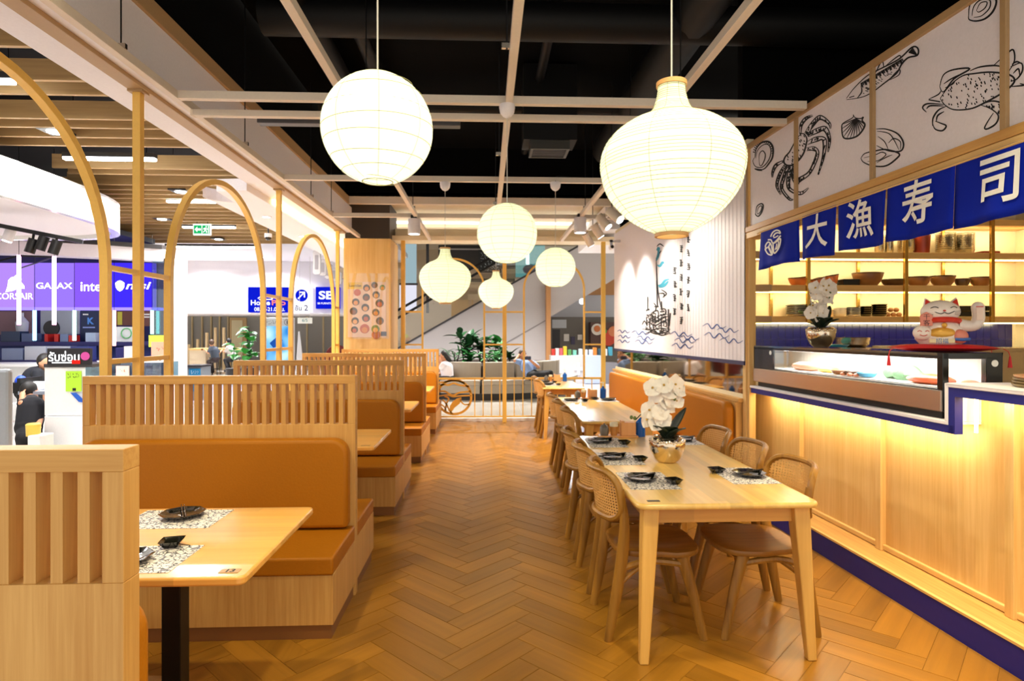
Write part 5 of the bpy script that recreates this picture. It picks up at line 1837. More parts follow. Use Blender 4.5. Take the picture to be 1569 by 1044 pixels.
# ================================================================ THE MALL, LEFT SIDE
SZ = 3.70
cm = struct(MB().box(-30, -2.72, -1, 15.5, 4.75, 4.85).build('ceiling_mall', plain('dark_blue_void', '#10131c', 0.8)))
sl = struct(MB().box(-12.0, -11.9, 3, 15, 3.9, 4.7).build('ceiling_slats', M['black']))
ys_ = [20, 66, 120, 142.5, 181, 195, 210, 223.6, 258.6, 267.6, 284, 291.6, 298.5, 305, 312, 318.7, 324, 330, 335, 340, 344.5, 351.6, 357, 362, 368, 373.7]
slat2 = {}
for y in ys_:
    d = F * (SZ - H) / (CY - y)
    xl = -11.9
    if 255 < y < 262:
        xl = W(84, y, d).x
    elif 262 < y < 286:
        xl = W(108, y, d).x
    xr = -2.72
    yy = d + 0.0429 * 5
    o = MB().box(xl, xr, -0.02, 0.02, 0, 0.18).build('slat', M['slat'], sl, (0, yy, SZ))
# white curved drum hanging over the shop
dr = []
cxy = Vector((-8.4, 6.5, 0))
for q in range(72):
    a = 2 * PI * q / 72
    ca, sa = math.cos(a), math.sin(a)
    dr.append((cxy.x + 3.1 * math.copysign(abs(ca) ** 0.42, ca), cxy.y + 3.6 * math.copysign(abs(sa) ** 0.42, sa)))
t = thing('ceiling_drum', 'glossy white rounded ceiling drum above the computer shop', 'ceiling feature', (0, 0, 0))
n_ = len(dr)
mb = MB()
cxx, cyy = cxy.x, cxy.y
ins = [(cxx + (x - cxx) * 0.97, cyy + (y - cyy) * 0.97) for x, y in dr]
mb.loft([[(x, y, 3.50) for x, y in dr], [(x, y, 3.06) for x, y in dr], [(x, y, 3.06) for x, y in ins], [(x, y, 3.12) for x, y in ins]], True, False)
mb.build('rim', M['whitegloss'], t, smooth=35)
MB().prism([(x, y) for x, y in ins], 3.12, 3.16).build('inner_panel', M['white'], t)
MB().prism(dr, 3.46, 3.50).build('top_panel', M['white'], t)
# widened white soffit with rounded nose, downlights and warm cove line
nose = [(-2.70, 6.9)] + [(-2.70 - 0.36 + 0.0, 6.95)] + arc(-3.05, 7.25, 0.30, 100, 180, 6) + [(-3.33, 12.0), (-3.6, 16.5), (-2.70, 16.5)]
struct(MB().prism(nose, 3.16, 3.30).build('soffit_nose', M['white'], bev=0.004))
tag(MB().box(-2.70, -2.66, 7.7, 13.2, 3.18, 3.235).build('cove_light', M['led_warm']), 'warm cove light line under the left white bulkhead', 'light')
for px, py in ((408, 332), (463, 362)):
    p = ZP(px, py, 3.16)
    t = thing('downlight', 'round white downlight in the white soffit beside the trellis', 'light', (p.x, p.y, 3.16), 0, 'soffit downlights')
    MB().lathe([(0.07, 0), (0.07, -0.01), (0.05, -0.01), (0.05, 0)], 18).build('ring', M['white'], t, smooth=True)
    MB().cyl((0, 0, -0.006), (0, 0, -0.002), 0.05, n=18).build('lens', M['lamp_white'], t)
    lamp('soffit_downlight', 'SPOT', (p.x, p.y, 3.14), 90, (1, 0.97, 0.92), 0.05, aim=(p.x, p.y, 0), spot=120, blend=0.8)

# linear lamps, recessed spots under the slats
for i, (xa, xb, y) in enumerate(((-60, 20, 128), (100, 237, 246), (257, 346, 311), (281, 360, 350), (255, 391, 380))):
    z_ = 3.66
    d = F * (z_ - H) / (CY - y)
    a, b = W(xa, y, d), W(xb, y, d)
    ym = (a.y + b.y) / 2
    t = thing('linear_lamp', ('linear tube lamp under the slats nearest the big arch', 'linear tube lamp at the edge of the slat gap', 'linear tube lamp beside the middle arch top', 'linear tube lamp behind the exit sign', 'long linear tube lamp at the far end of the slats')[i], 'lamp', ((a.x + b.x) / 2, ym, z_))
    hw = (b.x - a.x) / 2
    MB().box(-hw, hw, -0.04, 0.04, 0.035, 0.09).build('housing', M['darkgrey'], t)
    MB().box(-hw, hw, -0.035, 0.035, 0.0, 0.035).build('tube', M['lamp_white'], t, bev=0.01)
    MB().cyl((-hw * 0.8, 0, 0.09), (-hw * 0.8, 0, 1.09), 0.006, n=6).build('hanger', M['blackmetal'], t)
    MB().cyl((hw * 0.8, 0, 0.09), (hw * 0.8, 0, 1.09), 0.006, n=6).build('hanger', M['blackmetal'], t)
    lamp('linear_lamp_light', 'AREA', ((a.x + b.x) / 2, ym, z_ - 0.02), 75, (1, 0.95, 0.9), 2 * hw, size_y=0.07)
for i, (px, py) in enumerate(((85, 202), (277, 294), (248, 336), (335, 367))):
    p = ZP(px, py, SZ)
    t = thing('recessed_spot', 'black square recessed spot between the ceiling slats', 'light', (p.x, p.y, SZ), 0, 'recessed spots in the slats')
    w_ = 0.13
    MB().box(-w_, w_, -w_, w_, 0.0, 0.02).build('frame', M['blackmetal'], t)
    MB().cyl((0, 0, -0.01), (0, 0, 0.0), 0.08, n=18).build('lens', M['lamp_white'], t)
# exit sign
p = W(310, 352, 11.6)
t = thing('exit_sign', 'green and white running-man exit sign hanging from the slats', 'sign', p)
MB().box(-0.17, 0.17, -0.02, 0.02, -0.11, 0.11).build('box', emis('exit_white', '#f2fff6', 1.1), t, bev=0.01)
gr = emis('exit_green', '#18a35a', 0.9)
MB().box(-0.15, -0.005, -0.022, -0.0205, -0.08, 0.08).box(0.01, 0.15, -0.022, -0.0205, -0.08, 0.08).build('green_field', gr, t)
wh = emis('exit_mark', '#ffffff', 1.1)
mb = MB().prism([(-0.135, 0.0), (-0.085, 0.055), (-0.085, 0.02), (-0.02, 0.02), (-0.02, -0.02), (-0.085, -0.02), (-0.085, -0.055)], -0.0235, -0.0225, 'xz')
mb.build('arrow', wh, t)
q3 = lambda a, b: (a, -0.0235, b)
mb = MB()
for pts in (((0.075, 0.03), (0.06, -0.01), (0.045, -0.04), (0.025, -0.05)), ((0.06, -0.01), (0.085, -0.03), (0.09, -0.065)), ((0.072, 0.02), (0.045, 0.02), (0.035, 0.0)), ((0.075, 0.02), (0.10, 0.005), (0.115, 0.015))):
    mb.stroke(bez(pts, 4), 0.018, q3, taper=False)
mb.add([q3(0.083 + 0.013 * math.cos(2 * PI * k / 12), 0.052 + 0.013 * math.sin(2 * PI * k / 12)) for k in range(12)], [tuple(range(12))])
mb.box(0.118, 0.135, -0.0236, -0.0225, -0.07, 0.07)
mb.build('running_man', wh, t)
MB().cyl((-0.1, 0, 0.11), (-0.1, 0, 4.75 - p.z), 0.006, n=6).cyl((0.1, 0, 0.11), (0.1, 0, 4.75 - p.z), 0.006, n=6).build('hanger', M['blackmetal'], t)
# dome camera
p = W(411, 364, 9.5)
t = thing('dome_camera', 'small dome security camera hanging on a dark rod', 'camera', p)
MB().cyl((0, 0, 0.06), (0, 0, 4.75 - p.z), 0.012, n=8).build('rod', M['blackmetal'], t)
MB().cyl((0, 0, 0.0), (0, 0, 0.06), 0.055, n=20).build('collar', M['white'], t)
MB().ball((0, 0, 0), 0.048, 14, 10).build('dome', M['blackgloss'], t, smooth=True)

# ---------------------------------------------------------------- computer shop
d1 = 13.0


def wbox(px0, px1, py0, py1, d, th, mat, name, parent=None, bev=0.0):
    a, b = W(px0, py1, d), W(px1, py0, d)
    ym = (a.y + b.y) / 2
    mb = MB().box(min(a.x, b.x), max(a.x, b.x), ym, ym + th, min(a.z, b.z), max(a.z, b.z))
    return mb.build(name, mat, parent, bev=bev)


struct(wbox(-260, 246, 376, 760, 13.35, 0.1, plain('shop_wall', '#2a2c58', 0.5), 'wall_shop'))
struct(MB().box(-14, W(246, 0, 13.3).x, 11.9, 13.4, 3.5, 3.6).build('ceiling_shop', plain('shop_ceiling', '#20222e', 0.6)))


def signmat(name, c1, c2, c3, s):
    m = bpy.data.materials.new(name)
    m.use_nodes = True
    t = m.node_tree
    t.nodes.clear()
    tc = t.nodes.new('ShaderNodeTexCoord')
    nz = t.nodes.new('ShaderNodeTexNoise')
    nz.inputs['Scale'].default_value = 1.6
    nz.inputs['Detail'].default_value = 1
    cr = t.nodes.new('ShaderNodeValToRGB')
    cr.color_ramp.elements[0].position, cr.color_ramp.elements[0].color = 0.35, lin(c1)
    cr.color_ramp.elements[1].position, cr.color_ramp.elements[1].color = 0.68, lin(c3)
    e = cr.color_ramp.elements.new(0.52)
    e.color = lin(c2)
    em = t.nodes.new('ShaderNodeEmission')
    em.inputs[1].default_value = s
    o = t.nodes.new('ShaderNodeOutputMaterial')
    t.links.new(tc.outputs['Object'], nz.inputs['Vector'])
    t.links.new(nz.outputs['Fac'], cr.inputs['Fac'])
    t.links.new(cr.outputs[0], em.inputs[0])
    t.links.new(em.outputs[0], o.inputs[0])
    return m


def scribble(parent, x0, x1, y0, y1, d, mat, rows, n):
    """marks too small to read in the photograph: rows of short strokes"""
    mb = MB()
    rr = random.Random(int(x0 * 7 + y0))
    hh = (y1 - y0) / rows
    ww = (x1 - x0) / n
    for r_ in range(rows):
        for i in range(n):
            a, b = x0 + i * ww, y0 + r_ * hh
            for q in range(2):
                p0 = (a + rr.uniform(0, 0.7) * ww, b + rr.uniform(0.05, 0.75) * hh)
                mb.stroke([p0, (p0[0] + rr.uniform(-0.1, 0.5) * ww, p0[1] + rr.uniform(-0.2, 0.5) * hh)], 0.18 * hh, lambda x, y: W(x, y, d), taper=False)
    return mb.build('small_print', mat, parent)


sgn = thing('brand_sign_wall', 'glowing purple backlit sign wall with white computer brand names', 'sign', (0, 0, 0))
for i, (a, b, c1, c2, c3) in enumerate(((-60, 51, '#6a50c8', '#a07ad8', '#e0a8d8'), (53, 112, '#5a48d8', '#8a6ae0', '#d8a0e0'), (114, 158, '#3020d0', '#7a50d8', '#f0b0d8'), (160, 234, '#2a10d0', '#3a28e0', '#b090e8'))):
    wbox(a, b, 403, 471, d1, 0.12, emis('sign_panel_%d' % i, c2, 0.9), 'panel', sgn)
wglow = emis('white_letter', '#ffffff', 1.6)


def wtext(body, px, py, d, wpx, mat, parent, bold=0.0, sx=1.0, shear=0.0, space=1.0, hpx=None):
    p = W(px, py, d)
    o = lettering('lettering', body, 1.0, mat, parent, (0, 0, 0), bold=bold, space=space, shear=shear)
    xs = [v.co.x for v in o.data.vertices]
    yv = [v.co.y for v in o.data.vertices]
    k = (wpx / F * d) / (max(xs) - min(xs))
    ky = k if hpx is None else (hpx / F * d) / (max(yv) - min(yv))
    cx_, cy_ = (max(xs) + min(xs)) / 2, (max(yv) + min(yv)) / 2
    for v in o.data.vertices:
        v.co.x = (v.co.x - cx_) * k
        v.co.y = (v.co.y - cy_) * ky
    o.matrix_basis = Matrix.Translation(p) @ Euler((R(90), 0, 0)).to_matrix().to_4x4()
    return o


wtext('CORSAIR', 22, 454, d1 - 0.02, 56, wglow, sgn, 0.01)
wtext('GALAX', 83, 438, d1 - 0.02, 54, wglow, sgn, 0.015, hpx=9.5)
wtext('intel', 141, 439, d1 - 0.02, 34, wglow, sgn, 0.015)
wtext('msi', 212, 438, d1 - 0.02, 38, wglow, sgn, 0.015, shear=0.25, hpx=11)
mb = MB()                                         # sail emblem and shield emblem
pw = lambda x, y: W(x / 6.035, 380 + y / 6.035, d1 - 0.02)
sail = [(50, 410), (70, 350), (75, 300), (100, 275), (110, 270), (125, 270), (150, 248), (165, 290), (200, 285), (195, 315), (225, 350), (228, 378), (190, 378), (150, 385), (110, 400)]
mb.add([pw(*p) for p in sail], [tuple(range(len(sail)))])
shd = [(1065, 325), (1085, 308), (1108, 300), (1130, 308), (1152, 325), (1148, 365), (1132, 390), (1108, 404), (1086, 390), (1070, 365)]
mb.add([pw(*p) for p in shd], [tuple(range(len(shd)))])
mb.build('emblems', wglow, sgn)
# display shelf with posters and boxes under the signs
shf = thing('display_shelf', 'dark display shelf with lilac light lines under the brand signs', 'shelf', (0, 0, 0))
wbox(-80, 240, 471, 475, 12.9, 0.3, emis('lilac_line', '#8f7bff', 1.2), 'light_line', shf)
wbox(-80, 240, 552, 556, 11.85, 0.7, plain('navy_board2', '#231f6a', 0.4), 'board', shf)
wbox(-80, 240, 524, 530, 12.3, 0.7, plain('navy_board', '#231f6a', 0.4), 'board', shf)
wbox(-80, 240, 530, 700, 12.7, 0.3, plain('shelf_base', '#3a4a9a', 0.5), 'base', shf)
posters = ((-20, 48, 477, 513, '#8a6a78', 'brown product poster with a pale bottle'), (63, 121, 476, 512, '#a8b0c4', 'pale product poster with a round black speaker'), (124, 157, 476, 523, '#232c58', 'navy product poster with blue letter'),
           (177, 210, 477, 499, '#6a3c34', 'brown banner poster with a yellow stripe'), (211, 232, 477, 500, '#7a4a44', 'brown banner poster with white words'))
for i, (a, b, c, d_, col_, lb) in enumerate(posters):
    t = thing('poster', lb + ' in the computer shop', 'poster', (0, 0, 0))
    wbox(a, b, c, d_, 12.75, 0.02, plain('poster_%d' % i, col_, 0.5), 'sheet', t)
    if i == 2:
        wtext('K', 139, 492, 12.73, 10, plain('poster_k', '#5f9fff', 0.5), t, 0.05)
        wbox(127, 135, 481, 483, 12.74, 0.005, M['whiteprint'], 'caption', t)
        wbox(127, 145, 501, 503, 12.74, 0.005, plain('poster_cap', '#9fb4ff', 0.5), 'caption', t)
    if i == 0:
        p = W(34, 494, 12.7)
        MB().lathe([(0, -0.22), (0.1, -0.22), (0.12, 0.0), (0.03, 0.12), (0.03, 0.2), (0, 0.2)], 16, p).build('bottle_print', plain('bottle_print', '#c8cfe0', 0.5), t)
    if i == 1:
        p = W(78, 503, 12.7)
        MB().cyl(p, p + Vector((0, 0.04, 0)), 0.16, n=24).build('speaker_print', plain('speaker_print', '#26262c', 0.4), t)
    if i == 3:
        wbox(180, 187, 478, 498, 12.74, 0.005, plain('yellow_stripe', '#c8c040', 0.5), 'stripe', t)
    if i == 4:
        wbox(214, 229, 481, 483, 12.74, 0.005, M['whiteprint'], 'caption', t)
        wbox(214, 229, 485, 487, 12.74, 0.005, M['whiteprint'], 'caption', t)
boxes = ((2, 30, 508, 524, '#2c3f66', 'dark blue computer box'), (33, 50, 511, 524, '#5a6a9a', 'slate computer box'), (68, 73, 512, 523, '#d8281e', 'small red box by the first tube'), (83, 89, 512, 523, '#d8281e', 'small red box by the speaker'), (92, 104, 512, 524, '#7d88b0', 'grey blue box'),
         (105, 110, 514, 523, '#d8281e', 'small red box by the tube lamp'), (131, 146, 510, 524, '#b8c8ea', 'pale blue box'), (176, 209, 501, 524, '#dde8f0', 'white graphics card box with green ring'), (38, 70, 531, 548, '#dfe6f5', 'white laptop box'), (72, 105, 531, 545, '#cfd8ec', 'pale monitor box'),
         (108, 135, 531, 550, '#3a4488', 'indigo box'), (177, 190, 533, 546, '#1c1f6a', 'navy box'), (190, 209, 531, 546, '#f2f2f6', 'plain white box'), (3, 34, 534, 552, '#8fa0c8', 'blue grey printer box'))
for i, (a, b, c, d_, col_, lb) in enumerate(boxes):
    d_ = 552 if c > 528 else 524
    o = wbox(a, b, c, d_, 12.35 if c < 528 else 11.9, 0.25, plain('box_%d' % i, col_, 0.4), 'product_box', bev=0.005)
    tag(o, lb + ' displayed in the computer shop', 'box')
p = W(194, 511, 12.33)
o = MB().tube([(p.x + 0.1 * math.cos(2 * PI * q / 24), p.y - 0.01, p.z + 0.1 * math.sin(2 * PI * q / 24)) for q in range(24)], 0.012, 6, closed=True).build('ring_mark', plain('green_ring', '#58b06a', 0.4))
for o2 in COL.objects:
    if o2.get('label', '').startswith('white graphics card box'):
        o.parent = o2
# colour-changing tube lamps
tubes = ((29, 391, 498, 10.2, '#ff9ad0'), (83, 393, 498, 10.4, '#ffb0d8'), (53, 476, 522, 11.8, '#9fe8ff'), (114, 476, 522, 11.8, '#c8fff0'), (175, 476, 530, 11.8, '#ffc8c0'), (233, 476, 512, 11.8, '#9ff0e8'))
for i, (px, a, b, d, col_) in enumerate(tubes):
    p0, p1 = W(px, b, d), W(px, a, d)
    p1.x, p1.y = p0.x, p0.y
    tl = thing('tube_lamp', ('upright light tube before the sail emblem', 'upright light tube before the second brand panel', 'short light tube left of the black speaker', 'short light tube beside the navy poster', 'short light tube behind the trellis leg', 'short light tube at the glass end')[i] + ' in the computer shop', 'lamp', p0)
    MB().cyl((0, 0, 0), p1 - p0, 0.03, n=10).build('tube', emis('tube_%d' % i, col_, 3.5), tl)
    MB().cyl(p1 - p0, (0, 0, (4.75 if d < 11 else 3.5) - p0.z), 0.005, n=6).build('hanger', M['blackmetal'], tl)
for i, (a, b) in enumerate(((W(29, 392, 10.2), W(83, 394, 10.4)), (W(29, 392, 10.2), W(-40, 410, 10.2)), (W(83, 394, 10.4), W(29, 412, 12.8)))):
    tag(MB().cyl(a, b, 0.015, n=8).build('tube_hanger', M['blackmetal']), ('level', 'sloping', 'diagonal')[i] + ' thin dark bar carrying the light tubes', 'bar')
# fascia above the shop, glass return at its right end
fa = [(W(-200, 380, 10.3)), W(0, 385, 10.7), W(160, 393, 11.35), W(250, 398, 11.9)]
poly = [(p.x, p.y) for p in fa] + [(p.x, p.y + 0.35) for p in reversed(fa)]
struct(MB().prism(poly, 2.98, 3.22).build('trim_6', M['white']))
poly = [(p.x, p.y - 0.05) for p in fa] + [(p.x, p.y + 0.2) for p in reversed(fa)]
struct(MB().prism(poly, 3.22, 3.30).build('trim_7', plain('dark_trim', '#2e2a2c', 0.5)))
gp = thing('glass_return', 'tall blue-tinted glass end pane of the computer shop', 'glass pane', (0, 0, 0))
wbox(234, 251, 398, 640, 11.9, 0.02, M['glassblue'], 'pane', gp)
wbox(251, 254, 396, 640, 11.9, 0.05, M['darkgrey'], 'mullion', gp)
struct(wbox(254, 272, 396, 640, 12.2, 0.4, M['white'], 'wall_shop_end'))
# black lighting track with spots
a, b = W(-30, 340, 7.6), W(127, 371, 8.0)
t = thing('spot_track', 'black lighting track with four spotlights over the computer shop', 'track light', (0, 0, 0))
MB().bar(a, b, 0.06, 0.05).build('track', M['blackmetal'], t)
for i, (px, py, lit) in enumerate(((16, 358, 1), (50, 376, 0), (66, 372, 0), (86, 378, 0))):
    u = W(px, py, 7.8)
    tp = a.lerp(b, (px + 30) / 157)
    MB().tube([tp, (u.x, u.y, u.z + 0.05)], 0.015, 8).build('arm', M['blackmetal'], t)
    s_ = MB().cyl((u.x + 0.02, u.y, u.z + 0.08), (u.x - 0.03, u.y - 0.02, u.z - 0.10), 0.06, n=16).build('spotlight', M['white'] if lit else M['blackmetal'], t, smooth=30)
    if lit:
        MB().cyl((u.x - 0.031, u.y - 0.02, u.z - 0.103), (u.x - 0.033, u.y - 0.02, u.z - 0.108), 0.05, n=16).build('lens', M['lamp_white'], s_)
        lamp('shop_spot_light', 'SPOT', (u.x - 0.035, u.y - 0.02, u.z - 0.12), 220, (0.92, 0.95, 1.0), 0.05, aim=(u.x - 0.3, u.y + 1.0, 0.8), spot=100, blend=0.9)
# repair counter: white glass-topped cabinet with the lit Thai sign
rc = thing('repair_counter', 'white cabinet with glass front and lime notice under the repair sign', 'counter', (0, 0, 0))
dd = 7.6
wh2 = plain('bright_white', '#f4f7fb', 0.3)
wbox(69, 138, 638, 740, dd, 0.6, wh2, 'lower_cabinet', rc, 0.005)
wbox(69, 131, 563, 637, dd + 0.02, 0.5, wh2, 'upper_cabinet', rc, 0.005)
wbox(131, 139, 563, 637, dd + 0.02, 0.5, M['glassblue'], 'glass_side', rc)
wbox(68, 140, 558, 563, dd, 0.6, M['darkgrey'], 'top_board', rc)
lm = plain('lime_paper', '#b8f03a', 0.5)
wbox(101, 124, 569, 600, dd, 0.01, lm, 'lime_notice', rc)
scribble(rc, 103, 122, 572, 580, dd - 0.004, M['ink'], 2, 5)
wbox(111, 116, 595, 599, dd - 0.005, 0.004, M['ink'], 'notice_mark', rc)
mb = MB()
mb.add([W(108, 602, dd), W(117, 602, dd), W(129, 613, dd), W(127, 617, dd), W(121, 616, dd)], [(0, 1, 2, 3, 4)])
mb.build('blue_arrow', plain('blue_print', '#1f5fd0', 0.4), rc).location.y -= 0.005
sg = thing('repair_sign', 'black sign board reading repair in white Thai letters', 'sign', (0, 0, 0))
wbox(73, 137, 534, 559, dd - 0.02, 0.05, plain('sign_black', '#17141c', 0.35), 'board', sg, 0.004)
wtext('รับซ่อม', 98, 546, dd - 0.03, 46, emis('sign_white', '#ffffff', 1.3), sg, 0.015, hpx=16)
wbox(80, 118, 555, 557, dd - 0.025, 0.01, emis('sign_line', '#ffffff', 1.0), 'underline', sg)
p = W(130, 546, dd - 0.03)
MB().cyl(p, p + Vector((0, 0.012, 0)), 0.052, n=20).build('disc_mark', emis('disc_pink', '#d8589a', 0.8), sg)
wbox(110, 122, 552, 558, dd - 0.028, 0.01, emis('red_tag', '#e0281e', 0.8), 'red_tag', sg)
# white wall desk behind, counters with price notes
t = thing('shop_counter', 'long white counter beside the trellis with glass showcases', 'counter', (0, 0, 0))
wbox(150, 246, 556, 580, 9.0, 0.5, M['glassblue'], 'glass_box', t)
wbox(150, 246, 580, 700, 9.0, 0.5, wh2, 'cabinet', t)
wbox(150, 246, 553, 556, 8.95, 0.55, M['white'], 'counter_top', t)
for i, (a, b, c, d_, col_, tx, lb) in enumerate(((228, 250, 514, 532, '#c8f050', '', 'lime price note'), (232, 258, 524, 545, '#f4a890', '100.-', 'big salmon price note'), (178, 197, 561, 576, '#ffd0b8', '฿90.-', 'small salmon price note'))):
    t = thing('price_note', lb + ' on the shop counter beside the trellis', 'price note', (0, 0, 0))
    wbox(a, b, c, d_, 8.955, 0.02, plain('note_%d' % i, col_, 0.5), 'card', t)
    if i < 2:
        wbox((a + b) / 2 - 0.8, (a + b) / 2 + 0.8, d_, 553, 8.96, 0.01, M['blackmetal'], 'holder', t)
    if tx:
        scribble(t, a + (b - a) * 0.2, b - (b - a) * 0.2, (c + d_) / 2 - 2.5, (c + d_) / 2 + 2.5, 8.95, plain('note_ink', '#c8381e', 0.5), 1, 3)
t = thing('white_desk', 'white work desk along the side of the computer shop', 'desk', (0, 0, 0))
wbox(-60, 68, 558, 562, 10.4, 0.7, wh2, 'desk_top', t)
wbox(-60, 68, 562, 640, 10.9, 0.1, wh2, 'panel', t)
o = wbox(-60, 12, 566, 860, 4.9, 0.06, plain('grey_cabinet', '#b4bcc8', 0.35), 'grey_machine', bev=0.025)
tag(o, 'light grey rounded machine at the edge of the computer shop', 'machine')
t = thing('service_rack', 'black shelf rack with blue bag and white boxes in the shop', 'rack', (0, 0, 0))
wbox(13, 30, 600, 603, 7.9, 0.4, M['blackmetal'], 'shelf', t)
wbox(28, 68, 600, 605, 7.9, 0.4, plain('grey_shelf', '#9aa4b4', 0.4), 'shelf', t)
wbox(26, 31, 580, 700, 7.9, 0.4, M['blackmetal'], 'side', t)
wbox(13, 26, 587, 600, 7.9, 0.2, M['blackmetal'], 'basket', t)
tag(MB().ball(W(32, 585, 8.0), 0.07, 12, 8, (1.0, 0.9, 1.2)).build('blue_bag', plain('blue_bag', '#1f4fd8', 0.5), smooth=True), 'blue bag on the black shop rack', 'bag')
tag(wbox(39, 58, 586, 599, 8.0, 0.2, wh2, 'white_pack', bev=0.02), 'white wrapped pack on the black shop rack', 'pack')
tag(MB().lathe([(0, 0), (0.06, 0), (0.065, 0.12), (0.05, 0.13), (0, 0.13)], 18).build('yellow_tub', plain('yellow_tub', '#f0d25a', 0.4), loc=W(51, 668, 6.2), smooth=True), 'yellow tub on the floor rack of the shop', 'tub')
for i, (a, b, c, d_) in enumerate(((15, 26, 618, 645), (15, 26, 648, 668))):
    tag(wbox(a, b, c, d_, 7.7, 0.25, wh2, 'white_carton', bev=0.01), ('upper', 'lower')[i] + ' white carton under the black shop rack', 'carton', 'white cartons')

tag(wbox(42, 61, 668, 900, 6.1, 0.2, wh2, 'white_carton', bev=0.01), 'tall white carton carrying the yellow tub', 'carton')
# ---------------------------------------------------------------- far facade with the store signs
df = 24.0
struct(wbox(258, 545, 300, 480, df, 0.4, M['white'], 'wall_facade'))
struct(MB().box(-16, -3.0, 17.0, 24.6, 4.45, 4.6).build('ceiling_facade', M['white']))
for px in (302, 404):
    p = W(px, 401, 22.8)
    t = thing('downlight', 'round downlight in the white ceiling before the store signs', 'light', (p.x, p.y, 4.45), 0, 'facade downlights')
    MB().lathe([(0.12, 0), (0.12, -0.015), (0.09, -0.015), (0.09, 0)], 18).build('ring', M['white'], t, smooth=True)
    MB().cyl((0, 0, -0.008), (0, 0, -0.002), 0.09, n=18).build('lens', M['lamp_white'], t)
    lamp('facade_downlight', 'SPOT', (p.x, p.y, 4.42), 1000, (0.97, 0.97, 1.0), 0.09, aim=(p.x, p.y, 0), spot=150, blend=0.8)
struct(wbox(230, 560, 360, 640, 28.5, 0.2, M['grey'], 'wall_recess'))
struct(MB().box(-16.5, -5.0, 24.4, 28.6, 2.36, 2.5).build('ceiling_recess', M['white']))
for i, px in enumerate((294, 309, 323, 336, 349, 470, 495)):
    tag(wbox(px - 1, px + 1, 470, 590, 28.3, 0.1, plain('batten', '#b8a37c', 0.5), 'wall_batten'), 'thin vertical wooden strip on the grey recess wall', 'strip', 'wall strips in the recess')
for i, (px, yt) in enumerate(((288, 528), (302, 520), (316, 510), (329, 502), (342, 502))):
    tag(wbox(px - 1.4, px + 1.4, yt, 572, 26.0, 0.12, plain('upright_batten', '#e2c79a', 0.5), 'screen_batten'), 'free-standing wooden upright of the stepped divider behind the desk', 'post', 'stepped divider posts')
t = thing('sliding_door', 'cream door in the grey recess wall', 'door', (0, 0, 0))
wbox(352, 377, 487, 580, 28.2, 0.1, plain('door_frame', '#c0a070', 0.5), 'frame', t)
wbox(355, 371, 491, 580, 28.15, 0.06, plain('door_cream', '#dcd0a8', 0.5), 'leaf', t)
sb = emis('sign_blue', '#0a18b8', 0.9)
sw = emis('sign_lit_white', '#f2f2ff', 1.1)
t = thing('store_sign', 'blue store sign with a white roof outline and opening hours', 'sign', (0, 0, 0))
wbox(380.6, 446, 440, 479, df - 0.15, 0.4, sb, 'panel', t)
wtext('Home', 399, 464, df - 0.17, 29, sw, t, 0.025, hpx=8)
wtext('Pro', 427, 464, df - 0.17, 21, emis('sign_pink', '#ff7a6a', 1.0), t, 0.025, hpx=8)
wtext('08.30-21.00 น.', 413, 474, df - 0.17, 46, sw, t, 0.012, hpx=6)
mb = MB()
mb.stroke([(394, 458), (406, 450.5), (418, 458), (417, 459), (397, 459)], 1.6, lambda x, y: W(x, y, df - 0.17), taper=False)
mb.build('roof_mark', sw, t)
t = thing('direction_sign', 'white sign with blue arrow disc pointing to floor 2', 'sign', (0, 0, 0))
wbox(447, 477, 440, 479, df - 0.13, 0.4, emis('sign_pale', '#e9e6fb', 0.95), 'panel', t)
p = W(462, 453, df - 0.15)
MB().cyl(p, p + Vector((0, 0.02, 0)), 0.24, n=28).build('arrow_disc', sb, t)
mb = MB()
for pts in (((456.5, 458), (466, 448.5)), ((458.5, 448), (467, 448)), ((466.5, 447.5), (466.5, 456))):
    mb.stroke(pts, 2.0, lambda x, y: W(x, y, df - 0.17), taper=False)
mb.build('arrow', sw, t)
wtext('ชั้น', 457, 472, df - 0.15, 10, M['ink'], t, 0.01)
wtext('2', 469, 472, df - 0.15, 5.5, M['ink'], t, 0.01)
t = thing('store_sign', 'square blue sign with white rounded furniture letters', 'sign', (0, 0, 0))
wbox(484, 519, 440, 473, df - 0.15, 0.4, sb, 'panel', t)
wtext('SB', 500, 452.5, df - 0.17, 23, sw, t, 0.03, hpx=13)
wtext('SB FURNITURE', 500, 465, df - 0.17, 27, sw, t, 0.005)
# information kiosk
t = thing('info_kiosk', 'tall white information kiosk with a blue lit screen', 'kiosk', (0, 0, 0))
wbox(400, 447, 487, 585, 21.0, 0.35, plain('kiosk_white', '#eef2f6', 0.3), 'body', t, 0.02)
wbox(405, 443, 500, 560, 20.98, 0.02, signmat('kiosk_screen', '#2f7fc8', '#78b8e0', '#b8e0f0', 0.9), 'screen', t)
scribble(t, 403, 423, 491, 497, 20.975, M['ink'], 2, 8)
wtext('i', 440, 494, 20.97, 1.6, M['ink'], t, 0.04)
p = W(440, 494, 20.96)
MB().tube([(p.x + 0.1 * math.cos(2 * PI * q / 20), p.y, p.z + 0.1 * math.sin(2 * PI * q / 20)) for q in range(20)], 0.008, 6, closed=True).build('ring_mark', M['ink'], t)
mb = MB()
mb.stroke([(416, 530), (430, 518)], 10, lambda x, y: W(x, y, 20.97), taper=False)
mb.build('screen_image', emis('screen_img', '#1f4fa0', 0.8), t)
hs = thing('hanging_sign', 'small white sign hanging by the grey recess', 'sign', (0, 0, 0))
wbox(456, 478, 487, 496, 22.5, 0.05, plain('small_sign', '#f4f4e6', 0.5), 'board', hs)
wtext('6/5', 467, 491, 22.48, 8, plain('teal_ink', '#2f7f80', 0.5), hs)
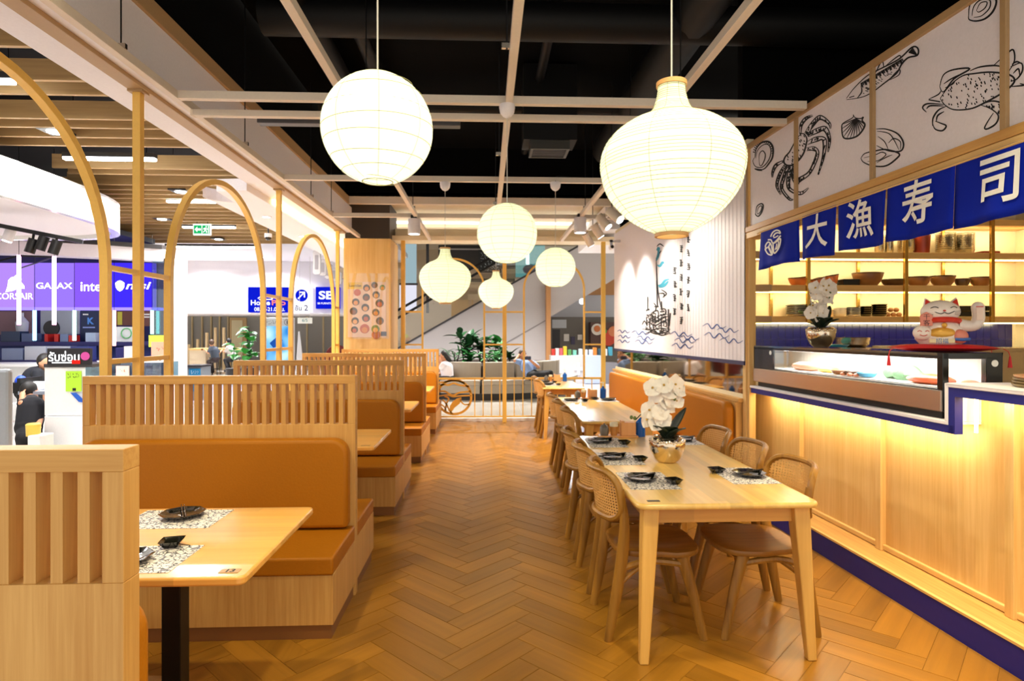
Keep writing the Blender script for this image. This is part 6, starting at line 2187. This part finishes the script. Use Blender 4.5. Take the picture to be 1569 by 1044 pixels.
for px in (459, 475):
    p = W(px, 487, 22.52)
    MB().cyl(p, (p.x, p.y, 4.46), 0.008, n=6).build('hanger', M['cord'], hs)
q0 = [W(x, y, 22.0) for x, y in ((452, 576), (457, 508), (459, 508), (467, 576))]
tag(MB().add(q0 + [p + Vector((0, 0.04, 0)) for p in q0], [(0, 1, 2, 3), (7, 6, 5, 4), (0, 4, 5, 1), (1, 5, 6, 2), (2, 6, 7, 3), (3, 7, 4, 0)]).build('easel_board', plain('easel', '#c8c4c0', 0.5)), 'narrow grey easel board beside the kiosk', 'board')
# red armchair and a row of big white letters
p = W(516, 552, 21.5)
t = thing('red_armchair', 'dark red rounded armchair glimpsed behind the trellis', 'chair', (p.x, p.y, 0))
MB().prism([(-0.4, 0.0), (0.4, 0.0), (0.4, 0.7)] + arc(0, 0.75, 0.4, 0, 180, 10), -0.05, 0.15, 'xz').build('backrest', plain('dark_red', '#7a1d14', 0.5), t, bev=0.03)
MB().box(-0.4, 0.4, -0.55, -0.05, 0.05, 0.45).build('seat', plain('dark_red2', '#7a1d14', 0.5), t, bev=0.04)
ls = thing('letter_sign', 'row of blocky white glass letters hung under the white soffit', 'sign', (0, 0, 0))
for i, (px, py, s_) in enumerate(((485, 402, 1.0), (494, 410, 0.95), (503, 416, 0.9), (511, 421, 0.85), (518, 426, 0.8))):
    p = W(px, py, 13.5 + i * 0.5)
    h_ = 0.20 * s_ * (1.35 if i == 0 else 1)
    for a, b in (((-0.06, -h_), (-0.06, h_)), ((0.06, -h_), (0.06, h_)), ((-0.06, h_), (0.06, h_)), ((-0.06, -h_), (0.06, -h_))):
        pass
    MB().prism(rrect(-0.085, 0.085, -h_, h_, 0.05, 4), 0, 0.08, 'xz').build('letter_block', plain('letter_glass', '#d6d4da', 0.25, coat=0.3), ls, loc=p, bev=0.01)
    MB().prism(rrect(-0.04, 0.04, -h_ * 0.6, h_ * 0.6, 0.02, 4), -0.006, 0.0, 'xz').build('hollow_shade', plain('letter_shade', '#a8a6b0', 0.4), ls, loc=p)  # flat darker plate; shade of the letter's hollow is painted in its colour
    MB().cyl((p.x, p.y + 0.04, p.z + h_), (p.x, p.y + 0.04, 4.75), 0.006, n=6).build('hanger', M['cord'], ls)
# desk with two visitors
dk = 23.0
t = thing('study_desk', 'pale wooden counter desk before the grey recess', 'desk', (0, 0, 0))
wbox(290, 352, 534, 537, dk, 1.0, M['pale_x'], 'desk_top', t)
wbox(290, 315, 537, 577, dk + 0.02, 0.9, plain('desk_side', '#d9c6a8', 0.5), 'side_panel', t)
tag(wbox(308, 311, 534.5, 537, dk - 0.02, 0.08, plain('small_cup', '#7a4a2c', 0.5), 'desk_cup'), 'small brown cup standing on the pale desk', 'cup')
for i, px in enumerate((329, 361)):
    q = W(px, 569, dk - 0.3)
    t = thing('stool', ('backless stool under the first visitor at the desk', 'backless stool under the visitor behind the leaves')[i], 'stool', (q.x, q.y, 0))
    MB().lathe([(0, 0.60), (0.2, 0.60), (0.21, 0.63), (0.2, 0.66), (0, 0.66)], 18).build('seat', M['darkgrey'], t, smooth=30)
    for k in range(4):
        a = R(45 + 90 * k)
        MB().cyl((0.14 * math.cos(a), 0.14 * math.sin(a), 0.6), (0.2 * math.cos(a), 0.2 * math.sin(a), 0.0), 0.012, n=6).build('leg', M['blackmetal'], t)
    MB().tube([(0.18 * math.cos(2 * PI * k / 16), 0.18 * math.sin(2 * PI * k / 16), 0.22) for k in range(16)], 0.01, 6, closed=True).build('foot_ring', M['blackmetal'], t)
t = thing('recycling_bin', 'grey bin with a blue recycling label near the desk', 'bin', (0, 0, 0))
wbox(278, 308, 561, 640, 14.0, 0.5, plain('bin_grey', '#8f9aa2', 0.4), 'body', t, 0.01)
wbox(278, 308, 560, 563, 13.95, 0.55, M['darkgrey'], 'lid', t)
wbox(290, 307, 565, 600, 13.99, 0.005, plain('bin_blue', '#2a86b8', 0.4), 'label_sheet', t)
scribble(t, 292, 297, 567, 574, 13.985, M['whiteprint'], 2, 2)
scribble(t, 299, 305, 567, 574, 13.985, M['whiteprint'], 2, 2)

# ================================================================ THE MALL BEHIND THE SCREEN
# ---- round planter bench
PC = W(745, 560, 16.2)
PCX, PCY = PC.x, PC.y
pb = thing('planter_bench', 'round grey stone bench around a planter behind the gold screen', 'bench', (PCX, PCY, 0))
seatc = M['greystone']


def ring_seg(a0, a1, r0, r1, z0, z1, n=6):
    mb = MB()
    rings = []
    for i in range(n + 1):
        a = R(a0 + (a1 - a0) * i / n)
        ca, sa = math.sin(a), -math.cos(a)
        rings.append([(r0 * ca, r0 * sa, z0), (r1 * ca, r1 * sa, z0), (r1 * ca, r1 * sa, z1), (r0 * ca, r0 * sa, z1)])
    return mb.loft(rings)


for k in range(-4, 4):
    a0, a1 = k * 24 + 0.6 - 3, (k + 1) * 24 - 0.6 - 3
    ring_seg(a0, a1, 1.95, 2.45, 0.36, 0.47).build('seat_segment', M['greystone'], pb, bev=0.02)
    ring_seg(a0, a1, 1.80, 1.97, 0.36, 0.87).build('back_segment', M['greystone'], pb, bev=0.03)
    ring_seg(a0, a1, 1.95, 2.40, 0.16, 0.36).build('front_segment', seatc, pb, bev=0.01)
ring_seg(-100, 94, 1.8, 2.25, 0.0, 0.16, 30).build('base', M['darkgrey'], pb)
MB().lathe([(1.82, 0.1), (1.82, 0.78), (0, 0.8)], 40).build('soil', plain('soil', '#2c2118', 0.9), pb)


# ---- foliage
def leaf_mesh(l, w, mat, bend=0.25):
    def pt(u, v):
        ww = w * math.sin(PI * (0.06 + 0.92 * u)) ** 0.8 * (v - 0.5)
        return (ww, l * u, -bend * l * u * u + abs(ww) * 0.35)
    return MB().grid(pt, 5, 2).mesh('leaf', mat, True)


G1 = plain('leaf_dark', '#1d4a2a', 0.35)
G2 = plain('leaf_mid', '#2f7a3a', 0.4)
G3 = plain('leaf_bright', '#3fae3c', 0.4)
G4 = plain('leaf_variegated', '#7fbf8a', 0.4)
LM = {'dark': leaf_mesh(0.42, 0.17, G1), 'mid': leaf_mesh(0.34, 0.16, G2), 'bright': leaf_mesh(0.34, 0.30, G3, 0.35), 'pale': leaf_mesh(0.22, 0.11, G4, 0.4), 'thin': leaf_mesh(0.4, 0.04, G2, 0.5)}


def plant(label, loc, h, kind, n, spread, seed, tilt=(20, 75), name='leafy_plant', group=None, pot=None):
    rr = random.Random(seed)
    t = thing(name, label, 'plant', loc, 0, group)
    st = MB()
    tops = []
    for i in range(max(1, n // 9)):
        tx, ty = rr.uniform(-spread, spread) * 0.5, rr.uniform(-spread, spread) * 0.5
        tops.append((tx, ty))
        st.tube([(tx * 0.3, ty * 0.3, 0), (tx, ty, h * 0.92)], [0.02, 0.008], 6)
    st.build('stem', M['stem'], t)
    for i in range(n):
        tx, ty = tops[i % len(tops)]
        k = rr.uniform(0.25, 1.0)
        z = h * k
        el = rr.uniform(*tilt)
        az = rr.uniform(0, 360)
        s_ = rr.uniform(0.75, 1.15)
        Mx = Matrix.Translation((tx * k, ty * k, z)) @ Matrix.Rotation(R(az), 4, 'Z') @ Matrix.Rotation(R(el), 4, 'X') @ Matrix.Scale(s_, 4)
        obj('leaf', LM[kind], t, M=Mx)
    if pot:
        MB().lathe([(0, -pot), (0.2, -pot), (0.26, 0.02), (0.23, 0.02), (0, 0.0)], 20).build('pot', M['darkgrey'], t, smooth=30)
    return t


def at(px, d, z=0.78):
    p = W(px, 500, d)
    return (p.x, p.y, z)


plant('tall dark rubber plant with broad glossy leaves in the round planter', at(714, 15.6), 0.75, 'dark', 30, 0.35, 2, (5, 60))
plant('bushy dark-leaved plant left of the central post in the planter', at(738, 15.9), 0.6, 'dark', 34, 0.5, 3, (0, 55))
plant('mid green plant right of the central post in the planter', at(768, 15.6), 0.55, 'mid', 30, 0.4, 4, (0, 60))
plant('low pale variegated plant at the planter rim', at(756, 15.0), 0.28, 'pale', 40, 0.5, 5, (0, 50))
plant('low fine-leaved plant behind the woman in white', at(697, 15.2), 0.32, 'thin', 30, 0.4, 6, (10, 60))
plant('small dark tuft plant beside the reclining man', at(782, 15.4), 0.3, 'dark', 12, 0.2, 7, (10, 60))
plant('low mid green plant under the tall rubber plant', at(725, 15.1), 0.3, 'mid', 26, 0.45, 8, (0, 45))
p = W(383, 560, 20.0)
plant('tall potted plant with big bright green leaves beside the desk', (p.x, p.y, 0.4), 1.5, 'bright', 26, 0.5, 9, (-10, 50), 'potted_plant', None, 0.4)
p = W(358, 560, 20.5)
plant('shorter potted plant with bright leaves hiding the second visitor', (p.x, p.y, 0.35), 0.85, 'bright', 9, 0.35, 10, (0, 50), 'potted_plant', None, 0.35)

# ---- escalator
de = 19.5
es = thing('escalator', 'pale grey escalator flank rising to the right behind the planter', 'escalator', (0, 0, 0))


def pface(pts, d, th, mat, name, parent):
    a = [W(x, y, d) for x, y in pts]
    n_ = len(a)
    b = [p + Vector((0, th, 0)) for p in a]
    mb = MB().add(a + b, [tuple(range(n_)), tuple(range(2 * n_ - 1, n_ - 1, -1))] + [(i, (i + 1) % n_, n_ + (i + 1) % n_, n_ + i) for i in range(n_)])
    return mb.build(name, mat, parent)


ln = lambda x, o=0: 525 - 0.567 * (x - 628) + o
pface([(590, ln(590)), (985, ln(985)), (985, 402), (843, 486), (843, 580), (590, 580)], de, 1.2, M['escal'], 'side_skirt', es)
pface([(590, ln(590, -3)), (985, ln(985, -3)), (985, ln(985)), (590, ln(590))], de - 0.05, 1.3, M['darkgrey'], 'skirt_edge', es)
pface([(590, ln(590, -46)), (985, ln(985, -46)), (985, ln(985, -3)), (590, ln(590, -3))], de, 0.02, M['clear'], 'glass_panel', es)
for o_ in (-46, -58):
    pface([(590, ln(590, o_ - 4)), (985, ln(985, o_ - 4)), (985, ln(985, o_)), (590, ln(590, o_))], de + (0 if o_ == -46 else 1.0), 0.08, M['black'], 'handrail', es)
pface([(770, 528), (840, 488), (840, 490), (770, 530)], de - 0.02, 0.02, plain('panel_joint', '#8f8a8c', 0.5), 'panel_joint', es)
tag(wbox(837, 844, 432, 575, de - 0.3, 0.3, plain('orange_wood_post', '#c8905c', 0.5), 'wooden_pillar'), 'slim orange wood pillar at the foot of the escalator', 'pillar')

# ---- upper floor and far walls
struct(wbox(560, 1100, 250, 640, 27.0, 0.2, plain('far_wall', '#cdb795', 0.6), 'wall_far'))
struct(MB().box(-6, 9, 13.2, 27, 5.3, 5.4).build('ceiling_far', plain('far_ceiling', '#cfc2ac', 0.6)))
struct(MB().box(-6, 9, 24.0, 24.4, 3.75, 4.15).build('slab_edge', plain('slab_edge', '#cbb69a', 0.6)))
uf = thing('dark_shopfront', 'dark shopfront with a directory board behind the escalator', 'shopfront', (0, 0, 0))
wbox(672, 790, 376, 432, 24.0, 0.1, plain('dark_front', '#2b2a2c', 0.3), 'window', uf)
wbox(672, 790, 381, 383, 23.95, 0.05, plain('grey_line', '#b8b4ae', 0.5), 'transom', uf)
wbox(733, 768, 383, 418, 23.9, 0.05, plain('directory', '#20262c', 0.4), 'directory_board', uf)
scribble(uf, 736, 765, 386, 415, 23.88, plain('directory_text', '#cfe0e8', 0.5), 7, 6)
t = thing('glass_shopfront', 'tall pale blue glazed shop bay behind the screen arches', 'shopfront', (0, 0, 0))
wbox(621, 638, 374, 434, 23.0, 0.05, emis('bay_blue', '#9fb8c0', 0.6), 'upper_pane', t)
wbox(612, 638, 437, 476, 23.0, 0.05, emis('bay_white', '#dcdcea', 0.7), 'lower_pane', t)
wbox(612, 640, 434, 437, 22.95, 0.08, M['darkgrey'], 'sill', t)
wbox(653, 657, 374, 480, 22.9, 0.1, M['darkgrey'], 'mullion', t)
t = thing('teal_shopfront', 'lit teal glass shopfront on the upper level', 'shopfront', (0, 0, 0))
wbox(790, 835, 376, 425, 23.5, 0.05, emis('teal_lit', '#5f9a98', 0.6), 'pane', t)
wbox(806, 811, 376, 405, 23.4, 0.05, emis('teal_tube', '#c8f4f4', 2.0), 'light_tube', t)
wbox(790, 850, 425, 429, 23.4, 0.8, plain('upper_sill', '#d8d0c0', 0.5), 'sill', t)
o = MB().ball(W(812, 413, 23.2), 0.28, 14, 8, (1, 1, 0.7)).build('blue_bowl_lamp', plain('blue_lamp', '#274a7a', 0.4), smooth=True)
tag(o, 'dark blue bowl lamp on the upper level', 'lamp')
t = thing('mall_bulkhead', 'cream upper bulkhead with dark ventilation slots', 'bulkhead', (0, 0, 0))
wbox(560, 960, 333, 350, 14.2, 0.3, plain('bulk_cream', '#d8c0a0', 0.6), 'beam', t)
wbox(560, 960, 356, 361, 15.6, 0.3, plain('bulk_cream2', '#e0d2b8', 0.6), 'lower_beam', t)
wbox(672, 735, 350, 355, 15.5, 0.2, M['darkgrey'], 'slot', t)
wbox(826, 870, 350, 356, 15.5, 0.2, M['darkgrey'], 'slot', t)

for px, py in ((829, 354), (724, 352)):
    p = W(px, py, 15.45)
    t = thing('downlight', 'small white downlight in the dark slot above the planter', 'light', p, 0, 'slot downlights')
    MB().lathe([(0.07, 0.0), (0.07, -0.05), (0.055, -0.05), (0.055, 0.0)], 18).build('ring', M['white'], t, smooth=True)
    MB().cyl((0, 0, -0.045), (0, 0, -0.035), 0.055, n=18).build('lens', M['lamp_white'], t)
    lamp('slot_downlight', 'SPOT', (p.x, p.y, p.z - 0.08), 620, (1, 0.96, 0.9), 0.07, aim=(p.x, p.y, 0), spot=140, blend=0.8)

# ---- pharmacy kiosk
ph = thing('pharmacy_counter', 'white pharmacy counter with a raised cross emblem', 'counter', (0, 0, 0))
wbox(844, 895, 545, 588, 18.7, 0.6, plain('counter_white', '#d8d6d8', 0.4), 'front', ph, 0.01)
wbox(896, 922, 545, 588, 18.6, 0.6, plain('counter_lit', '#c8d8f0', 0.3), 'lit_front', ph, 0.01)
wbox(922, 946, 556, 588, 18.7, 0.6, plain('counter_grey', '#8a8a94', 0.4), 'side_front', ph, 0.01)
wbox(884, 889, 556, 575, 18.66, 0.05, M['white'], 'cross_bar', ph)
wbox(880, 893, 563, 568, 18.65, 0.05, M['white'], 'cross_bar', ph)
struct(wbox(844, 965, 486, 560, 22.0, 0.1, plain('kiosk_grey', '#77726e', 0.6), 'wall_kiosk'))
struct(wbox(880, 965, 424, 452, 23.0, 0.2, plain('kiosk_orange', '#c8915e', 0.5), 'trim_8'))
struct(wbox(844, 965, 452, 486, 23.1, 0.2, plain('kiosk_white', '#d3d6e4', 0.5), 'wall_kiosk_upper'))
struct(wbox(866, 893, 433, 439, 22.9, 0.1, plain('teal_band', '#2f9ab8', 0.5), 'trim_9'))
t = thing('ceiling_flood', 'bright white floodlight under the rising escalator', 'light', W(892, 462, 19.0))
MB().cyl((0, 0.03, 0), (0, 0.1, 0), 0.1, n=16).build('housing', M['darkgrey'], t)
MB().cyl((0, 0.0, 0), (0, 0.03, 0), 0.09, n=16).build('lens', emis('flood', '#eaf0ff', 14), t)
fp_ = W(892, 462, 18.95)
lamp('escalator_flood_light', 'SPOT', fp_, 260, (0.93, 0.96, 1.0), 0.08, aim=(fp_.x, fp_.y - 2.0, 0.5), spot=130, blend=0.9)
for i, (a, b, c, d_, col_, lb) in enumerate(((846, 868, 490, 503, '#cfd2dc', 'blank pale notice sheet'), (847, 858, 505, 540, '#3c3a40', 'black rack of pharmacy goods'), (864, 872, 512, 523, '#f0ece8', 'white notice sheet'), (875, 881, 516, 528, '#4a4668', 'purple notice sheet'), (885, 892, 513, 521, '#f0ece8', 'white dated sheet'))):
    tag(wbox(a, b, c, d_, 21.93, 0.07, plain('notice_%d' % i, col_, 0.5), 'wall_notice'), lb + ' on the grey pharmacy wall', 'notice')
fpz = thing('food_picture', 'large lit food picture board of plated dishes', 'picture', (0, 0, 0))
wbox(905, 947, 494, 532, 21.6, 0.5, plain('food_dark', '#5a3a34', 0.4), 'board', fpz)
for px, py, r_, c_ in ((915, 505, 9, '#e8e2da'), (932, 518, 12, '#d8442a'), (940, 508, 8, '#e88a5a')):
    p = W(px, py, 21.57)
    MB().cyl(p, p + Vector((0, 0.01, 0)), r_ / F * 21.5, n=20).build('dish_print', plain('dish_%d' % px, c_, 0.4), fpz)
p = W(915, 504, 21.55)
MB().cyl(p, p + Vector((0, 0.01, 0)), 5 / F * 21.5, n=16).build('food_print', plain('food_or', '#d8783a', 0.4), fpz)
p = W(926, 508, 21.55)
MB().cyl(p, p + Vector((0, 0.01, 0)), 4 / F * 21.5, n=16).build('food_print', plain('food_gr', '#3f9a3a', 0.4), fpz)
gl = ((848, 535, '#c83a30', 'red'), (854, 534, '#e8e4e0', 'white'), (860, 534, '#d8606a', 'pink'), (866, 531, '#e8c83a', 'tall yellow'), (873, 536, '#5a9a5a', 'green'), (881, 537, '#7ac8b8', 'mint'), (890, 535, '#e6eef4', 'pale blue'), (898, 536, '#f2f2f2', 'plain white'), (906, 536, '#e8eef8', 'frosted'), (912, 533, '#e88a3a', 'orange'), (920, 535, '#3a5a6a', 'slate'), (928, 535, '#f0f0f4', 'glossy white'), (936, 532, '#4aa8c8', 'sky blue'))
for px, yt, c_, nm in gl:
    tag(wbox(px - 2.6, px + 2.6, yt, 545.3, 18.8, 0.2, plain('goods_' + nm, c_, 0.4), 'goods_pack', bev=0.01), nm + ' pack standing on the pharmacy counter', 'pack', 'packs on the pharmacy counter')

# ================================================================ PEOPLE
def person(label, J, top_c, low_c, hair_c='#15110f', vox=0.02, face=(0, -1, 0), long_hair=False, stripes=None, hold=None):
    """J: joint name -> world point. Body is one remeshed figure; clothes and hair are its children."""
    J = {k: Vector(v) for k, v in J.items()}
    f_ = Vector(face).normalized()
    side = f_.cross(Vector((0, 0, 1))).normalized()
    hd = J['head']

    def limb(mb, pts, rs):
        pp_ = [Vector(p) for p in pts]
        for i in range(len(pp_) - 1):
            mb.tube([pp_[i].lerp(pp_[i + 1], q / 4) for q in range(5)], [rs[i] + (rs[i + 1] - rs[i]) * q / 4 for q in range(5)], 12)
        for p, r in zip(pp_, rs):
            mb.ball(p, r, 12, 8)

    body = MB()
    body.ball(hd, 0.1, 18, 12, (0.82, 0.95, 1.18))
    body.ball(hd + f_ * 0.045 - Vector((0, 0, 0.06)), 0.055, 12, 8)
    body.tube([hd + f_ * 0.09 + Vector((0, 0, 0.01)), hd + f_ * 0.118 - Vector((0, 0, 0.025))], [0.008, 0.017], 8)
    for s in (-1, 1):
        body.ball(hd + side * s * 0.085 - Vector((0, 0, 0.01)), 0.022, 8, 6, (0.6, 1, 1.4))
    limb(body, [J['neck'], hd - Vector((0, 0, 0.05))], [0.055, 0.05])
    limb(body, [J['pelvis'], J['chest'], J['neck']], [0.12, 0.125, 0.06])
    for s in 'lr':
        limb(body, [J['sh_' + s], J['el_' + s], J['ha_' + s]], [0.052, 0.040, 0.028])
        h = J['ha_' + s]
        dr_ = (h - J['el_' + s]).normalized()
        ax = dr_.cross(f_)
        ax = ax.normalized() if ax.length > 0.1 else side
        pm_ = h + dr_ * 0.05
        limb(body, [h, pm_, h + dr_ * 0.085], [0.028, 0.034, 0.032])
        for q in range(4):
            b0_ = h + dr_ * 0.09 + ax * (q - 1.5) * 0.02
            ll = (0.06, 0.075, 0.07, 0.052)[q]
            body.tube([b0_, b0_ + dr_ * ll * 0.55 + f_ * 0.006, b0_ + dr_ * ll + f_ * 0.022], [0.0105, 0.010, 0.008], 6)
        body.tube([h + dr_ * 0.03 + ax * 0.03, h + dr_ * 0.06 + ax * 0.055 + f_ * 0.01, h + dr_ * 0.09 + ax * 0.06 + f_ * 0.02], [0.013, 0.012, 0.009], 6)
        limb(body, [J['hip_' + s], J['kn_' + s], J['an_' + s]], [0.075, 0.052, 0.036])
        limb(body, [J['an_' + s], J['an_' + s] + f_ * 0.14 - Vector((0, 0, 0.04))], [0.036, 0.03])
    o = body.build('person', M['skin'], smooth=True)
    rm = o.modifiers.new('remesh', 'REMESH')
    rm.mode = 'VOXEL'
    rm.voxel_size = vox * 0.6
    rm.use_smooth_shade = True
    tag(o, label, 'person')
    # shirt
    sh_ = MB()
    limb(sh_, [J['pelvis'] + (J['chest'] - J['pelvis']) * 0.1, J['chest'], J['chest'].lerp(J['neck'], 0.6)], [0.145, 0.158, 0.10])
    for s in 'lr':
        limb(sh_, [J['chest'].lerp(J['neck'], 0.35), J['sh_' + s], J['sh_' + s].lerp(J['el_' + s], 0.75)], [0.11, 0.072, 0.06])
    if stripes:
        mt_, t2, b2 = bsdf('striped_shirt')
        wv = t2.nodes.new('ShaderNodeTexWave')
        wv.inputs['Scale'].default_value = 9
        wv.inputs['Distortion'].default_value = 1.0
        tc2 = t2.nodes.new('ShaderNodeTexCoord')
        cr2 = t2.nodes.new('ShaderNodeValToRGB')
        cr2.color_ramp.elements[0].color, cr2.color_ramp.elements[1].color = lin(top_c), lin(stripes)
        t2.links.new(tc2.outputs['Object'], wv.inputs['Vector'])
        t2.links.new(wv.outputs['Fac'], cr2.inputs['Fac'])
        t2.links.new(cr2.outputs[0], b2.inputs['Base Color'])
        b2.inputs['Roughness'].default_value = 0.8
    else:
        mt_ = plain('shirt', top_c, 0.85)
    s1 = sh_.build('shirt', mt_, o, smooth=True)
    tr_ = MB()
    limb(tr_, [J['pelvis'], J['pelvis'].lerp(J['chest'], 0.18)], [0.15, 0.14])
    for s in 'lr':
        limb(tr_, [J['hip_' + s], J['kn_' + s], J['an_' + s]], [0.098, 0.072, 0.058])
    s2 = tr_.build('trousers', plain('trousers', low_c, 0.85), o, smooth=True)
    ha = MB()
    ha.ball(hd - f_ * 0.022 + Vector((0, 0, 0.028)), 0.108, 18, 12, (0.86, 0.95, 1.05))
    if long_hair:
        ha.tube([hd - f_ * 0.07, hd - f_ * 0.13 - Vector((0, 0, 0.08)), hd - f_ * 0.13 - Vector((0, 0, 0.22))], [0.07, 0.06, 0.03], 10)
    # cut the hair back from the face
    keep = []
    s3 = ha.build('hair', plain('hair', hair_c, 0.6), o, smooth=True)
    for q in (s1, s2, s3):
        rm = q.modifiers.new('remesh', 'REMESH')
        rm.mode = 'VOXEL'
        rm.voxel_size = vox * 0.7
        rm.use_smooth_shade = True
    for s in 'lr':
        MB().ball(J['an_' + s] + f_ * 0.07 - Vector((0, 0, 0.03)), 0.06, 12, 8, (1.0, 1.0, 0.8)).ball(J['an_' + s] + f_ * 0.15 - Vector((0, 0, 0.045)), 0.045, 12, 8).build('shoe', M['darkgrey'], o, smooth=True)
    for s in (-1, 1):
        MB().ball(hd + f_ * 0.088 + side * s * 0.034 + Vector((0, 0, 0.012)), 0.011, 8, 6).build('eye', M['ink'], o, smooth=True)
    MB().ball(hd + f_ * 0.092 - Vector((0, 0, 0.062)), 0.016, 8, 6, (1.3, 0.8, 0.4)).build('mouth', plain('lips', '#a8604e', 0.5), o, smooth=True)
    return o


# reclining man with phone on the planter bench
dm = 13.95
P_ = lambda x, y, dd_=0.0: W(x, y, dm + dd_)
J = dict(head=P_(801, 544, 0.25), neck=P_(803, 553, 0.2), chest=P_(807, 562, 0.1), pelvis=P_(815, 574, 0.0),
         sh_l=P_(798, 556, 0.15), el_l=P_(789, 553, 0.05), ha_l=P_(795, 545, 0.2), sh_r=P_(817, 557, 0.1), el_r=P_(825, 563, -0.1), ha_r=P_(812, 552, -0.25),
         hip_l=P_(813, 576, -0.08), kn_l=P_(838, 574, -0.35), an_l=P_(841, 603, -0.3), hip_r=P_(817, 575, 0.08), kn_r=P_(843, 572, -0.15), an_r=P_(846, 602, -0.1))
man = person('man in a striped blue shirt leaning back on the planter bench with a phone', J, '#4a6fb0', '#14151a', '#3a2a22', face=(0.45, -0.85, 0.2), stripes='#9fb8e0')
p = P_(809, 549, -0.33)
ph_ = thing('phone', 'dark phone held by the reclining man', 'phone', p, R(20))
MB().box(-0.075, 0.075, -0.006, 0.006, -0.04, 0.04).build('case', plain('phone_case', '#2a3450', 0.4), ph_, bev=0.006)
MB().ball((0.04, 0.008, 0.015), 0.008, 8, 6).build('lens', M['blackgloss'], ph_)
# woman in white, seen from behind, hand to her face
dm = 14.2
J = dict(head=P_(679, 546, 0), neck=P_(681, 555, 0), chest=P_(684, 564, 0), pelvis=P_(686, 579, 0), sh_l=P_(679, 559, -0.15), el_l=P_(673, 566, -0.2), ha_l=P_(674, 556, -0.15),
         sh_r=P_(684, 559, 0.2), el_r=P_(676, 572, 0.25), ha_r=P_(668, 576, 0.1), hip_l=P_(685, 582, -0.1), kn_l=P_(662, 583, -0.15), an_l=P_(660, 609, -0.15), hip_r=P_(686, 582, 0.1), kn_r=P_(663, 582, 0.1), an_r=P_(661, 609, 0.1))
person('woman in a white shirt with tied black hair sitting on the planter bench', J, '#ece6ee', '#2c2c34', long_hair=True, face=(-1, -0.15, 0))
# two visitors at the far desk
dm = 22.6
J = dict(head=P_(324, 526, 0), neck=P_(325, 531.5, 0), chest=P_(328, 538, 0), pelvis=P_(330, 550, 0), sh_l=P_(322.5, 534, -0.1), el_l=P_(319, 541, -0.2), ha_l=P_(315, 537, 0.2),
         sh_r=P_(331, 534, 0.1), el_r=P_(336, 541, 0.2), ha_r=P_(340, 537, 0.4), hip_l=P_(328, 552, -0.1), kn_l=P_(320, 554, 0.3), an_l=P_(322, 568, 0.3), hip_r=P_(331, 552, 0.1), kn_r=P_(324, 554, 0.5), an_r=P_(326, 569, 0.5))
person('visitor in a dark grey shirt seen from behind on a stool', J, '#3c4450', '#2a1c1c', '#4a3424', vox=0.03, face=(-0.5, 0.85, -0.1))
dm = 22.9
J = dict(head=P_(350, 524, 0), neck=P_(351, 530, 0), chest=P_(353, 537, 0), pelvis=P_(357, 549, 0), sh_l=P_(349, 533, -0.1), el_l=P_(345, 540, -0.1), ha_l=P_(341, 538, 0.2),
         sh_r=P_(355, 533, 0.1), el_r=P_(352, 541, 0.3), ha_r=P_(345, 538, 0.4), hip_l=P_(356, 551, -0.1), kn_l=P_(345, 552, -0.1), an_l=P_(350, 566, -0.2), hip_r=P_(358, 551, 0.1), kn_r=P_(347, 553, 0.2), an_r=P_(352, 566, 0.2))
person('black-haired visitor in pale top behind the bright leaves at the desk', J, '#d8d0c8', '#1c1a1e', vox=0.03, face=(-0.95, 0.2, -0.1))
# two shop workers in black
dm = 8.8
J = dict(head=P_(70, 556, 0), neck=P_(65, 566, 0), chest=P_(54, 578, 0), pelvis=P_(40, 600, 0.1), sh_l=P_(58, 572, -0.15), el_l=P_(60, 592, -0.2), ha_l=P_(66, 606, 0.0),
         sh_r=P_(60, 570, 0.2), el_r=P_(66, 588, 0.25), ha_r=P_(70, 602, 0.2), hip_l=P_(38, 604, 0.0), kn_l=P_(42, 645, 0.0), an_l=P_(38, 668, 0.1), hip_r=P_(42, 603, 0.2), kn_r=P_(46, 645, 0.2), an_r=P_(42, 668, 0.3))
person('shop worker in black leaning over behind the white cabinet', J, '#1a1d26', '#16181e', face=(1, -0.3, -0.1))
dm = 7.6
J = dict(head=P_(46, 600, 0.35), neck=P_(46, 610, 0.3), chest=P_(49, 626, 0.1), pelvis=P_(44, 655, 0), sh_l=P_(38, 620, 0.1), el_l=P_(33, 618, 0.0), ha_l=P_(34, 609, 0.1),
         sh_r=P_(58, 622, 0.1), el_r=P_(62, 640, 0.1), ha_r=P_(58, 656, -0.1), hip_l=P_(40, 660, 0), kn_l=P_(34, 672, -0.3), an_l=P_(36, 697, -0.2), hip_r=P_(48, 660, 0), kn_r=P_(54, 672, -0.3), an_r=P_(52, 697, -0.2))
person('crouching shop worker in navy black below the rack shelf', J, '#14161f', '#111218', face=(0.2, 0.95, -0.1))
